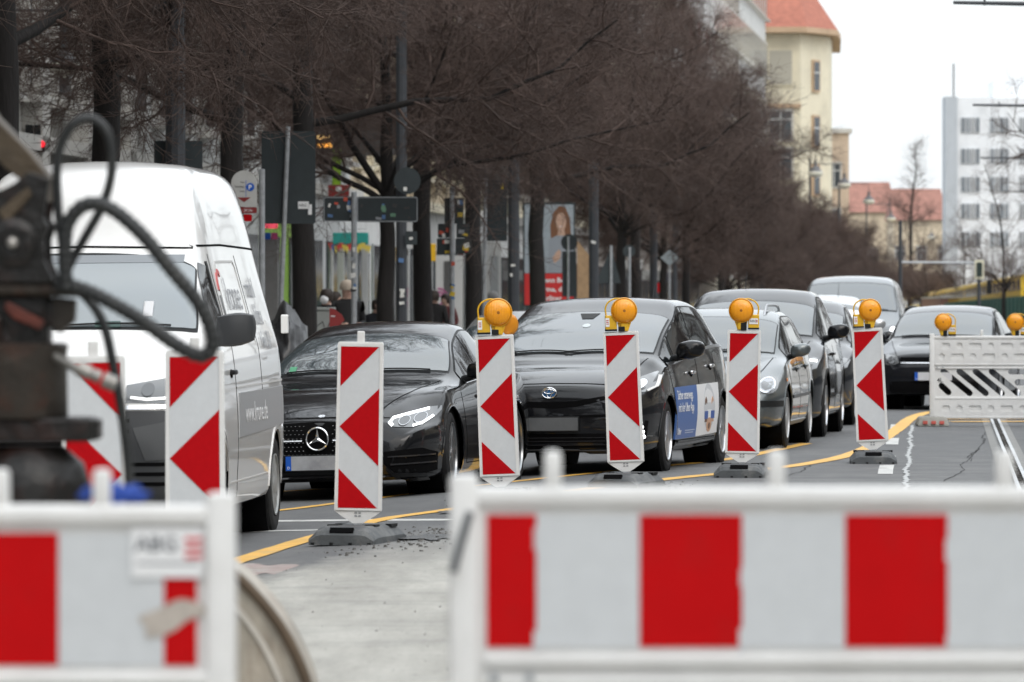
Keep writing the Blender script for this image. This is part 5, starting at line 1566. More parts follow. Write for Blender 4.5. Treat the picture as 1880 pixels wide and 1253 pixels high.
def grow_tree(seed, H=12.5, clear=3.3, r0=.19, spread=4.6, limbs=6, twigs=11, fine=9, fork=False, droop=.0, slim=False):
    R = random.Random(seed); tr, cr = Twigs(), Twigs()

    def path(p, d, L, n, wob, up=0.0):
        pts = [tuple(p)]; p = Vector(p); d = Vector(d).normalized()
        for i in range(n):
            d = (d + Vector((R.gauss(0, wob), R.gauss(0, wob), R.gauss(0, wob) + up))).normalized()
            p = p + d * (L / n); pts.append(tuple(p))
        return pts, d

    ht = clear + (H - clear) * (.15 if fork else .55)
    tp = [(0, 0, 0)]; lean = (R.uniform(-.02, .02), R.uniform(-.02, .02))
    for i in range(1, 13):
        z = ht * i / 12; tp.append((lean[0] * z + R.gauss(0, .02), lean[1] * z + R.gauss(0, .02), z))
    o = len(tr.v)
    tr.limb([(p[0], p[1], p[2]) for p in tp], r0, r0 * .55, 12)
    for k in range(12):                                       # root flare
        x, y, z = tr.v[o + k]; tr.v[o + k] = (x * 1.4, y * 1.4, z - .06)
    starts = []
    for i in range(limbs):
        if fork: z = clear + R.uniform(-.15, .35)
        else: z = clear + (ht - clear) * (i / limbs) + R.uniform(-.2, .2)
        starts.append((z, 2 * math.pi * (i * .382 + R.uniform(-.06, .06)) * 1.0))
    for z, az in starts:
        t = min(max(z / ht, 0), 1); q = tp[min(int(t * 12), 12)]
        el = rad(R.uniform(22, 50)); L = spread * R.uniform(.9, 1.2) * (1.0 if not slim else .7)
        d = (math.cos(az) * math.cos(el), math.sin(az) * math.cos(el), math.sin(el))
        lp, _ = path((q[0], q[1], z), d, L, 9, .13, .03)
        rl = r0 * R.uniform(.26, .40)
        tr.limb(lp, rl, rl * .22, 6)
        nb = twigs + 3
        for b in range(nb):
            t = .18 + .82 * b / nb; i = min(int(t * 9), 8); p = Vector(lp[i]).lerp(Vector(lp[i + 1]), t * 9 - i)
            a2 = R.uniform(0, 2 * math.pi); dl = (Vector(lp[i + 1]) - Vector(lp[i])).normalized()
            side = dl.orthogonal().normalized(); side = Matrix.Rotation(a2, 3, dl) @ side
            d2 = (dl * .75 + side * R.uniform(.6, 1.1) + Vector((0, 0, -droop)))
            L2 = R.uniform(1.0, 2.1) * (1.15 - .45 * t)
            bp, _ = path(p, d2, L2, 6, .16, .02)
            cr.limb(bp, .022 * (1.2 - .5 * t), .007, 4)
            for k in range(twigs):
                t3 = .15 + .85 * (k + R.random() * .7) / twigs; i3 = min(int(t3 * 6), 5); p3 = Vector(bp[i3]).lerp(Vector(bp[i3 + 1]), min(1, t3 * 6 - i3))
                dl3 = (Vector(bp[i3 + 1]) - Vector(bp[i3])).normalized(); s3 = Matrix.Rotation(R.uniform(0, 6.28), 3, dl3) @ dl3.orthogonal().normalized()
                d3 = dl3 * .7 + s3 * .9 + Vector((0, 0, R.uniform(-.25, .15)))
                tp3, _ = path(p3, d3, R.uniform(.45, 1.0), 3, .2)
                cr.limb(tp3, .006, .003, 3)
                for m_ in range(fine):
                    j = R.randrange(3); p4 = Vector(tp3[j]).lerp(Vector(tp3[j + 1]), R.random())
                    d4 = (Vector(tp3[j + 1]) - Vector(tp3[j])).normalized() * .8 + Vector((R.uniform(-1, 1), R.uniform(-1, 1), R.uniform(-.8, .8)))
                    tp4, _ = path(p4, d4, R.uniform(.18, .45), 1, .1)
                    cr.limb(tp4, .0036, .002, 3)
    # a leader continuing the trunk
    top, _ = path(tp[-1], (R.uniform(-.2, .2), R.uniform(-.2, .2), 1), H - ht, 7, .1)
    tr.limb(top, r0 * .5, .02, 6)
    for b in range(26):
        t = b / 26; i = min(int(t * 7), 6); p = Vector(top[i]).lerp(Vector(top[i + 1]), t * 7 - i); az = b * 2.4
        d2 = Vector((math.cos(az), math.sin(az), R.uniform(.2, .9))); L2 = (spread * .62) * (1.1 - .7 * t) * (1 if not slim else .6)
        bp, _ = path(p, d2, L2, 6, .14, .02); cr.limb(bp, .03 * (1.1 - .6 * t), .007, 4)
        for k in range(twigs):
            t3 = .15 + .85 * k / twigs; i3 = min(int(t3 * 6), 5); p3 = Vector(bp[i3]).lerp(Vector(bp[i3 + 1]), min(1, t3 * 6 - i3))
            dl3 = (Vector(bp[i3 + 1]) - Vector(bp[i3])).normalized(); s3 = Matrix.Rotation(R.uniform(0, 6.28), 3, dl3) @ dl3.orthogonal().normalized()
            tp3, _ = path(p3, dl3 * .7 + s3 * .9, R.uniform(.5, 1.2), 3, .2); cr.limb(tp3, .0085, .004, 3)
            for m_ in range(max(2, fine // 2)):
                j = R.randrange(3); p4 = Vector(tp3[j]); d4 = Vector((R.uniform(-1, 1), R.uniform(-1, 1), R.uniform(-.6, 1)))
                tp4, _ = path(p4, d4, R.uniform(.2, .5), 1, .1); cr.limb(tp4, .0052, .003, 3)
    return tr.mesh('trunk'), cr.mesh('crown')


PROTO = [grow_tree(1, 12.5, 4.1, .185, 4.6, 12, 14, 15), grow_tree(5, 12, 3.4, .175, 4.4, 10, 14, 15, fork=True), grow_tree(9, 13, 4.0, .19, 4.7, 12, 14, 15)]
SPARSE = grow_tree(41, 12, 3.3, .17, 4.4, 9, 9, 5, fork=True)


def tree(proto, label, loc, rz, scale=1.0, group='bare trees lining the street', cat='tree', name='bare_tree', meshes=None, twig=None):
    t = thing(name, label, cat, loc, rz, group)
    t.scale = (scale, scale, scale)
    a, b = meshes or PROTO[proto]
    for nm, me, m in (('trunk', a, M_BARK), ('crown', b, twig or M_TWIG)):
        if not me.materials: me.materials.append(m)
        o = bpy.data.objects.new(nm, me); col.objects.link(o); o.parent = t
    return t


TREES = [(45.5, None, 'bare tree overhanging the excavator arm, standing outside the view'), (52, None, 'bare tree overhanging the white van, standing outside the view'),
         (None, 16, 'dark bare tree with thick trunk beside the excavator arm'), (None, 199, 'bare tree with trunk rising behind the hose loop and the white van roof'),
         (None, 420, 'bare tree with trunk between the round lamp post and the parking sign'), (None, 557, 'bare tree with trunk behind the large dark sign panel'),
         (None, 710, 'forked bare tree with trunk behind the stickered street sign'), (None, 777, 'bare tree beside the grey lamp post and stickered signs'),
         (None, 872, 'bare tree between the stacked small signs and the dark panel sign'), (None, 986, 'bare tree with trunk in front of the advertising board'),
         (None, 1139, 'forked bare tree beside the triangular sign back')]
rnd = random.Random(21)
for i, (d, px, lab) in enumerate(TREES):
    u = -10.6
    if px is not None: d = FPX * 10.6 / (1900 - px)
    k = 1 if px in (710, 1139) else (0, 2)[i % 2]
    p = su(u, d, .02)
    tree(k, lab, p, rnd.uniform(0, 6.28), rnd.uniform(.95, 1.08) * (.95 if d > 115 else 1))
d = 155
j = 0
while d < 345:
    tree(j % 3, 'bare street tree in the distant part of the left row', su(-10.6 + rnd.uniform(-.3, .3), d, .02), rnd.uniform(0, 6.28), max(.52, .95 - .0066 * (d - 150)) * rnd.uniform(.92, 1.06), 'distant bare trees of the left row')
    d += 9.5 + d * .008; j += 1
slim = grow_tree(31, 13, 2.6, .15, 3.4, 9, 8, 5, slim=True)
for (px, d, sc, lab) in ((1668, 430, 1.08, 'tall slender bare tree against the sky before the red roofs'), (1842, 235, .62, 'spreading bare tree above the green fence and the yellow train'),
                         (1770, 330, .60, 'low bare tree in front of the white office block'), (1700, 360, .55, 'low dark bare tree behind the minivan')):
    p = at(px, 600, d); p.z = 0
    tree(0, lab, p, d, sc, 'bare trees beyond the works', meshes=slim if sc > 1 else SPARSE)
for px, d, sc in ((1585, 385, .60), (1618, 405, .60), (1652, 420, .56), (1690, 395, .50), (1722, 410, .50), (1750, 440, .52)):
    p = at(px, 600, d); p.z = 0
    tree(1, 'low bare tree of the dense clump closing the street before the red roofs', p, d, sc, 'bare trees closing the street')
# the row across the street, standing just outside the view to the right, its branches reach in at the top
for i, d in enumerate((-60, -30, 0, 30, 60, 88, 116)):
    tree(i % 3, 'bare tree of the row across the street, outside the view', su(8.0, d, 0), i * 1.7, .95, 'bare trees across the street')
for px, d, lab in ((2075, 150, 'bare tree outside the view whose twigs reach in above the white office block'), (2050, 212, 'bare tree outside the view whose branches cross the lower floors of the office block')):
    p = at(px, 600, d); p.z = 0; tree(2, lab, p, d, .95, 'bare trees reaching in at the right', meshes=SPARSE)
for d in (-75, -50, -25, 0, 18, 32):
    tree(0 if d % 2 else 2, 'bare tree of the left row behind the excavator, outside the view', su(-10.6, d, .02), d * .7, 1.0, 'bare trees outside the view')

# ------------------------------------------------------------------ buildings
M_PANE = mat('window_pane', (.05, .06, .07), .08, ior=1.5)
ANG = -math.atan(STREET)


def box_mesh(name, c, s):
    m = MB(); m.box(c, s); me = bpy.data.meshes.new(name); me.from_pydata(m.v, [], m.f); return me


def facade(name, label, u, d0, d1, H, wall, trim, depth=12.0, side=1, ground=None, gh=3.9, floor=3.4, wz=1.8, ww=1.1, pitch=2.6, frame=None, cornice=True, balcony=False, gable=False, roof=None, zmax=None, group='buildings along the street', windows=True):
    """a house in the row: local x points to the street, y runs along it"""
    o = thing(name, label, 'building', su(u, d0), ANG, group)
    Ln = (d1 - d0) / math.cos(ANG) - .02
    sx = side
    b = MB(); b.box((-sx * depth / 2, Ln / 2, H / 2), (depth, Ln, H)); W = b.build('wall', wall, o)
    if ground:
        b = MB(); b.box((sx * .06, Ln / 2, gh / 2), (.12, Ln - .02, gh)); b.build('ground_floor', ground, o)
    b = MB(); b.box((sx * .16, Ln / 2, gh + .12), (.32, Ln - .01, .24)); b.build('string_course', trim, o)
    if cornice:
        b = MB(); b.box((sx * .3, Ln / 2, H - .25), (.6, Ln - .01, .4)); b.box((sx * .2, Ln / 2, H - .55), (.4, Ln - .01, .22)); b.build('cornice', trim, o)
    if roof:
        b = MB(); y0, y1 = -.3, Ln + .3; h = roof[1]
        b.add([(sx * .7, y0, H), (sx * .7, y1, H), (-sx * depth, y1, H), (-sx * depth, y0, H), (-sx * depth * .4, y0 + 2.2, H + h), (-sx * depth * .4, y1 - 2.2, H + h)],
              [(0, 1, 5, 4), (2, 3, 4, 5), (0, 4, 3), (1, 2, 5), (0, 1, 2, 3)]); b.build('roof', roof[0], o)
    if windows:
        zt = min(H - 1.5, zmax or (1.45 + 562 * d1 / FPX + 2.5))
        fm = box_mesh('window', (sx * .07, 0, 0), (.14, ww + .26, wz + .26)); pm = box_mesh('pane', (sx * .148, 0, 0), (.012, ww, wz)); sm = box_mesh('sill', (sx * .17, 0, 0), (.32, ww + .4, .1))
        for me, m in ((fm, frame or trim), (pm, M_PANE), (sm, trim)): me.materials.append(m)
        n = max(1, int(Ln / pitch)); z = gh + 1.6
        while z + wz / 2 < zt:
            for i in range(n):
                y = Ln * (i + .5) / n
                w = bpy.data.objects.new('window', fm); col.objects.link(w); w.parent = o; w.location = (0, y, z + wz / 2 - .6)
                q = bpy.data.objects.new('pane', pm); col.objects.link(q); q.parent = w
                q = bpy.data.objects.new('sill', sm); col.objects.link(q); q.parent = w; q.location = (0, 0, -wz / 2 - .18)
                if balcony and i % 3 == 1:
                    bb = MB(); bb.box((sx * .75, y, z - .55), (1.5, pitch * .95, .16)); bb.box((sx * 1.47, y, z), (.06, pitch * .95, 1.0)); bb.box((sx * .75, y - pitch * .47, z), (1.4, .05, 1.0)); bb.box((sx * .75, y + pitch * .47, z), (1.4, .05, 1.0))
                    bb.build('balcony', balcony, o)
            z += floor
        gx = 0
        gm = box_mesh('shop_window', (sx * .14, 0, 0), (.05, pitch * .8, 2.4)); gm.materials.append(M_PANE)
        for i in range(n):
            w = bpy.data.objects.new('shop_window', gm); col.objects.link(w); w.parent = o; w.location = (0, Ln * (i + .5) / n, 1.7)
    return o


def wallm(n, c, v=.12): return mat(n, c, .85, var=v, vscale=.6, bump=.15, bscale=12, dirt=tuple(q * .6 for q in c), dirt_amt=.5, dscale=.8)


W_STONE, W_PALE, W_WHITE, W_LIME = wallm('grey_stone', (.31, .305, .285)), wallm('pale_grey_render', (.46, .47, .46)), wallm('white_render', (.56, .57, .565), .08), mat('lime_green_paint', (.22, .42, .015), .5, var=.1)  # grey stone tone lowered to carry the shadow on that house
W_BEIGE, W_CREAM, W_REDB, W_BROWN = wallm('beige_render', (.58, .49, .36)), wallm('cream_render', (.68, .63, .49), .08), wallm('dull_red_brick', (.20, .07, .07)), wallm('grey_brown_render', (.30, .27, .24))
W_DARK = wallm('dark_shop_front', (.10, .10, .10))
W_TRIM, W_RTRIM = wallm('stone_trim', (.52, .51, .48)), mat('red_roof_tiles', (.33, .115, .075), .8, var=.25, vscale=3, bump=.6, bscale=8)

ROW = [('apartment_house', 'grey stone house with pilasters behind the round street lamp', 60, 102.3, 20, W_STONE, W_TRIM, W_STONE, None),
       ('apartment_house', 'pale grey house beside the lamp post behind the white van', 102.3, 116.5, 21, W_PALE, W_TRIM, W_PALE, None),
       ('apartment_house', 'white house with lime green shop front behind the parking sign', 116.5, 124, 20, W_WHITE, W_TRIM, W_LIME, None),
       ('apartment_house', 'white house with teal shop awning and bunting', 124, 133, 22, W_WHITE, W_TRIM, W_WHITE, W_DARK),
       ('apartment_house', 'beige house with white ground floor behind the stickered street sign', 133, 161, 20, W_BEIGE, W_CREAM, W_WHITE, None),
       ('apartment_house', 'pale house with white ground floor near the advertising board', 161, 190, 21, W_CREAM, W_TRIM, W_WHITE, W_DARK),
       ('apartment_house', 'cream house behind the forked tree and triangular sign', 190, 250, 20, W_CREAM, W_TRIM, W_BROWN, None),
       ('apartment_house', 'dull red house seen through the upper twigs', 250, 284, 22, W_REDB, W_WHITE, W_DARK, None),
       ('apartment_house', 'grey brown house beside the dull red one', 284, 308, 23, W_BROWN, W_TRIM, W_BROWN, None),
       ('apartment_house', 'white house next to the red roofed corner house', 308, 338, 24, W_WHITE, W_TRIM, W_PALE, None)]
for nm, lab, a, b_, H, w, t_, g_, bal in ROW:
    o = facade(nm, lab, -16.0, a, b_, H, w, t_, ground=g_, balcony=bal or False)
    if a == 60:
        for i in range(9):
            b = MB(); b.box((.16, 4 + i * 4.4, 10), (.32, .7, 19)); b.build('pilaster', W_TRIM, o)
    if w is W_REDB:
        for i in range(5):
            b = MB(); b.box((.10, 3 + i * 6.5, 12), (.2, 1.1, 18)); b.build('white_band', W_WHITE, o)
# the other side of the street (its reflections run along the car flanks)
for i, (a, b_, w) in enumerate(((20, 60, W_BROWN), (60, 95, W_BEIGE), (95, 130, W_STONE), (130, 170, W_BROWN), (170, 215, W_PALE))):
    facade('apartment_house', 'house across the street, outside the view, number %s of its row' % ('one', 'two', 'three', 'four', 'five')[i], 32, a, b_, 20, w, W_TRIM, side=-1, ground=W_DARK, windows=True, zmax=14, pitch=3.4, group='buildings across the street')

# the street goes on behind the photographer
for i, (u_, sd_, a, b_, w) in enumerate(((-16, 1, 20, 60, W_BEIGE), (-16, 1, -30, 20, W_BROWN), (-16, 1, -90, -30, W_STONE), (-16, 1, -150, -90, W_BEIGE), (32, -1, -40, 20, W_STONE), (32, -1, -150, -40, W_BROWN))):
    facade('apartment_house', 'house behind the photographer, outside the view, %s row, %s' % (('left', 'right')[sd_ < 0], ('first', 'second', 'third', 'fourth', 'fifth', 'sixth')[i]), u_, a, b_, 20, w, W_TRIM, side=sd_, ground=W_DARK, zmax=14, pitch=5, group='buildings behind the photographer')
o = thing('apartment_house', 'broad house closing the street behind the photographer, outside the view', 'building', (-20, -165, 0), 0, 'buildings behind the photographer')
b = MB(); b.box((0, -6, 9), (90, 12, 18)); b.build('wall', W_BROWN, o); b = MB(); b.box((0, .2, 17.6), (90.4, .5, .5)); b.build('cornice', W_TRIM, o)
# corner house with the red roof, end wall facing up the street
def end_window(o, x, z, w, h, y, m=W_TRIM, loggia=False):
    b = MB(); b.box((x, y - .06, z), (w + .25, .12, h + .25)); f = b.build('window' if not loggia else 'loggia', m, o)
    b = MB(); b.box((x, y - .13, z), (w, .03, h)); b.build('pane' if not loggia else 'recess', M_PANE if not loggia else mat('loggia_wall', (.42, .40, .34), .9), f)
    b = MB(); b.box((x, y - .14, z), (.07, .04, h)); b.box((x, y - .14, z + h * .2), (w, .04, .07)); b.build('glazing_bar', W_WHITE, f) if not loggia else None


D_C = 341.0; sC = FPX / D_C
org3 = Vector((0, D_C, 0)); CX = lambda px: (px - 940) / sC
ch_ = thing('corner_house', 'cream corner house with red tiled hip roof and bay rising above the trees', 'building', org3)
zc_ = lambda py: 1.45 + (HOR - py) / sC
b = MB()
x0, x1, x2, x3 = CX(1345), CX(1470), CX(1528), CX(1543)
eav = zc_(62)
poly = [(x0, 0), (x1, 0), (x2, 3.6), (x3, 9), (x3 + .9, 26), (x0, 26)]
n = len(poly)
b.add([(x, y, 0) for x, y in poly] + [(x, y, eav) for x, y in poly], [tuple(range(n)), tuple(range(n, 2 * n))] + [(i, (i + 1) % n, n + (i + 1) % n, n + i) for i in range(n)])
b.build('wall', W_CREAM, ch_)
b = MB(); cx, cy = sum(p[0] for p in poly) / n, sum(p[1] for p in poly) / n
ex_ = [(cx + (x - cx) * 1.10 + (.3 if x > cx else 0), cy + (y - cy) * 1.05 - (.5 if y < 5 else 0)) for x, y in poly]
b.add([(x, y, eav + .02) for x, y in ex_] + [(x, y, eav + .35) for x, y in ex_], [tuple(range(n)), tuple(range(n, 2 * n))] + [(i, (i + 1) % n, n + (i + 1) % n, n + i) for i in range(n)])
b.build('cornice', wallm('ochre_trim', (.50, .36, .24)), ch_)
b = MB(); zr0, zr1 = eav + .35, eav + 4.8
b.add([(x, y, zr0) for x, y in ex_] + [(CX(1400), 5.5, zr1), (CX(1462), 6.5, zr1), (CX(1462), 20, zr1), (CX(1400), 20, zr1)],
      [(0, 1, n + 1, n), (1, 2, n + 1), (2, 3, n + 2, n + 1), (3, 4, n + 2), (4, 5, n + 3, n + 2), (5, 0, n, n + 3), (n, n + 1, n + 2, n + 3)])
b.build('roof', W_RTRIM, ch_)
end_window(ch_, CX(1433), zc_(124), 1.35, 2.0, 0, W_CREAM, True)
for zz in (zc_(230), zc_(300), zc_(370)): end_window(ch_, CX(1433), zz, 1.3, 1.7, 0)
b = MB(); b.box((CX(1408), -.1, zc_(195)), (x1 - x0, .2, .25)); b.build('string_course', wallm('ochre_trim', (.5, .36, .24)), ch_)
fa = math.atan2(3.6, x2 - x1)
for zz in (zc_(138), zc_(240), zc_(330)):
    px_, py_ = (x1 + x2) / 2, 1.8
    M = Matrix.Translation((px_, py_, zz)) @ Matrix.Rotation(fa, 4, 'Z')
    for nm, sz, off, m, par in (('window', (1.0, .16, 1.95), -.05, wallm('ochre_trim', (.5, .36, .24)), ch_), ('pane', (.75, .06, 1.7), -.12, M_PANE, None), ('glazing_bar', (.75, .05, .08), -.15, W_WHITE, None)):
        b = MB(); b.box((0, off, .2 if nm == 'glazing_bar' else 0), sz); b.v = [tuple(M @ Vector(v)) for v in b.v]
        o_ = b.build(nm, m, par or last_w)
        if nm == 'window': last_w = o_
# neighbour behind it, narrow
nb_ = thing('corner_house_neighbour', 'narrow cream house half hidden behind the red roofed corner house', 'building', (CX(1520) + 2, 372, 0))
b = MB(); b.box((0, 6, 6.4), (2.2, 12, 12.8)); b.build('wall', wallm('ochre_render', (.55, .44, .34)), nb_)
b = MB(); b.box((0, 6, 12.9), (2.6, 12.4, .3)); b.build('cornice', W_TRIM, nb_)
for z_ in (4, 7, 10):
    end_window(nb_, .1, z_, .8, 1.5, 0)
# low red roofs closing the street
for i, (px0, px1, ytop, d) in enumerate(((1555, 1640, 333, 620), (1640, 1735, 345, 600))):
    s_ = FPX / d; X0, X1 = (px0 - 940) / s_, (px1 - 940) / s_; zt = 1.45 + (HOR - ytop) / s_
    o = thing('far_house', ('far house with red roof left of the slender tree', 'far house with red roof behind the slender tree')[i], 'building', ((X0 + X1) / 2, d, 0))
    b = MB(); b.box((0, 5, (zt - 3.4) / 2), (X1 - X0, 10, zt - 3.4)); b.build('wall', W_BEIGE, o)
    b = MB(); w2 = (X1 - X0) / 2 + .3
    b.add([(-w2, -.5, zt - 3.4), (w2, -.5, zt - 3.4), (w2, 10, zt - 3.4), (-w2, 10, zt - 3.4), (-w2 + .4, 5, zt), (w2 - .4, 5, zt)], [(0, 1, 5, 4), (2, 3, 4, 5), (0, 4, 3), (1, 2, 5), (0, 1, 2, 3)])
    b.build('roof', mat('haze_dulled_tiles', (.27, .13, .10), .8, var=.25, vscale=2), o)  # tile red dulled to stand for haze over the far houses
    for k in range(3):
        for z_ in (3.5, 7): end_window(o, -w2 + 1 + k * (w2 * .75), z_, .9, 1.4, 0)

# white office block
D_O = 420.0; sO = FPX / D_O; X0 = (1735 - 940) / sO; X1 = (1757 - 940) / sO
ob_ = thing('office_block', 'white modern office block with window bands and roof antenna', 'building', (X1, D_O, 0))
zo = lambda py: 1.45 + (HOR - py) / sO
M_OFF, M_OFFSHADE = wallm('white_office_render', (.72, .74, .76), .05), wallm('shaded_office_render', (.42, .45, .48), .05)
b = MB(); b.box((7, 6, zo(180) / 2), (14, 12, zo(180))); b.build('wall', M_OFF, ob_)
b = MB(); b.box((-(X1 - X0) / 2, 1.2, zo(178) / 2), (X1 - X0, 3, zo(178))); b.build('shaded_side_face', M_OFFSHADE, ob_)  # left face of the block, its shading put into a greyer render
b = MB(); b.box((5.5, 6, zo(165)), (5, 6, 1.6)); b.build('roof_house', M_OFF, ob_)
b = MB(); b.tube([(-.1, 2, zo(178)), (-.1, 2, zo(115))], .06, 6); b.build('roof_antenna', M_POLE, ob_)
for py in (230, 287, 339, 388, 440):
    for k in range(10):
        x = (1768 - 1757) / sO + k * .36 + (k // 4) * .7
        b = MB(); b.box((x, -.05, zo(py)), (.30, .12, 1.15)); f = b.build('window', mat('office_frame', (.55, .57, .59), .6), ob_)
        b = MB(); b.box((x, -.12, zo(py)), (.24, .04, 1.05)); b.build('pane', mat('office_sky_pane_%d' % (k * 7 % 3), ((.16, .18, .20), (.24, .26, .28), (.32, .33, .34))[k * 7 % 3], .15), f)  # pane greys lightened to carry haze and reflected sky
# ------------------------------------------------------------------ signs, posts and lamps on the left pavement
def zat(py, d): return CAM_H - (py - HOR) / FPX * d
def xat(px, d): return (px - 940) / FPX * d


def post(px, ytop, d, r, m, name, label, cat, px_bot=None, parent_only=False, group=None):
    x = xat(px_bot if px_bot is not None else px, d)
    t = thing(name, label, cat, (x, d, .02), 0, group)
    h = zat(ytop, d) - .02
    b = MB(); b.tube([(0, 0, 0), (xat(px, d) - x, 0, h)], r, 10); b.lathe([(r * 1.0, 0), (r * 1.05, .005), (0, .012)], 10, Matrix.Translation((xat(px, d) - x, 0, h)))
    b.build('post', m, t, True)
    t['d'] = d
    return t


def panel(t, x0, y0, x1, y1, m, name='panel', dy=-.05, r=.02, thick=.02, loops=None, d=None):
    """a sign plate given by its pixel box"""
    d = d or t['d']; X = t.location.x
    lp = loops or [rrect(xat(x0, d) - X, zat(y1, d) - t.location.z, xat(x1, d) - X, zat(y0, d) - t.location.z, r, 3)]
    return plate2d(name, lp, thick, m, t, dy)


def stickers(t, par, x0, y0, x1, y1, n, seed, dy):
    R = random.Random(seed); d = t['d']; X = t.location.x
    cols = [(.75, .75, .72), (.75, .75, .72), (.05, .05, .05), (.6, .1, .06), (.7, .5, .05), (.15, .3, .2), (.3, .32, .34), (.1, .2, .4)]
    for i in range(n):
        cx, cy = R.uniform(x0, x1), R.uniform(y0, y1); w, h = R.uniform(4, 11), R.uniform(4, 9)
        c = R.choice(cols); m = mat('sticker_%d_%d' % (int(c[0] * 100), int(c[2] * 100)), c, .6, var=.2, vscale=20)
        b = MB(); b.box((xat(cx, d) - X, dy - .014 - .0006 * i - par.location.y, zat(cy, d) - t.location.z), (w * d / FPX, .002, h * d / FPX), ry=R.uniform(-.3, .3)); b.build('sticker', m, par)


# round lamp hanging in front of the grey house
def bell_lamp(label, px, py, d, w, group, arm=None, zpost=None):
    p = at(px, py, d); t = thing('street_lamp', label, 'street lamp', (p.x, p.y, 0), 0, group)
    z = p.z; M = Matrix.Translation((0, 0, z))
    b = MB(); b.lathe([(.0, .95 * w), (.10 * w, .95 * w), (.12 * w, .60 * w), (.22 * w, .50 * w), (.40 * w, .30 * w), (.46 * w, .22 * w), (.44 * w, .20 * w)], 24, M); b.build('lamp_hood', mat('lamp_hood_grey', (.10, .10, .105), .5), t, True, 40)
    b = MB(); b.lathe([(.44 * w, .21 * w), (.50 * w, .14 * w), (.50 * w, .0), (.42 * w, -.10 * w), (.2 * w, -.17 * w), (.06 * w, -.19 * w), (.05 * w, -.26 * w), (0, -.28 * w)], 24, M)
    b.build('lamp_globe', mat('lamp_globe', (.62, .60, .50), .15, coat=.8, emit=(1, .95, .8), estr=.03), t, True, 40)
    ax = arm
    b = MB(); top = z + .95 * w
    b.tube([(0, 0, top), (0, 0, top + .42), (ax, 0, top + .45)], .022, 8); b.build('arm', M_POLE, t, True)
    b = MB(); b.tube([(ax, 0, 0), (ax, 0, top + .7)], [.08, .05], 10); b.build('post', M_POLE, t, True)
    return t


bell_lamp('bell shaped street lamp with glass globe in front of the grey stone house', 118, 128, 84, .47, 'bell street lamps', arm=-2.6)
for px, py, lab in ((1335, 226, 'bell street lamp glinting in the twigs near the dull red house'), (1415, 276, 'bell street lamp in front of the cream corner house'), (1497, 321, 'bell street lamp under the window of the corner house bay'),
                    (1550, 342, 'bell street lamp at the right edge of the corner house'), (1595, 372, 'bell street lamp before the red roofs'), (1636, 404, 'bell street lamp beside the slender tree'), (1710, 437, 'farthest bell street lamp before the dark low tree')):
    d = FPX * 5.6 / (HOR - py)
    bell_lamp(lab, px, py, d, .62, 'bell street lamps', arm=-1.6)

# thick grey lamp posts
for px, yt, rr, lab in ((322, -60, .115, 'thick grey lamp post behind the white van roof'), (737, -40, .085, 'grey lamp post with stickers and a round sign back'), (943, 40, .11, 'grey lamp post beside the dark panel sign'),
                    (1090, 300, .11, 'grey lamp post with blue mark beside the forked tree'), (1200, 330, .10, 'grey lamp post behind the roof of the black taxi'), (1400, 420, .10, 'grey lamp post behind the sport utility car')):
    d = FPX * 9.95 / (1900 - px)
    t = post(px, yt, d, rr, M_POLE, 'lamp_post', lab, 'lamp post', group='grey lamp posts')
    if px == 322: panel(t, 281, 258, 370, 330, M_SIGNBACK, 'sign_panel', dy=.2)
    if px == 737:
        pn = panel(t, 0, 0, 0, 0, M_SIGNBACK, 'sign_panel', loops=[circle(xat(748, d) - t.location.x, zat(335, d), .21, 24)], dy=-.14)
        stickers(t, pn, 742, 345, 752, 350, 1, 3, -.14)
        p2 = panel(t, 745, 425, 766, 450, M_SIGNBACK, 'sign_panel', dy=-.14); stickers(t, p2, 752, 438, 764, 442, 1, 4, -.14)
        stickers(t, p2, 735, 470, 740, 560, 6, 6, -.09)
    if px == 943: stickers(t, t.children[0], 938, 480, 950, 530, 2, 7, -.1)
    if px == 1090: stickers(t, t.children[0], 1087, 440, 1092, 448, 1, 12, -.1)

# parking ticket sign
d = 72.5
t = post(481, 312, d, .038, M_GALV, 'parking_sign', 'rounded grey parking ticket sign with blue symbol and red triangle above the van', 'sign')
X = t.location.x; L_ = lambda px, py: (xat(px, d) - X, zat(py, d) - .02)
x0, z0 = L_(425, 380); x1, z1 = L_(472, 337)
arch = [(x0, z0), (x1, z0)] + [((x0 + x1) / 2 + (x1 - x0) / 2 * math.cos(a), z1 + (x1 - x0) / 2 * math.sin(a)) for a in [math.pi * k / 12 for k in range(13)]]
S = plate2d('sign_face', [arch], .03, mat('sign_grey', (.52, .52, .50), .5, var=.08), t, -.06)
plate2d('blue_symbol', [circle(*L_(460, 344), .052, 20)], .004, M_EUBLUE, S, -.018)
lettering('P', .085, (L_(456.5, 348)[0], -.022, L_(456.5, 348.5)[1]), M_PAPER, S, .0006, bold=.002)
for i, w in enumerate(('Hier', 'Parkschein', 'lösen')):
    lettering(w, .036, (L_(449.5, 0)[0], -.0165, L_(0, 337 + i * 8)[1]), M_INK, S, .0006, .8, 'RIGHT')
plate2d('divider', [rrect(*L_(451.5, 362), *L_(452.5, 332), .002)], .003, M_EUBLUE, S, -.0165)
a, b_, c_ = L_(436, 363), L_(461, 363), L_(448.5, 372)
plate2d('red_triangle', [[a, c_, b_]], .003, mat('dark_red_print', (.22, .02, .02), .5), S, -.0165)
R_ = panel(t, 432, 381, 472, 392, mat('dark_red_print', (.22, .02, .02), .5), 'time_plate', dy=-.06)
lettering('8 - 24 Uhr', .05, (L_(440, 0)[0], -.0105, L_(0, 389)[1]), M_PAPER, R_, .0006, .8)
panel(t, 447, 394, 463, 407, M_RED, 'lower_plate', dy=-.05)

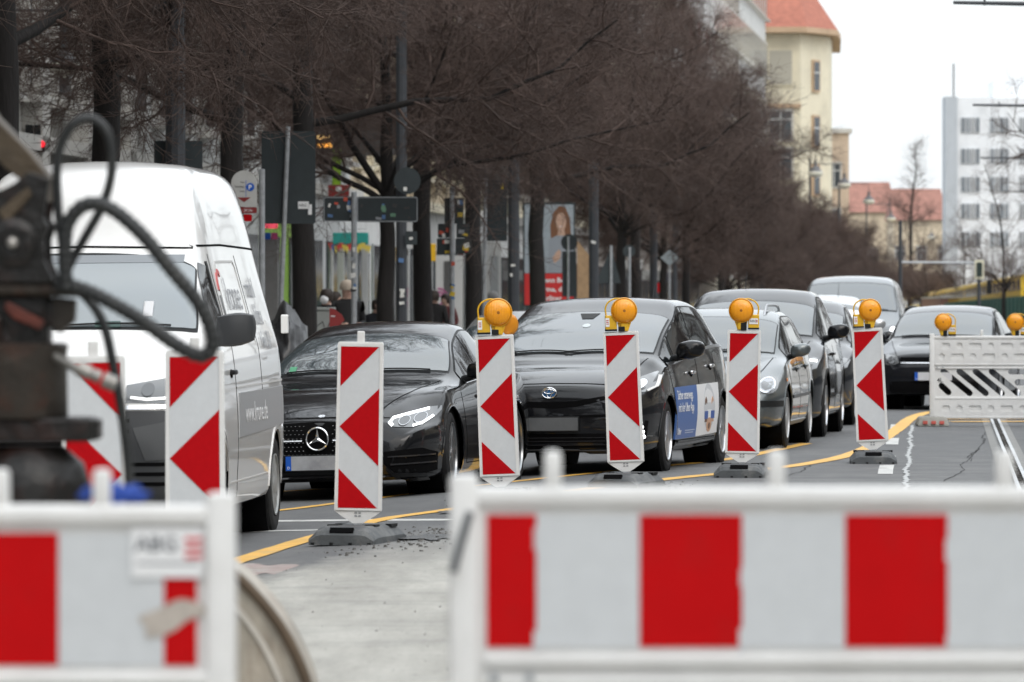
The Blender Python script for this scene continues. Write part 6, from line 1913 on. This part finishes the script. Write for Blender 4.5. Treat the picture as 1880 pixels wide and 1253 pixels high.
# large dark panel on a leaning galvanised pole
d = 76.5
t = post(529, 234, d, .032, M_GALV, 'sign_panel_back', 'large dark rectangular sign back on a thin leaning galvanised pole', 'sign', px_bot=508)
P_ = panel(t, 480, 241, 579, 411, M_SIGNBACK, dy=.05, r=.03)
b = MB(); b.box((xat(557, d) - t.location.x, -.012, zat(377, d) - .02), (.145, .004, .10)); Q = b.build('sticker', M_PAPER, P_)
lettering('ABG', .055, (xat(548, d) - t.location.x, -.0148, zat(379.5, d) - .02), M_INK, P_, .0006)
b = MB(); b.box((xat(569, d) - t.location.x, -.012, zat(385, d) - .02), (.05, .004, .14)); b.build('sticker', M_PAPER, P_)

# stickered street direction sign
d = 84
t = post(650, 354, d, .042, M_GALV, 'direction_sign_back', 'wide dark sign back covered with stickers on a grey pole', 'sign')
A = panel(t, 593, 361, 648, 407, M_SIGNBACK, 'sign_wing', dy=.06, r=.03); B = panel(t, 655, 361, 767, 408, M_SIGNBACK, 'sign_wing', dy=.06, r=.03)
for w, (p, q, r_, s_) in ((A, (594, 362, 649, 407)), (B, (655.5, 362, 766.5, 407.5))):
    x0, z0 = xat(p, d) - t.location.x, zat(s_, d) - .02; x1, z1 = xat(r_, d) - t.location.x, zat(q, d) - .02
    plate2d('edge_frame', [rrect(x0, z0, x1, z1, .03, 3), rrect(x0 + .012, z0 + .012, x1 - .012, z1 - .012, .025, 3)], .03, M_GALV, t, .06)
stickers(t, A, 600, 366, 645, 402, 9, 1, .06); stickers(t, B, 662, 367, 755, 402, 10, 2, .06)
stickers(t, t.children[0], 648, 410, 652, 540, 8, 9, -.03)

# stacked small signs
d = 97.5
t = post(830, 344, d, .042, M_GALV, 'sign_stack', 'grey pole with stacked small dark signs and stickers', 'sign')
for i, (a, b_, c_, e) in enumerate(((816, 364, 851, 411), (804, 411, 826, 437), (838, 411, 862, 437), (802, 438, 827, 468), (836, 438, 866, 466))):
    p = panel(t, a, b_, c_, e, M_SIGNBACK, 'sign_panel', dy=.05); stickers(t, p, a + 4, b_ + 4, c_ - 4, e - 4, 3, 20 + i, .05)
stickers(t, t.children[0], 828, 480, 832, 550, 6, 33, -.03)

d = 103
t = post(892, 328, d, .035, M_GALV, 'sign_panel_back', 'narrow dark sign back on a grey pole beside the thick lamp post', 'sign', px_bot=886)
P_ = panel(t, 891, 330, 931, 443, M_SIGNBACK, dy=.05); stickers(t, P_, 921, 342, 924, 346, 1, 41, .05)

d = 123
t = post(1043, 436, d, .03, M_GALV, 'round_sign_back', 'round and rectangular dark sign backs in front of the advertising board', 'sign')
panel(t, 0, 0, 0, 0, M_SIGNBACK, 'round_plate', loops=[circle(xat(1045, d) - t.location.x, zat(447, d), .18, 20)], dy=.05)
panel(t, 1032, 462, 1058, 545, M_SIGNBACK, 'rect_plate', dy=.05)
d = 138
t = post(1122, 452, d, .035, M_GALV, 'triangle_sign_back', 'dark triangular sign back beside the forked tree', 'sign')
panel(t, 0, 0, 0, 0, M_SIGNBACK, 'triangle_plate', loops=[[(xat(1094, d) - t.location.x, zat(522, d)), (xat(1140, d) - t.location.x, zat(522, d)), (xat(1122, d) - t.location.x, zat(456, d))]], dy=.05)
t = post(1156, 455, d, .03, M_GALV, 'small_round_sign_back', 'small round dark sign back on the right of the forked tree', 'sign')
panel(t, 0, 0, 0, 0, M_SIGNBACK, 'round_plate', loops=[circle(xat(1155, d) - t.location.x, zat(463, d), .15, 18)], dy=.05)
d = 155
t = post(1229, 466, d, .03, M_GALV, 'diamond_sign_back', 'grey diamond shaped sign back before the shops', 'sign')
panel(t, 0, 0, 0, 0, mat('grey_sign_back', (.25, .29, .31), .5), 'diamond_plate', loops=[[(xat(a, d) - t.location.x, zat(b_, d)) for a, b_ in ((1212, 475), (1229, 490), (1246, 475), (1229, 460))]], dy=-.05)

# traffic signal with a red light, far left
d = 90
t = post(60, 232, d, .045, M_POLE, 'traffic_signal', 'dark traffic signal with red light behind the excavator arm', 'signal')
for a, b_ in ((48, 62), (64, 76)): panel(t, a, 230, b_, 262, M_BLACK, 'signal_head', dy=-.1, thick=.14)
b = MB(); b.lathe([(0, .03), (.05, .02), (.055, 0)], 14, Matrix.Translation((xat(79, d) - t.location.x, -.2, zat(268, d))) @ Matrix.Rotation(rad(90), 4, 'X')); b.build('red_light', mat('red_light', (.8, .02, .03), .3, emit=(1, .02, .04), estr=1.2), t)
panel(t, 62, 262, 84, 280, M_BLACK, 'signal_head', dy=-.1, thick=.14)

# advertising board
d = 128
t = thing('advertising_board', 'advertising board with a printed smiling figure above red panel with white words', 'billboard', (xat(1010, d), d, .02))
t['d'] = d
panel(t, 960, 372, 1056, 562, M_SIGNBACK, 'board', dy=.06, thick=.1)
PB = panel(t, 963, 376, 1053, 502, mat('poster_pale_blue', (.34, .39, .43), .5, var=.1), 'poster', dy=0)
RB = panel(t, 963, 502.5, 1053, 560, mat('poster_red', (.62, .03, .03), .5), 'red_panel', dy=0)
T_ = lambda px, py: (xat(px, d) - t.location.x, zat(py, d) - .02)
def blobs(name, pts, m, dy): plate2d(name, [[T_(*p) for p in pts]], .002, m, PB, dy)
blobs('printed_hair', [(1012, 450), (1010, 415), (1016, 390), (1027, 378), (1038, 381), (1046, 400), (1049, 440), (1052, 455), (1040, 460), (1020, 462)], mat('print_auburn', (.20, .09, .045), .5), -.012)
blobs('printed_face', [(1030 + 9.5 * math.cos(a), 408 + 17 * math.sin(a)) for a in [2 * math.pi * k / 18 for k in range(18)]], mat('print_face', (.55, .36, .27), .5), -.0145)
for q in ((1026, 404, 1.5), (1034, 404, 1.5)): blobs('printed_eye', [(q[0] + q[2] * math.cos(a), q[1] + .8 * math.sin(a)) for a in [math.pi * k / 4 for k in range(8)]], brown, -.016)
blobs('printed_mouth', [(1026, 415), (1034, 415), (1032, 418), (1028, 418)], mat('print_mouth', (.75, .6, .55), .5), -.016)
blobs('printed_neck', [(1025, 422), (1036, 422), (1038, 436), (1023, 436)], mat('print_face', (.55, .36, .27), .5), -.0135)
blobs('printed_jumper', [(1008, 440), (1022, 433), (1038, 433), (1052, 442), (1052, 501), (1006, 501)], mat('print_jumper', (.30, .33, .37), .5), -.0155)
blobs('printed_hand', [(1014, 474), (1022, 462), (1027, 458), (1030, 464), (1028, 476), (1018, 484)], mat('print_face', (.55, .36, .27), .5), -.0175)
for i, w in enumerate(('Wenn Berlin', 'Firma, das', 'Berliner')):
    lettering(w, .155, (T_(996 - (9 if i == 0 else 6), 0)[0], -.014, T_(0, 519 + i * 16.5)[1]), M_PAPER, RB, .0006, 1.0, bold=.004)
b = MB(); b.box((0, .06, .0), (.3, .1, .04)); b.build('base', M_POLE, t)
bk = thing('brown_panel', 'brown slanted panel standing beside the advertising board', 'panel', (xat(1071, d + 2), d + 2, .02))
b = MB(); b.prism([(-.14, 0), (.14, 0), (.14, zat(470, d)), (-.14, zat(442, d))], .2); b.build('board', mat('kraft_paper', (.42, .28, .16), .8, var=.2), bk)
b = MB(); b.box((0, -.01, 1.15), (.16, .01, .3)); b.build('printed_mark', mat('kraft_print', (.3, .19, .1), .8), bk)

# ------------------------------------------------------------------ shop fronts and street clutter
def wall_d(px, u=15.6): return FPX * u / (1900 - px)


def block(name, label, cat, px0, px1, y0, y1, u, m, depth=.4, extra=None, zbot=None):
    d = wall_d((px0 + px1) / 2, u); z0 = zat(y1, d) if zbot is None else zbot
    t = thing(name, label, cat, (xat((px0 + px1) / 2, d), d, z0 if zbot is not None else 0))
    zz = zat(y0, d); b = MB(); o_ = t.location.z
    b.rbox((0, 0, (z0 + zz) / 2 - o_), ((px1 - px0) * d / FPX, depth, zz - z0), .012); b.build('body', m, t)
    t['d'] = d
    return t


t = block('ticket_kiosk', 'slim grey kiosk with glowing red top behind the parking sign pole', 'kiosk', 486, 511, 440, 600, 12.6, mat('kiosk_grey', (.22, .22, .22), .5, var=.1), zbot=.02)
panel(t, 484, 404, 511, 420, mat('kiosk_red_glow', (.8, .06, .10), .4, emit=(1, .10, .16), estr=.8), 'lit_sign', dy=-.22, d=t['d'])
panel(t, 486, 428, 498, 440, M_EUBLUE, 'blue_panel', dy=-.22, d=t['d']); panel(t, 499, 428, 511, 440, mat('pink_print', (.6, .08, .25), .5), 'pink_panel', dy=-.22, d=t['d'])
t = block('green_shop', 'lime green shop door surround beside the tree trunk', 'shop front', 540, 562, 428, 600, 15.0, W_LIME, .5, zbot=.02)
panel(t, 545, 440, 560, 575, mat('olive_panel', (.10, .16, .02), .5), 'door_panel', dy=-.27, d=t['d'])
t = block('awning_shop', 'teal shop awning with bunting of small flags under it', 'awning', 612, 676, 428, 449, 14.2, mat('teal_canvas', (.02, .30, .27), .7), 1.0)
d = t['d']; R = random.Random(8)
for i in range(15):
    px = 608 + i * 5; py = 447 + 6 * math.sin(i * .8) ** 2
    c = R.choice(((.7, .72, .74), (.55, .05, .05), (.05, .12, .35), (.7, .55, .1)))
    x, z = xat(px, d) - t.location.x, zat(py, d)
    plate2d('flag', [[(x - .05, z), (x + .05, z), (x + .01, z - .16)]], .006, mat('flag_%d' % int(c[0] * 100), c, .7), t, -.55 - .002 * i)
b = MB(); b.tube([(-.45, .3, 0), (-.45, .3, zat(448, d))], .03, 8); b.build('awning_post', M_GALV, t)
b = MB(); b.tube([(.45, .3, 0), (.45, .3, zat(448, d))], .03, 8); b.build('awning_post', M_GALV, t)
for i, (a, b_) in enumerate(((603, 612), (620, 632), (638, 648), (664, 676))):
    block('shop_column', 'white shop column under the teal awning', 'column', a, b_, 450, 600, 15.2, W_WHITE, .3, zbot=.02)['group'] = 'white shop columns'
t = block('heater_lamp', 'glowing orange heat lamps at a balcony beside the dark sign back', 'heater', 582, 612, 250, 274, 14.6, mat('heater_hood', (.15, .13, .11), .5), .5)
d = t['d']
for i in range(3):
    for zz, e in ((253, (1, .7, .3)), (268, (1, .42, .06))):
        b = MB(); b.lathe([(0, .05), (.05, .03), (.055, -.03), (0, -.05)], 10, Matrix.Translation((xat(587 + i * 9, d) - t.location.x, -.3, zat(zz, d)))); b.build('heat_bulb', mat('bulb_%d' % zz, (.9, .5, .1), .3, emit=e, estr=2.0), t)
b = MB(); b.box((0, .8, zat(262, d)), (.1, 1.6, .1)); b.build('bracket', M_POLE, t)
t = block('wall_banner', 'narrow lime green banner hanging on the white house', 'banner', 610, 626, 272, 345, 15.3, mat('banner_green', (.26, .46, .02), .6), .06)
t = block('shop_sign', 'dull red box sign with white square on the beige house', 'sign', 603, 641, 340, 361, 15.0, mat('sign_red', (.28, .02, .02), .5), .3)
panel(t, 617, 344, 627, 352, M_PAPER, 'white_square', dy=-.17, d=t['d'])
t = block('letter_box', 'small yellow box on the wall behind the tree trunk', 'box', 789, 800, 448, 480, 15.4, M_YELLOW, .3)
t = block('white_shop_wall', 'white shop wall with pink graffiti behind the stacked signs', 'shop front', 800, 850, 470, 600, 15.2, W_WHITE, .5, zbot=.02)
d = t['d']; xx = lambda px: xat(px, d) - t.location.x
for r in (.10, .17, .24):
    b = MB(); b.tube([(xx(806) + r * math.cos(a), -.26, zat(552, d) + r * 1.2 * math.sin(a)) for a in [rad(-70 + 14 * k) for k in range(13)]], .022, 6); b.build('graffiti', mat('pink_spray', (.5, .12, .3), .7), t)
panel(t, 815, 480, 833, 590, W_DARK, 'doorway', dy=-.26, d=d)
t = block('white_shop_wall', 'white shop wall between the dark panel sign and the lamp post', 'shop front', 876, 920, 444, 600, 15.2, W_WHITE, .5, zbot=.02)
panel(t, 900, 470, 915, 560, mat('pale_pane', (.35, .37, .38), .2), 'window', dy=-.26, d=t['d'])
for a, b_, y0, m, lab in ((1112, 1180, 478, W_WHITE, 'white cafe canopy beyond the triangular sign'), (1130, 1145, 462, M_RED, 'red canopy behind the forked tree'), (1205, 1222, 520, M_RED, 'small red sign beyond the black taxi roof'),
                          (1168, 1215, 497, W_PALE, 'pale market stall canopy behind the diamond sign'), (1262, 1283, 512, M_SIGNBACK, 'dark notice board with pale letters before the far shops'), (1325, 1345, 495, W_PALE, 'pale stall behind the far trees'),
                          (1378, 1398, 498, mat('violet_poster', (.2, .2, .36), .6), 'violet poster beside the far lamp post')):
    d_ = wall_d((a + b_) / 2, 13.5)
    t = block('stall', lab, 'stall', a, b_, y0, y0 + 18, 13.5, m, 1.2)
    for k in (-1, 1):
        b = MB(); b.tube([(k * (b_ - a) * d_ / FPX * .45, 0, .02), (k * (b_ - a) * d_ / FPX * .45, 0, zat(y0 + 17, d_))], .04, 6); b.build('stall_leg', M_POLE, t)
# electric cabinet, red folded shade and covered motorcycle on the pavement
d = 84; t = thing('electric_cabinet', 'grey electric cabinet with graffiti behind the roof of the black coupe', 'cabinet', (xat(593, d), d, .02))
b = MB(); b.rbox((0, 0, .68), (.33, .3, 1.36), .02); b.build('cabinet_body', mat('cabinet_grey', (.30, .32, .31), .6, var=.1), t)
b = MB(); b.rbox((0, 0, 1.385), (.37, .34, .05), .015); b.build('cabinet_lid', mat('cabinet_grey', (.3, .32, .31), .6), t)
b = MB(); b.tube([(-.12, -.153, 1.1), (0, -.153, 1.2), (.05, -.153, 1.05), (.12, -.153, 1.22)], .008, 6); b.build('graffiti', M_INK, t)
d = 83; t = thing('red_sign_wedge', 'red quarter round board with pale marks beside the electric cabinet', 'board', (xat(615, d), d, .02))
b = MB(); b.prism([(-.08, 1.10), (.05, 1.13), (.14, 1.22), (.10, 1.30), (0, 1.38), (-.08, 1.40)], .03); b.build('board', mat('dull_red_board', (.28, .03, .03), .6), t)
b = MB(); b.box((-.03, -.004, 1.28), (.06, .006, .015)); b.build('pale_mark', M_PAPER, t); b = MB(); b.tube([(-.05, .02, 0), (-.05, .02, 1.12)], .02, 6); b.build('board_post', M_POLE, t)
d = 74; t = thing('covered_motorcycle', 'motorcycle under a black tarpaulin between the van and the tree trunk', 'motorcycle', (xat(532, d), d, .02))
bm = bmesh.new(); bmesh.ops.create_icosphere(bm, subdivisions=4, radius=1)
for v in bm.verts:
    c0 = v.co.copy(); q = 1 + .16 * mnoise.noise(c0 * 2.5) + .06 * mnoise.noise(c0 * 7)
    zz = (c0.z * .5 + .5); wx = .30 + .12 * (1 - zz)
    v.co = Vector((c0.x * wx * q, c0.y * 1.0 * q, max(0, zz * 1.40 * (1 - .18 * max(0, c0.x)) * q)))
me = bpy.data.meshes.new('tarpaulin'); bm.to_mesh(me); bm.free(); link('tarpaulin', me, mat('black_tarpaulin', (.018, .018, .02), .35, bump=.5, bscale=6), t, True, 180)
for yy in (-.65, .65):
    b = MB(); b.lathe([(.20, -.05), (.28, -.05), (.30, 0), (.28, .05), (.20, .05)], 24, Matrix.Translation((0, yy, .30)) @ Matrix.Rotation(rad(90), 4, 'Y')); b.build('wheel', M_TYRE, t, True)


# ------------------------------------------------------------------ people on the pavement
def person(label, px, ytop, d, jacket, trousers, face=0.0, hat=None, mask=False, arms='bent', lean=0.0, hair=(.03, .02, .015)):
    H = zat(ytop, d) - .02; k = H / 1.76
    t = thing('person', label, 'person', (xat(px, d), d, .02), face, 'people on the pavement')
    V, Rr, E_ = [], [], []
    def j(p, r, par=None):
        V.append(Vector((p[0], p[1] - lean * max(0, p[2] - .95), p[2])) * k); Rr.append(r * k)
        if par is not None: E_.append((par, len(V) - 1))
        return len(V) - 1
    pel = j((0, 0, .95), .155); sp = j((0, 0, 1.15), .15, pel); chn = j((0, 0, 1.36), .165, sp); nk = j((0, 0, 1.50), .062, chn); hd0 = j((0, -.01, 1.58), .085, nk); hd1 = j((0, -.015, 1.67), .088, hd0); j((0, -.01, 1.735), .05, hd1)
    for sx in (-1, 1):
        hp = j((.10 * sx, 0, .86), .10, pel); kn = j((.11 * sx, -.02 + .03 * sx, .48), .068, hp); an = j((.11 * sx, .02 + .06 * sx, .09), .045, kn); j((.12 * sx, -.14 + .06 * sx, .04), .038, an)
        sh = j((.19 * sx, 0, 1.42), .075, chn); el = j((.26 * sx, .03, 1.15), .055, sh)
        wr_ = j((.13 * sx, -.22, 1.12), .036, el) if arms == 'bent' else j((.27 * sx, -.05, .90), .036, el)
        off = Vector((-.05 * sx, -.07, .01)) if arms == 'bent' else Vector((0, -.02, -.09))
        j(tuple(Vector((.13 * sx, -.22, 1.12) if arms == 'bent' else (.27 * sx, -.05, .90)) + off), .034, wr_)
    me = bpy.data.meshes.new('body'); me.from_pydata([tuple(v) for v in V], E_, [])
    ob = bpy.data.objects.new('body', me); col.objects.link(ob)
    sk = ob.modifiers.new('skin', 'SKIN'); sk.use_smooth_shade = True
    for i, sv in enumerate(me.skin_vertices[0].data): sv.radius = (Rr[i] * (1.15 if i in (0, 1, 2) else 1), Rr[i] * (.8 if i in (0, 1, 2) else 1)); sv.use_root = (i == 0)
    ss = ob.modifiers.new('sub', 'SUBSURF'); ss.levels = 2; ss.render_levels = 2
    dg = bpy.context.evaluated_depsgraph_get(); dg.update()
    m2 = bpy.data.meshes.new_from_object(ob.evaluated_get(dg)); bpy.data.objects.remove(ob)
    body = link('body', m2, jacket, t, True, 180)
    m2.materials.append(trousers); m2.materials.append(mat('skin', (.50, .32, .25), .55)); m2.materials.append(mat('dark_shoes', (.03, .03, .03), .6))
    for p in m2.polygons:
        c0 = p.center / k
        hand = (abs(c0.x) < .16 and c0.y < -.225 and 1.0 < c0.z < 1.25) if arms == 'bent' else (c0.z < .90 and abs(c0.x) > .22)
        p.material_index = 2 if (c0.z > 1.51 or hand) else 3 if c0.z < .10 else 1 if c0.z < .90 else 0
    hz = lambda y, z: Vector((0, y - lean * (z - .95), z)) * k
    c0 = hz(-.012, 1.66)
    if hat:
        b = MB(); b.lathe([(.108, -.02), (.112, .03), (.10, .085), (.06, .125), (0, .135)], 20, Matrix.Translation(c0 + Vector((0, .008, .0))) @ Matrix.Diagonal((k, k * 1.12, k, 1))); b.build('hat', hat, t, True)
    else:
        b = MB(); b.lathe([(.098, -.10), (.108, -.03), (.104, .04), (.07, .085), (0, .10)], 20, Matrix.Translation(c0 + Vector((0, .035, .01))) @ Matrix.Diagonal((k, k * 1.05, k, 1))); b.build('hair', mat('dark_hair', hair, .6), t, True)
    b = MB(); n0 = hz(-.105, 1.615); b.add([n0 + Vector((-.014, .02, -.012)), n0 + Vector((.014, .02, -.012)), n0 + Vector((0, -.014, -.008)), n0 + Vector((0, .02, .035))], [(0, 1, 2), (0, 2, 3), (1, 3, 2), (0, 3, 1)]); b.build('nose', mat('skin', (.5, .32, .25)), t)
    for sx in (-1, 1):
        b = MB(); b.lathe([(0, -.006), (.009, 0), (0, .006)], 8, Matrix.Translation(hz(-.097, 1.645) + Vector((.032 * sx, 0, 0)))); b.build('eye', M_INK, t)
    if mask:
        b = MB(); b.lathe([(0, .05), (.035, .045), (.062, .02), (.07, -.01)], 14, Matrix.Translation(hz(-.075, 1.59)) @ Matrix.Rotation(rad(90), 4, 'X')); b.build('face_mask', M_PAPER, t, True)
    else:
        b = MB(); b.box(hz(-.100, 1.575), (.045, .01, .008)); b.build('mouth', mat('lips', (.35, .15, .13), .5), t)
    return t


navy, coal, hiv = mat('navy_jacket', (.012, .014, .02), .8), mat('black_coat', (.012, .012, .013), .8), mat('yellow_green_jacket', (.30, .34, .04), .8)
jean = mat('dark_jeans', (.03, .035, .05), .85)
person('person in black coat and beige knitted hat holding a phone beside the stickered pole', 637, 518, 86, coal, jean, rad(20), hat=mat('beige_knit', (.50, .42, .34), .9))
person('person in dark jacket with white face mask walking by the electric cabinet', 603, 531, 87, navy, coal, rad(-25), mask=True, lean=.12)
person('person in yellow green jacket behind the masked walker', 617, 536, 91, hiv, jean, rad(60), arms='down')
person('person in long black coat before the pink graffiti', 797, 534, 108, coal, coal, rad(170), arms='down')
person('person in dark red jacket beside the stacked signs pole', 818, 540, 112, mat('dark_red_jacket', (.12, .03, .03), .8), jean, rad(-30))
person('person in dark clothes sitting height by the lamp post', 690, 551, 97, navy, coal, rad(10), lean=.2)
person('person in dark jacket walking near the dark panel sign', 905, 538, 112, navy, jean, rad(200), arms='down', hat=mat('grey_cap', (.2, .2, .2), .9))

# ------------------------------------------------------------------ right side: train, green fence, signal, overhead arms
M_TRAIN = mat('train_yellow', (.70, .46, .03), .4, var=.06)
p0, p1 = Vector((xat(1925, 250), 250, 0)), Vector((xat(1684, 455), 455, 0))
dirv = (p1 - p0); Lt = dirv.length; ang = math.atan2(dirv.y, dirv.x)
tr = thing('train', 'yellow underground train on the ramp behind the green fence', 'train', p0, ang)
za, zb_ = 2.92, 2.15
for i in range(3):
    a, b_ = Lt * i / 3 + .3, Lt * (i + 1) / 3 - .3; ha, hb = za + (zb_ - za) * a / Lt, za + (zb_ - za) * b_ / Lt
    b = MB(); b.add([(a, -1.2, 0), (b_, -1.2, 0), (b_, 1.2, 0), (a, 1.2, 0), (a, -1.2, ha - .12), (b_, -1.2, hb - .12), (b_, 1.2, hb - .12), (a, 1.2, ha - .12), (a, -.8, ha), (b_, -.8, hb), (b_, .8, hb), (a, .8, ha)],
                    [(0, 1, 5, 4), (2, 3, 7, 6), (4, 5, 9, 8), (6, 7, 11, 10), (8, 9, 10, 11), (0, 4, 8, 11, 7, 3), (1, 2, 6, 10, 9, 5)])
    C_ = b.build('carriage', M_TRAIN, tr)
    n = 16
    for q in range(n):
        s0, s1 = a + (b_ - a) * (q + .12) / n, a + (b_ - a) * (q + .88) / n
        f = lambda s_: za + (zb_ - za) * s_ / Lt
        for sy in (-1, 1):
            y_ = sy * 1.215; b = MB(); b.add([(s0, y_, f(s0) - .75), (s1, y_, f(s1) - .75), (s1, y_, f(s1) - .3), (s0, y_, f(s0) - .3)], [(0, 1, 2, 3)]); b.build('window', M_PANE, C_)
q0, q1 = Vector((xat(1910, 226), 226, 0)), Vector((xat(1735, 330), 330, 0)); dv = q1 - q0; Lf = dv.length
fn = thing('green_fence', 'green corrugated fence along the train ramp', 'fence', q0, math.atan2(dv.y, dv.x))
n = 60
for i in range(n):
    a = Lf * i / n; h = 1.90 + (1.62 - 1.90) * i / n
    b = MB(); b.box((a + Lf / n / 2, .0 if i % 2 else .06, h / 2), (Lf / n * .98, .08, h)); b.build('fence_panel', mat('dark_green_sheet', (.02, .10, .075), .6, var=.15), fn)
b = MB(); b.box((Lf / 2, -.1, .1), (Lf, .1, .2)); b.build('plinth', W_BROWN, fn)
bw = thing('brick_wall', 'low brick wall continuing the green fence', 'wall', q1, math.atan2(dv.y, dv.x))
b = MB(); b.box((18, 0, .95), (36, .4, 1.9)); b.build('wall', wallm('wall_brick', (.25, .14, .11)), bw); b = MB(); b.box((18, 0, 1.95), (36.2, .5, .1)); b.build('coping', W_TRIM, bw)
d = 190; t = post(1797, 478, d, .06, M_POLE, 'traffic_signal', 'traffic signal with white edged backing before the green fence', 'signal')
panel(t, 1789, 478, 1806, 513, mat('pale_signal_edge', (.75, .72, .55), .5), 'backing', dy=-.1); panel(t, 1792.5, 482, 1802.5, 508, mat('signal_green_black', (.02, .035, .03), .5), 'signal_head', dy=-.14, thick=.08)
panel(t, 1811, 515, 1820, 540, M_BLACK, 'side_head', dy=-.1)
for px0, py, d, lab in ((1750, 5, 96, 'nearest overhead lamp arm reaching in above the white office block'), (1786, 193, 150, 'overhead arm crossing the top floors of the white office block'), (1800, 290, 205, 'overhead arm crossing the middle floors of the white office block'), (1842, 352, 262, 'lowest overhead arm in front of the white office block')):
    z = zat(py, d); x0, x1 = xat(px0, d), xat(1980, d)
    t = thing('overhead_arm', lab, 'lamp arm', (x1, d, 0), 0, 'overhead lamp arms')
    b = MB(); b.tube([(x0 - x1, 0, z), (0, 0, z - .04)], [.03, .045], 8); b.build('arm', M_POLE, t, True)
    b = MB(); b.tube([(0, 0, 0), (0, 0, z + .3)], [.10, .07], 10); b.build('post', M_POLE, t, True)
    b = MB(); b.tube([((x0 - x1) * .75, 0, z - .05), ((x0 - x1) * .75, 0, z + .08)], .02, 6); b.build('clamp', M_POLE, t)
t = thing('signal_gantry', 'thin horizontal pole carrying the signal across above the minivan', 'gantry', (xat(1653, 195), 195, 0))
b = MB(); b.tube([(0, 0, 0), (0, 0, zat(405, 195))], .06, 8); b.build('post', M_POLE, t); b = MB(); b.tube([(0, 0, zat(482, 195)), (xat(1790, 195) - xat(1653, 195), 0, zat(483, 195))], .035, 8); b.build('arm', M_GALV, t)
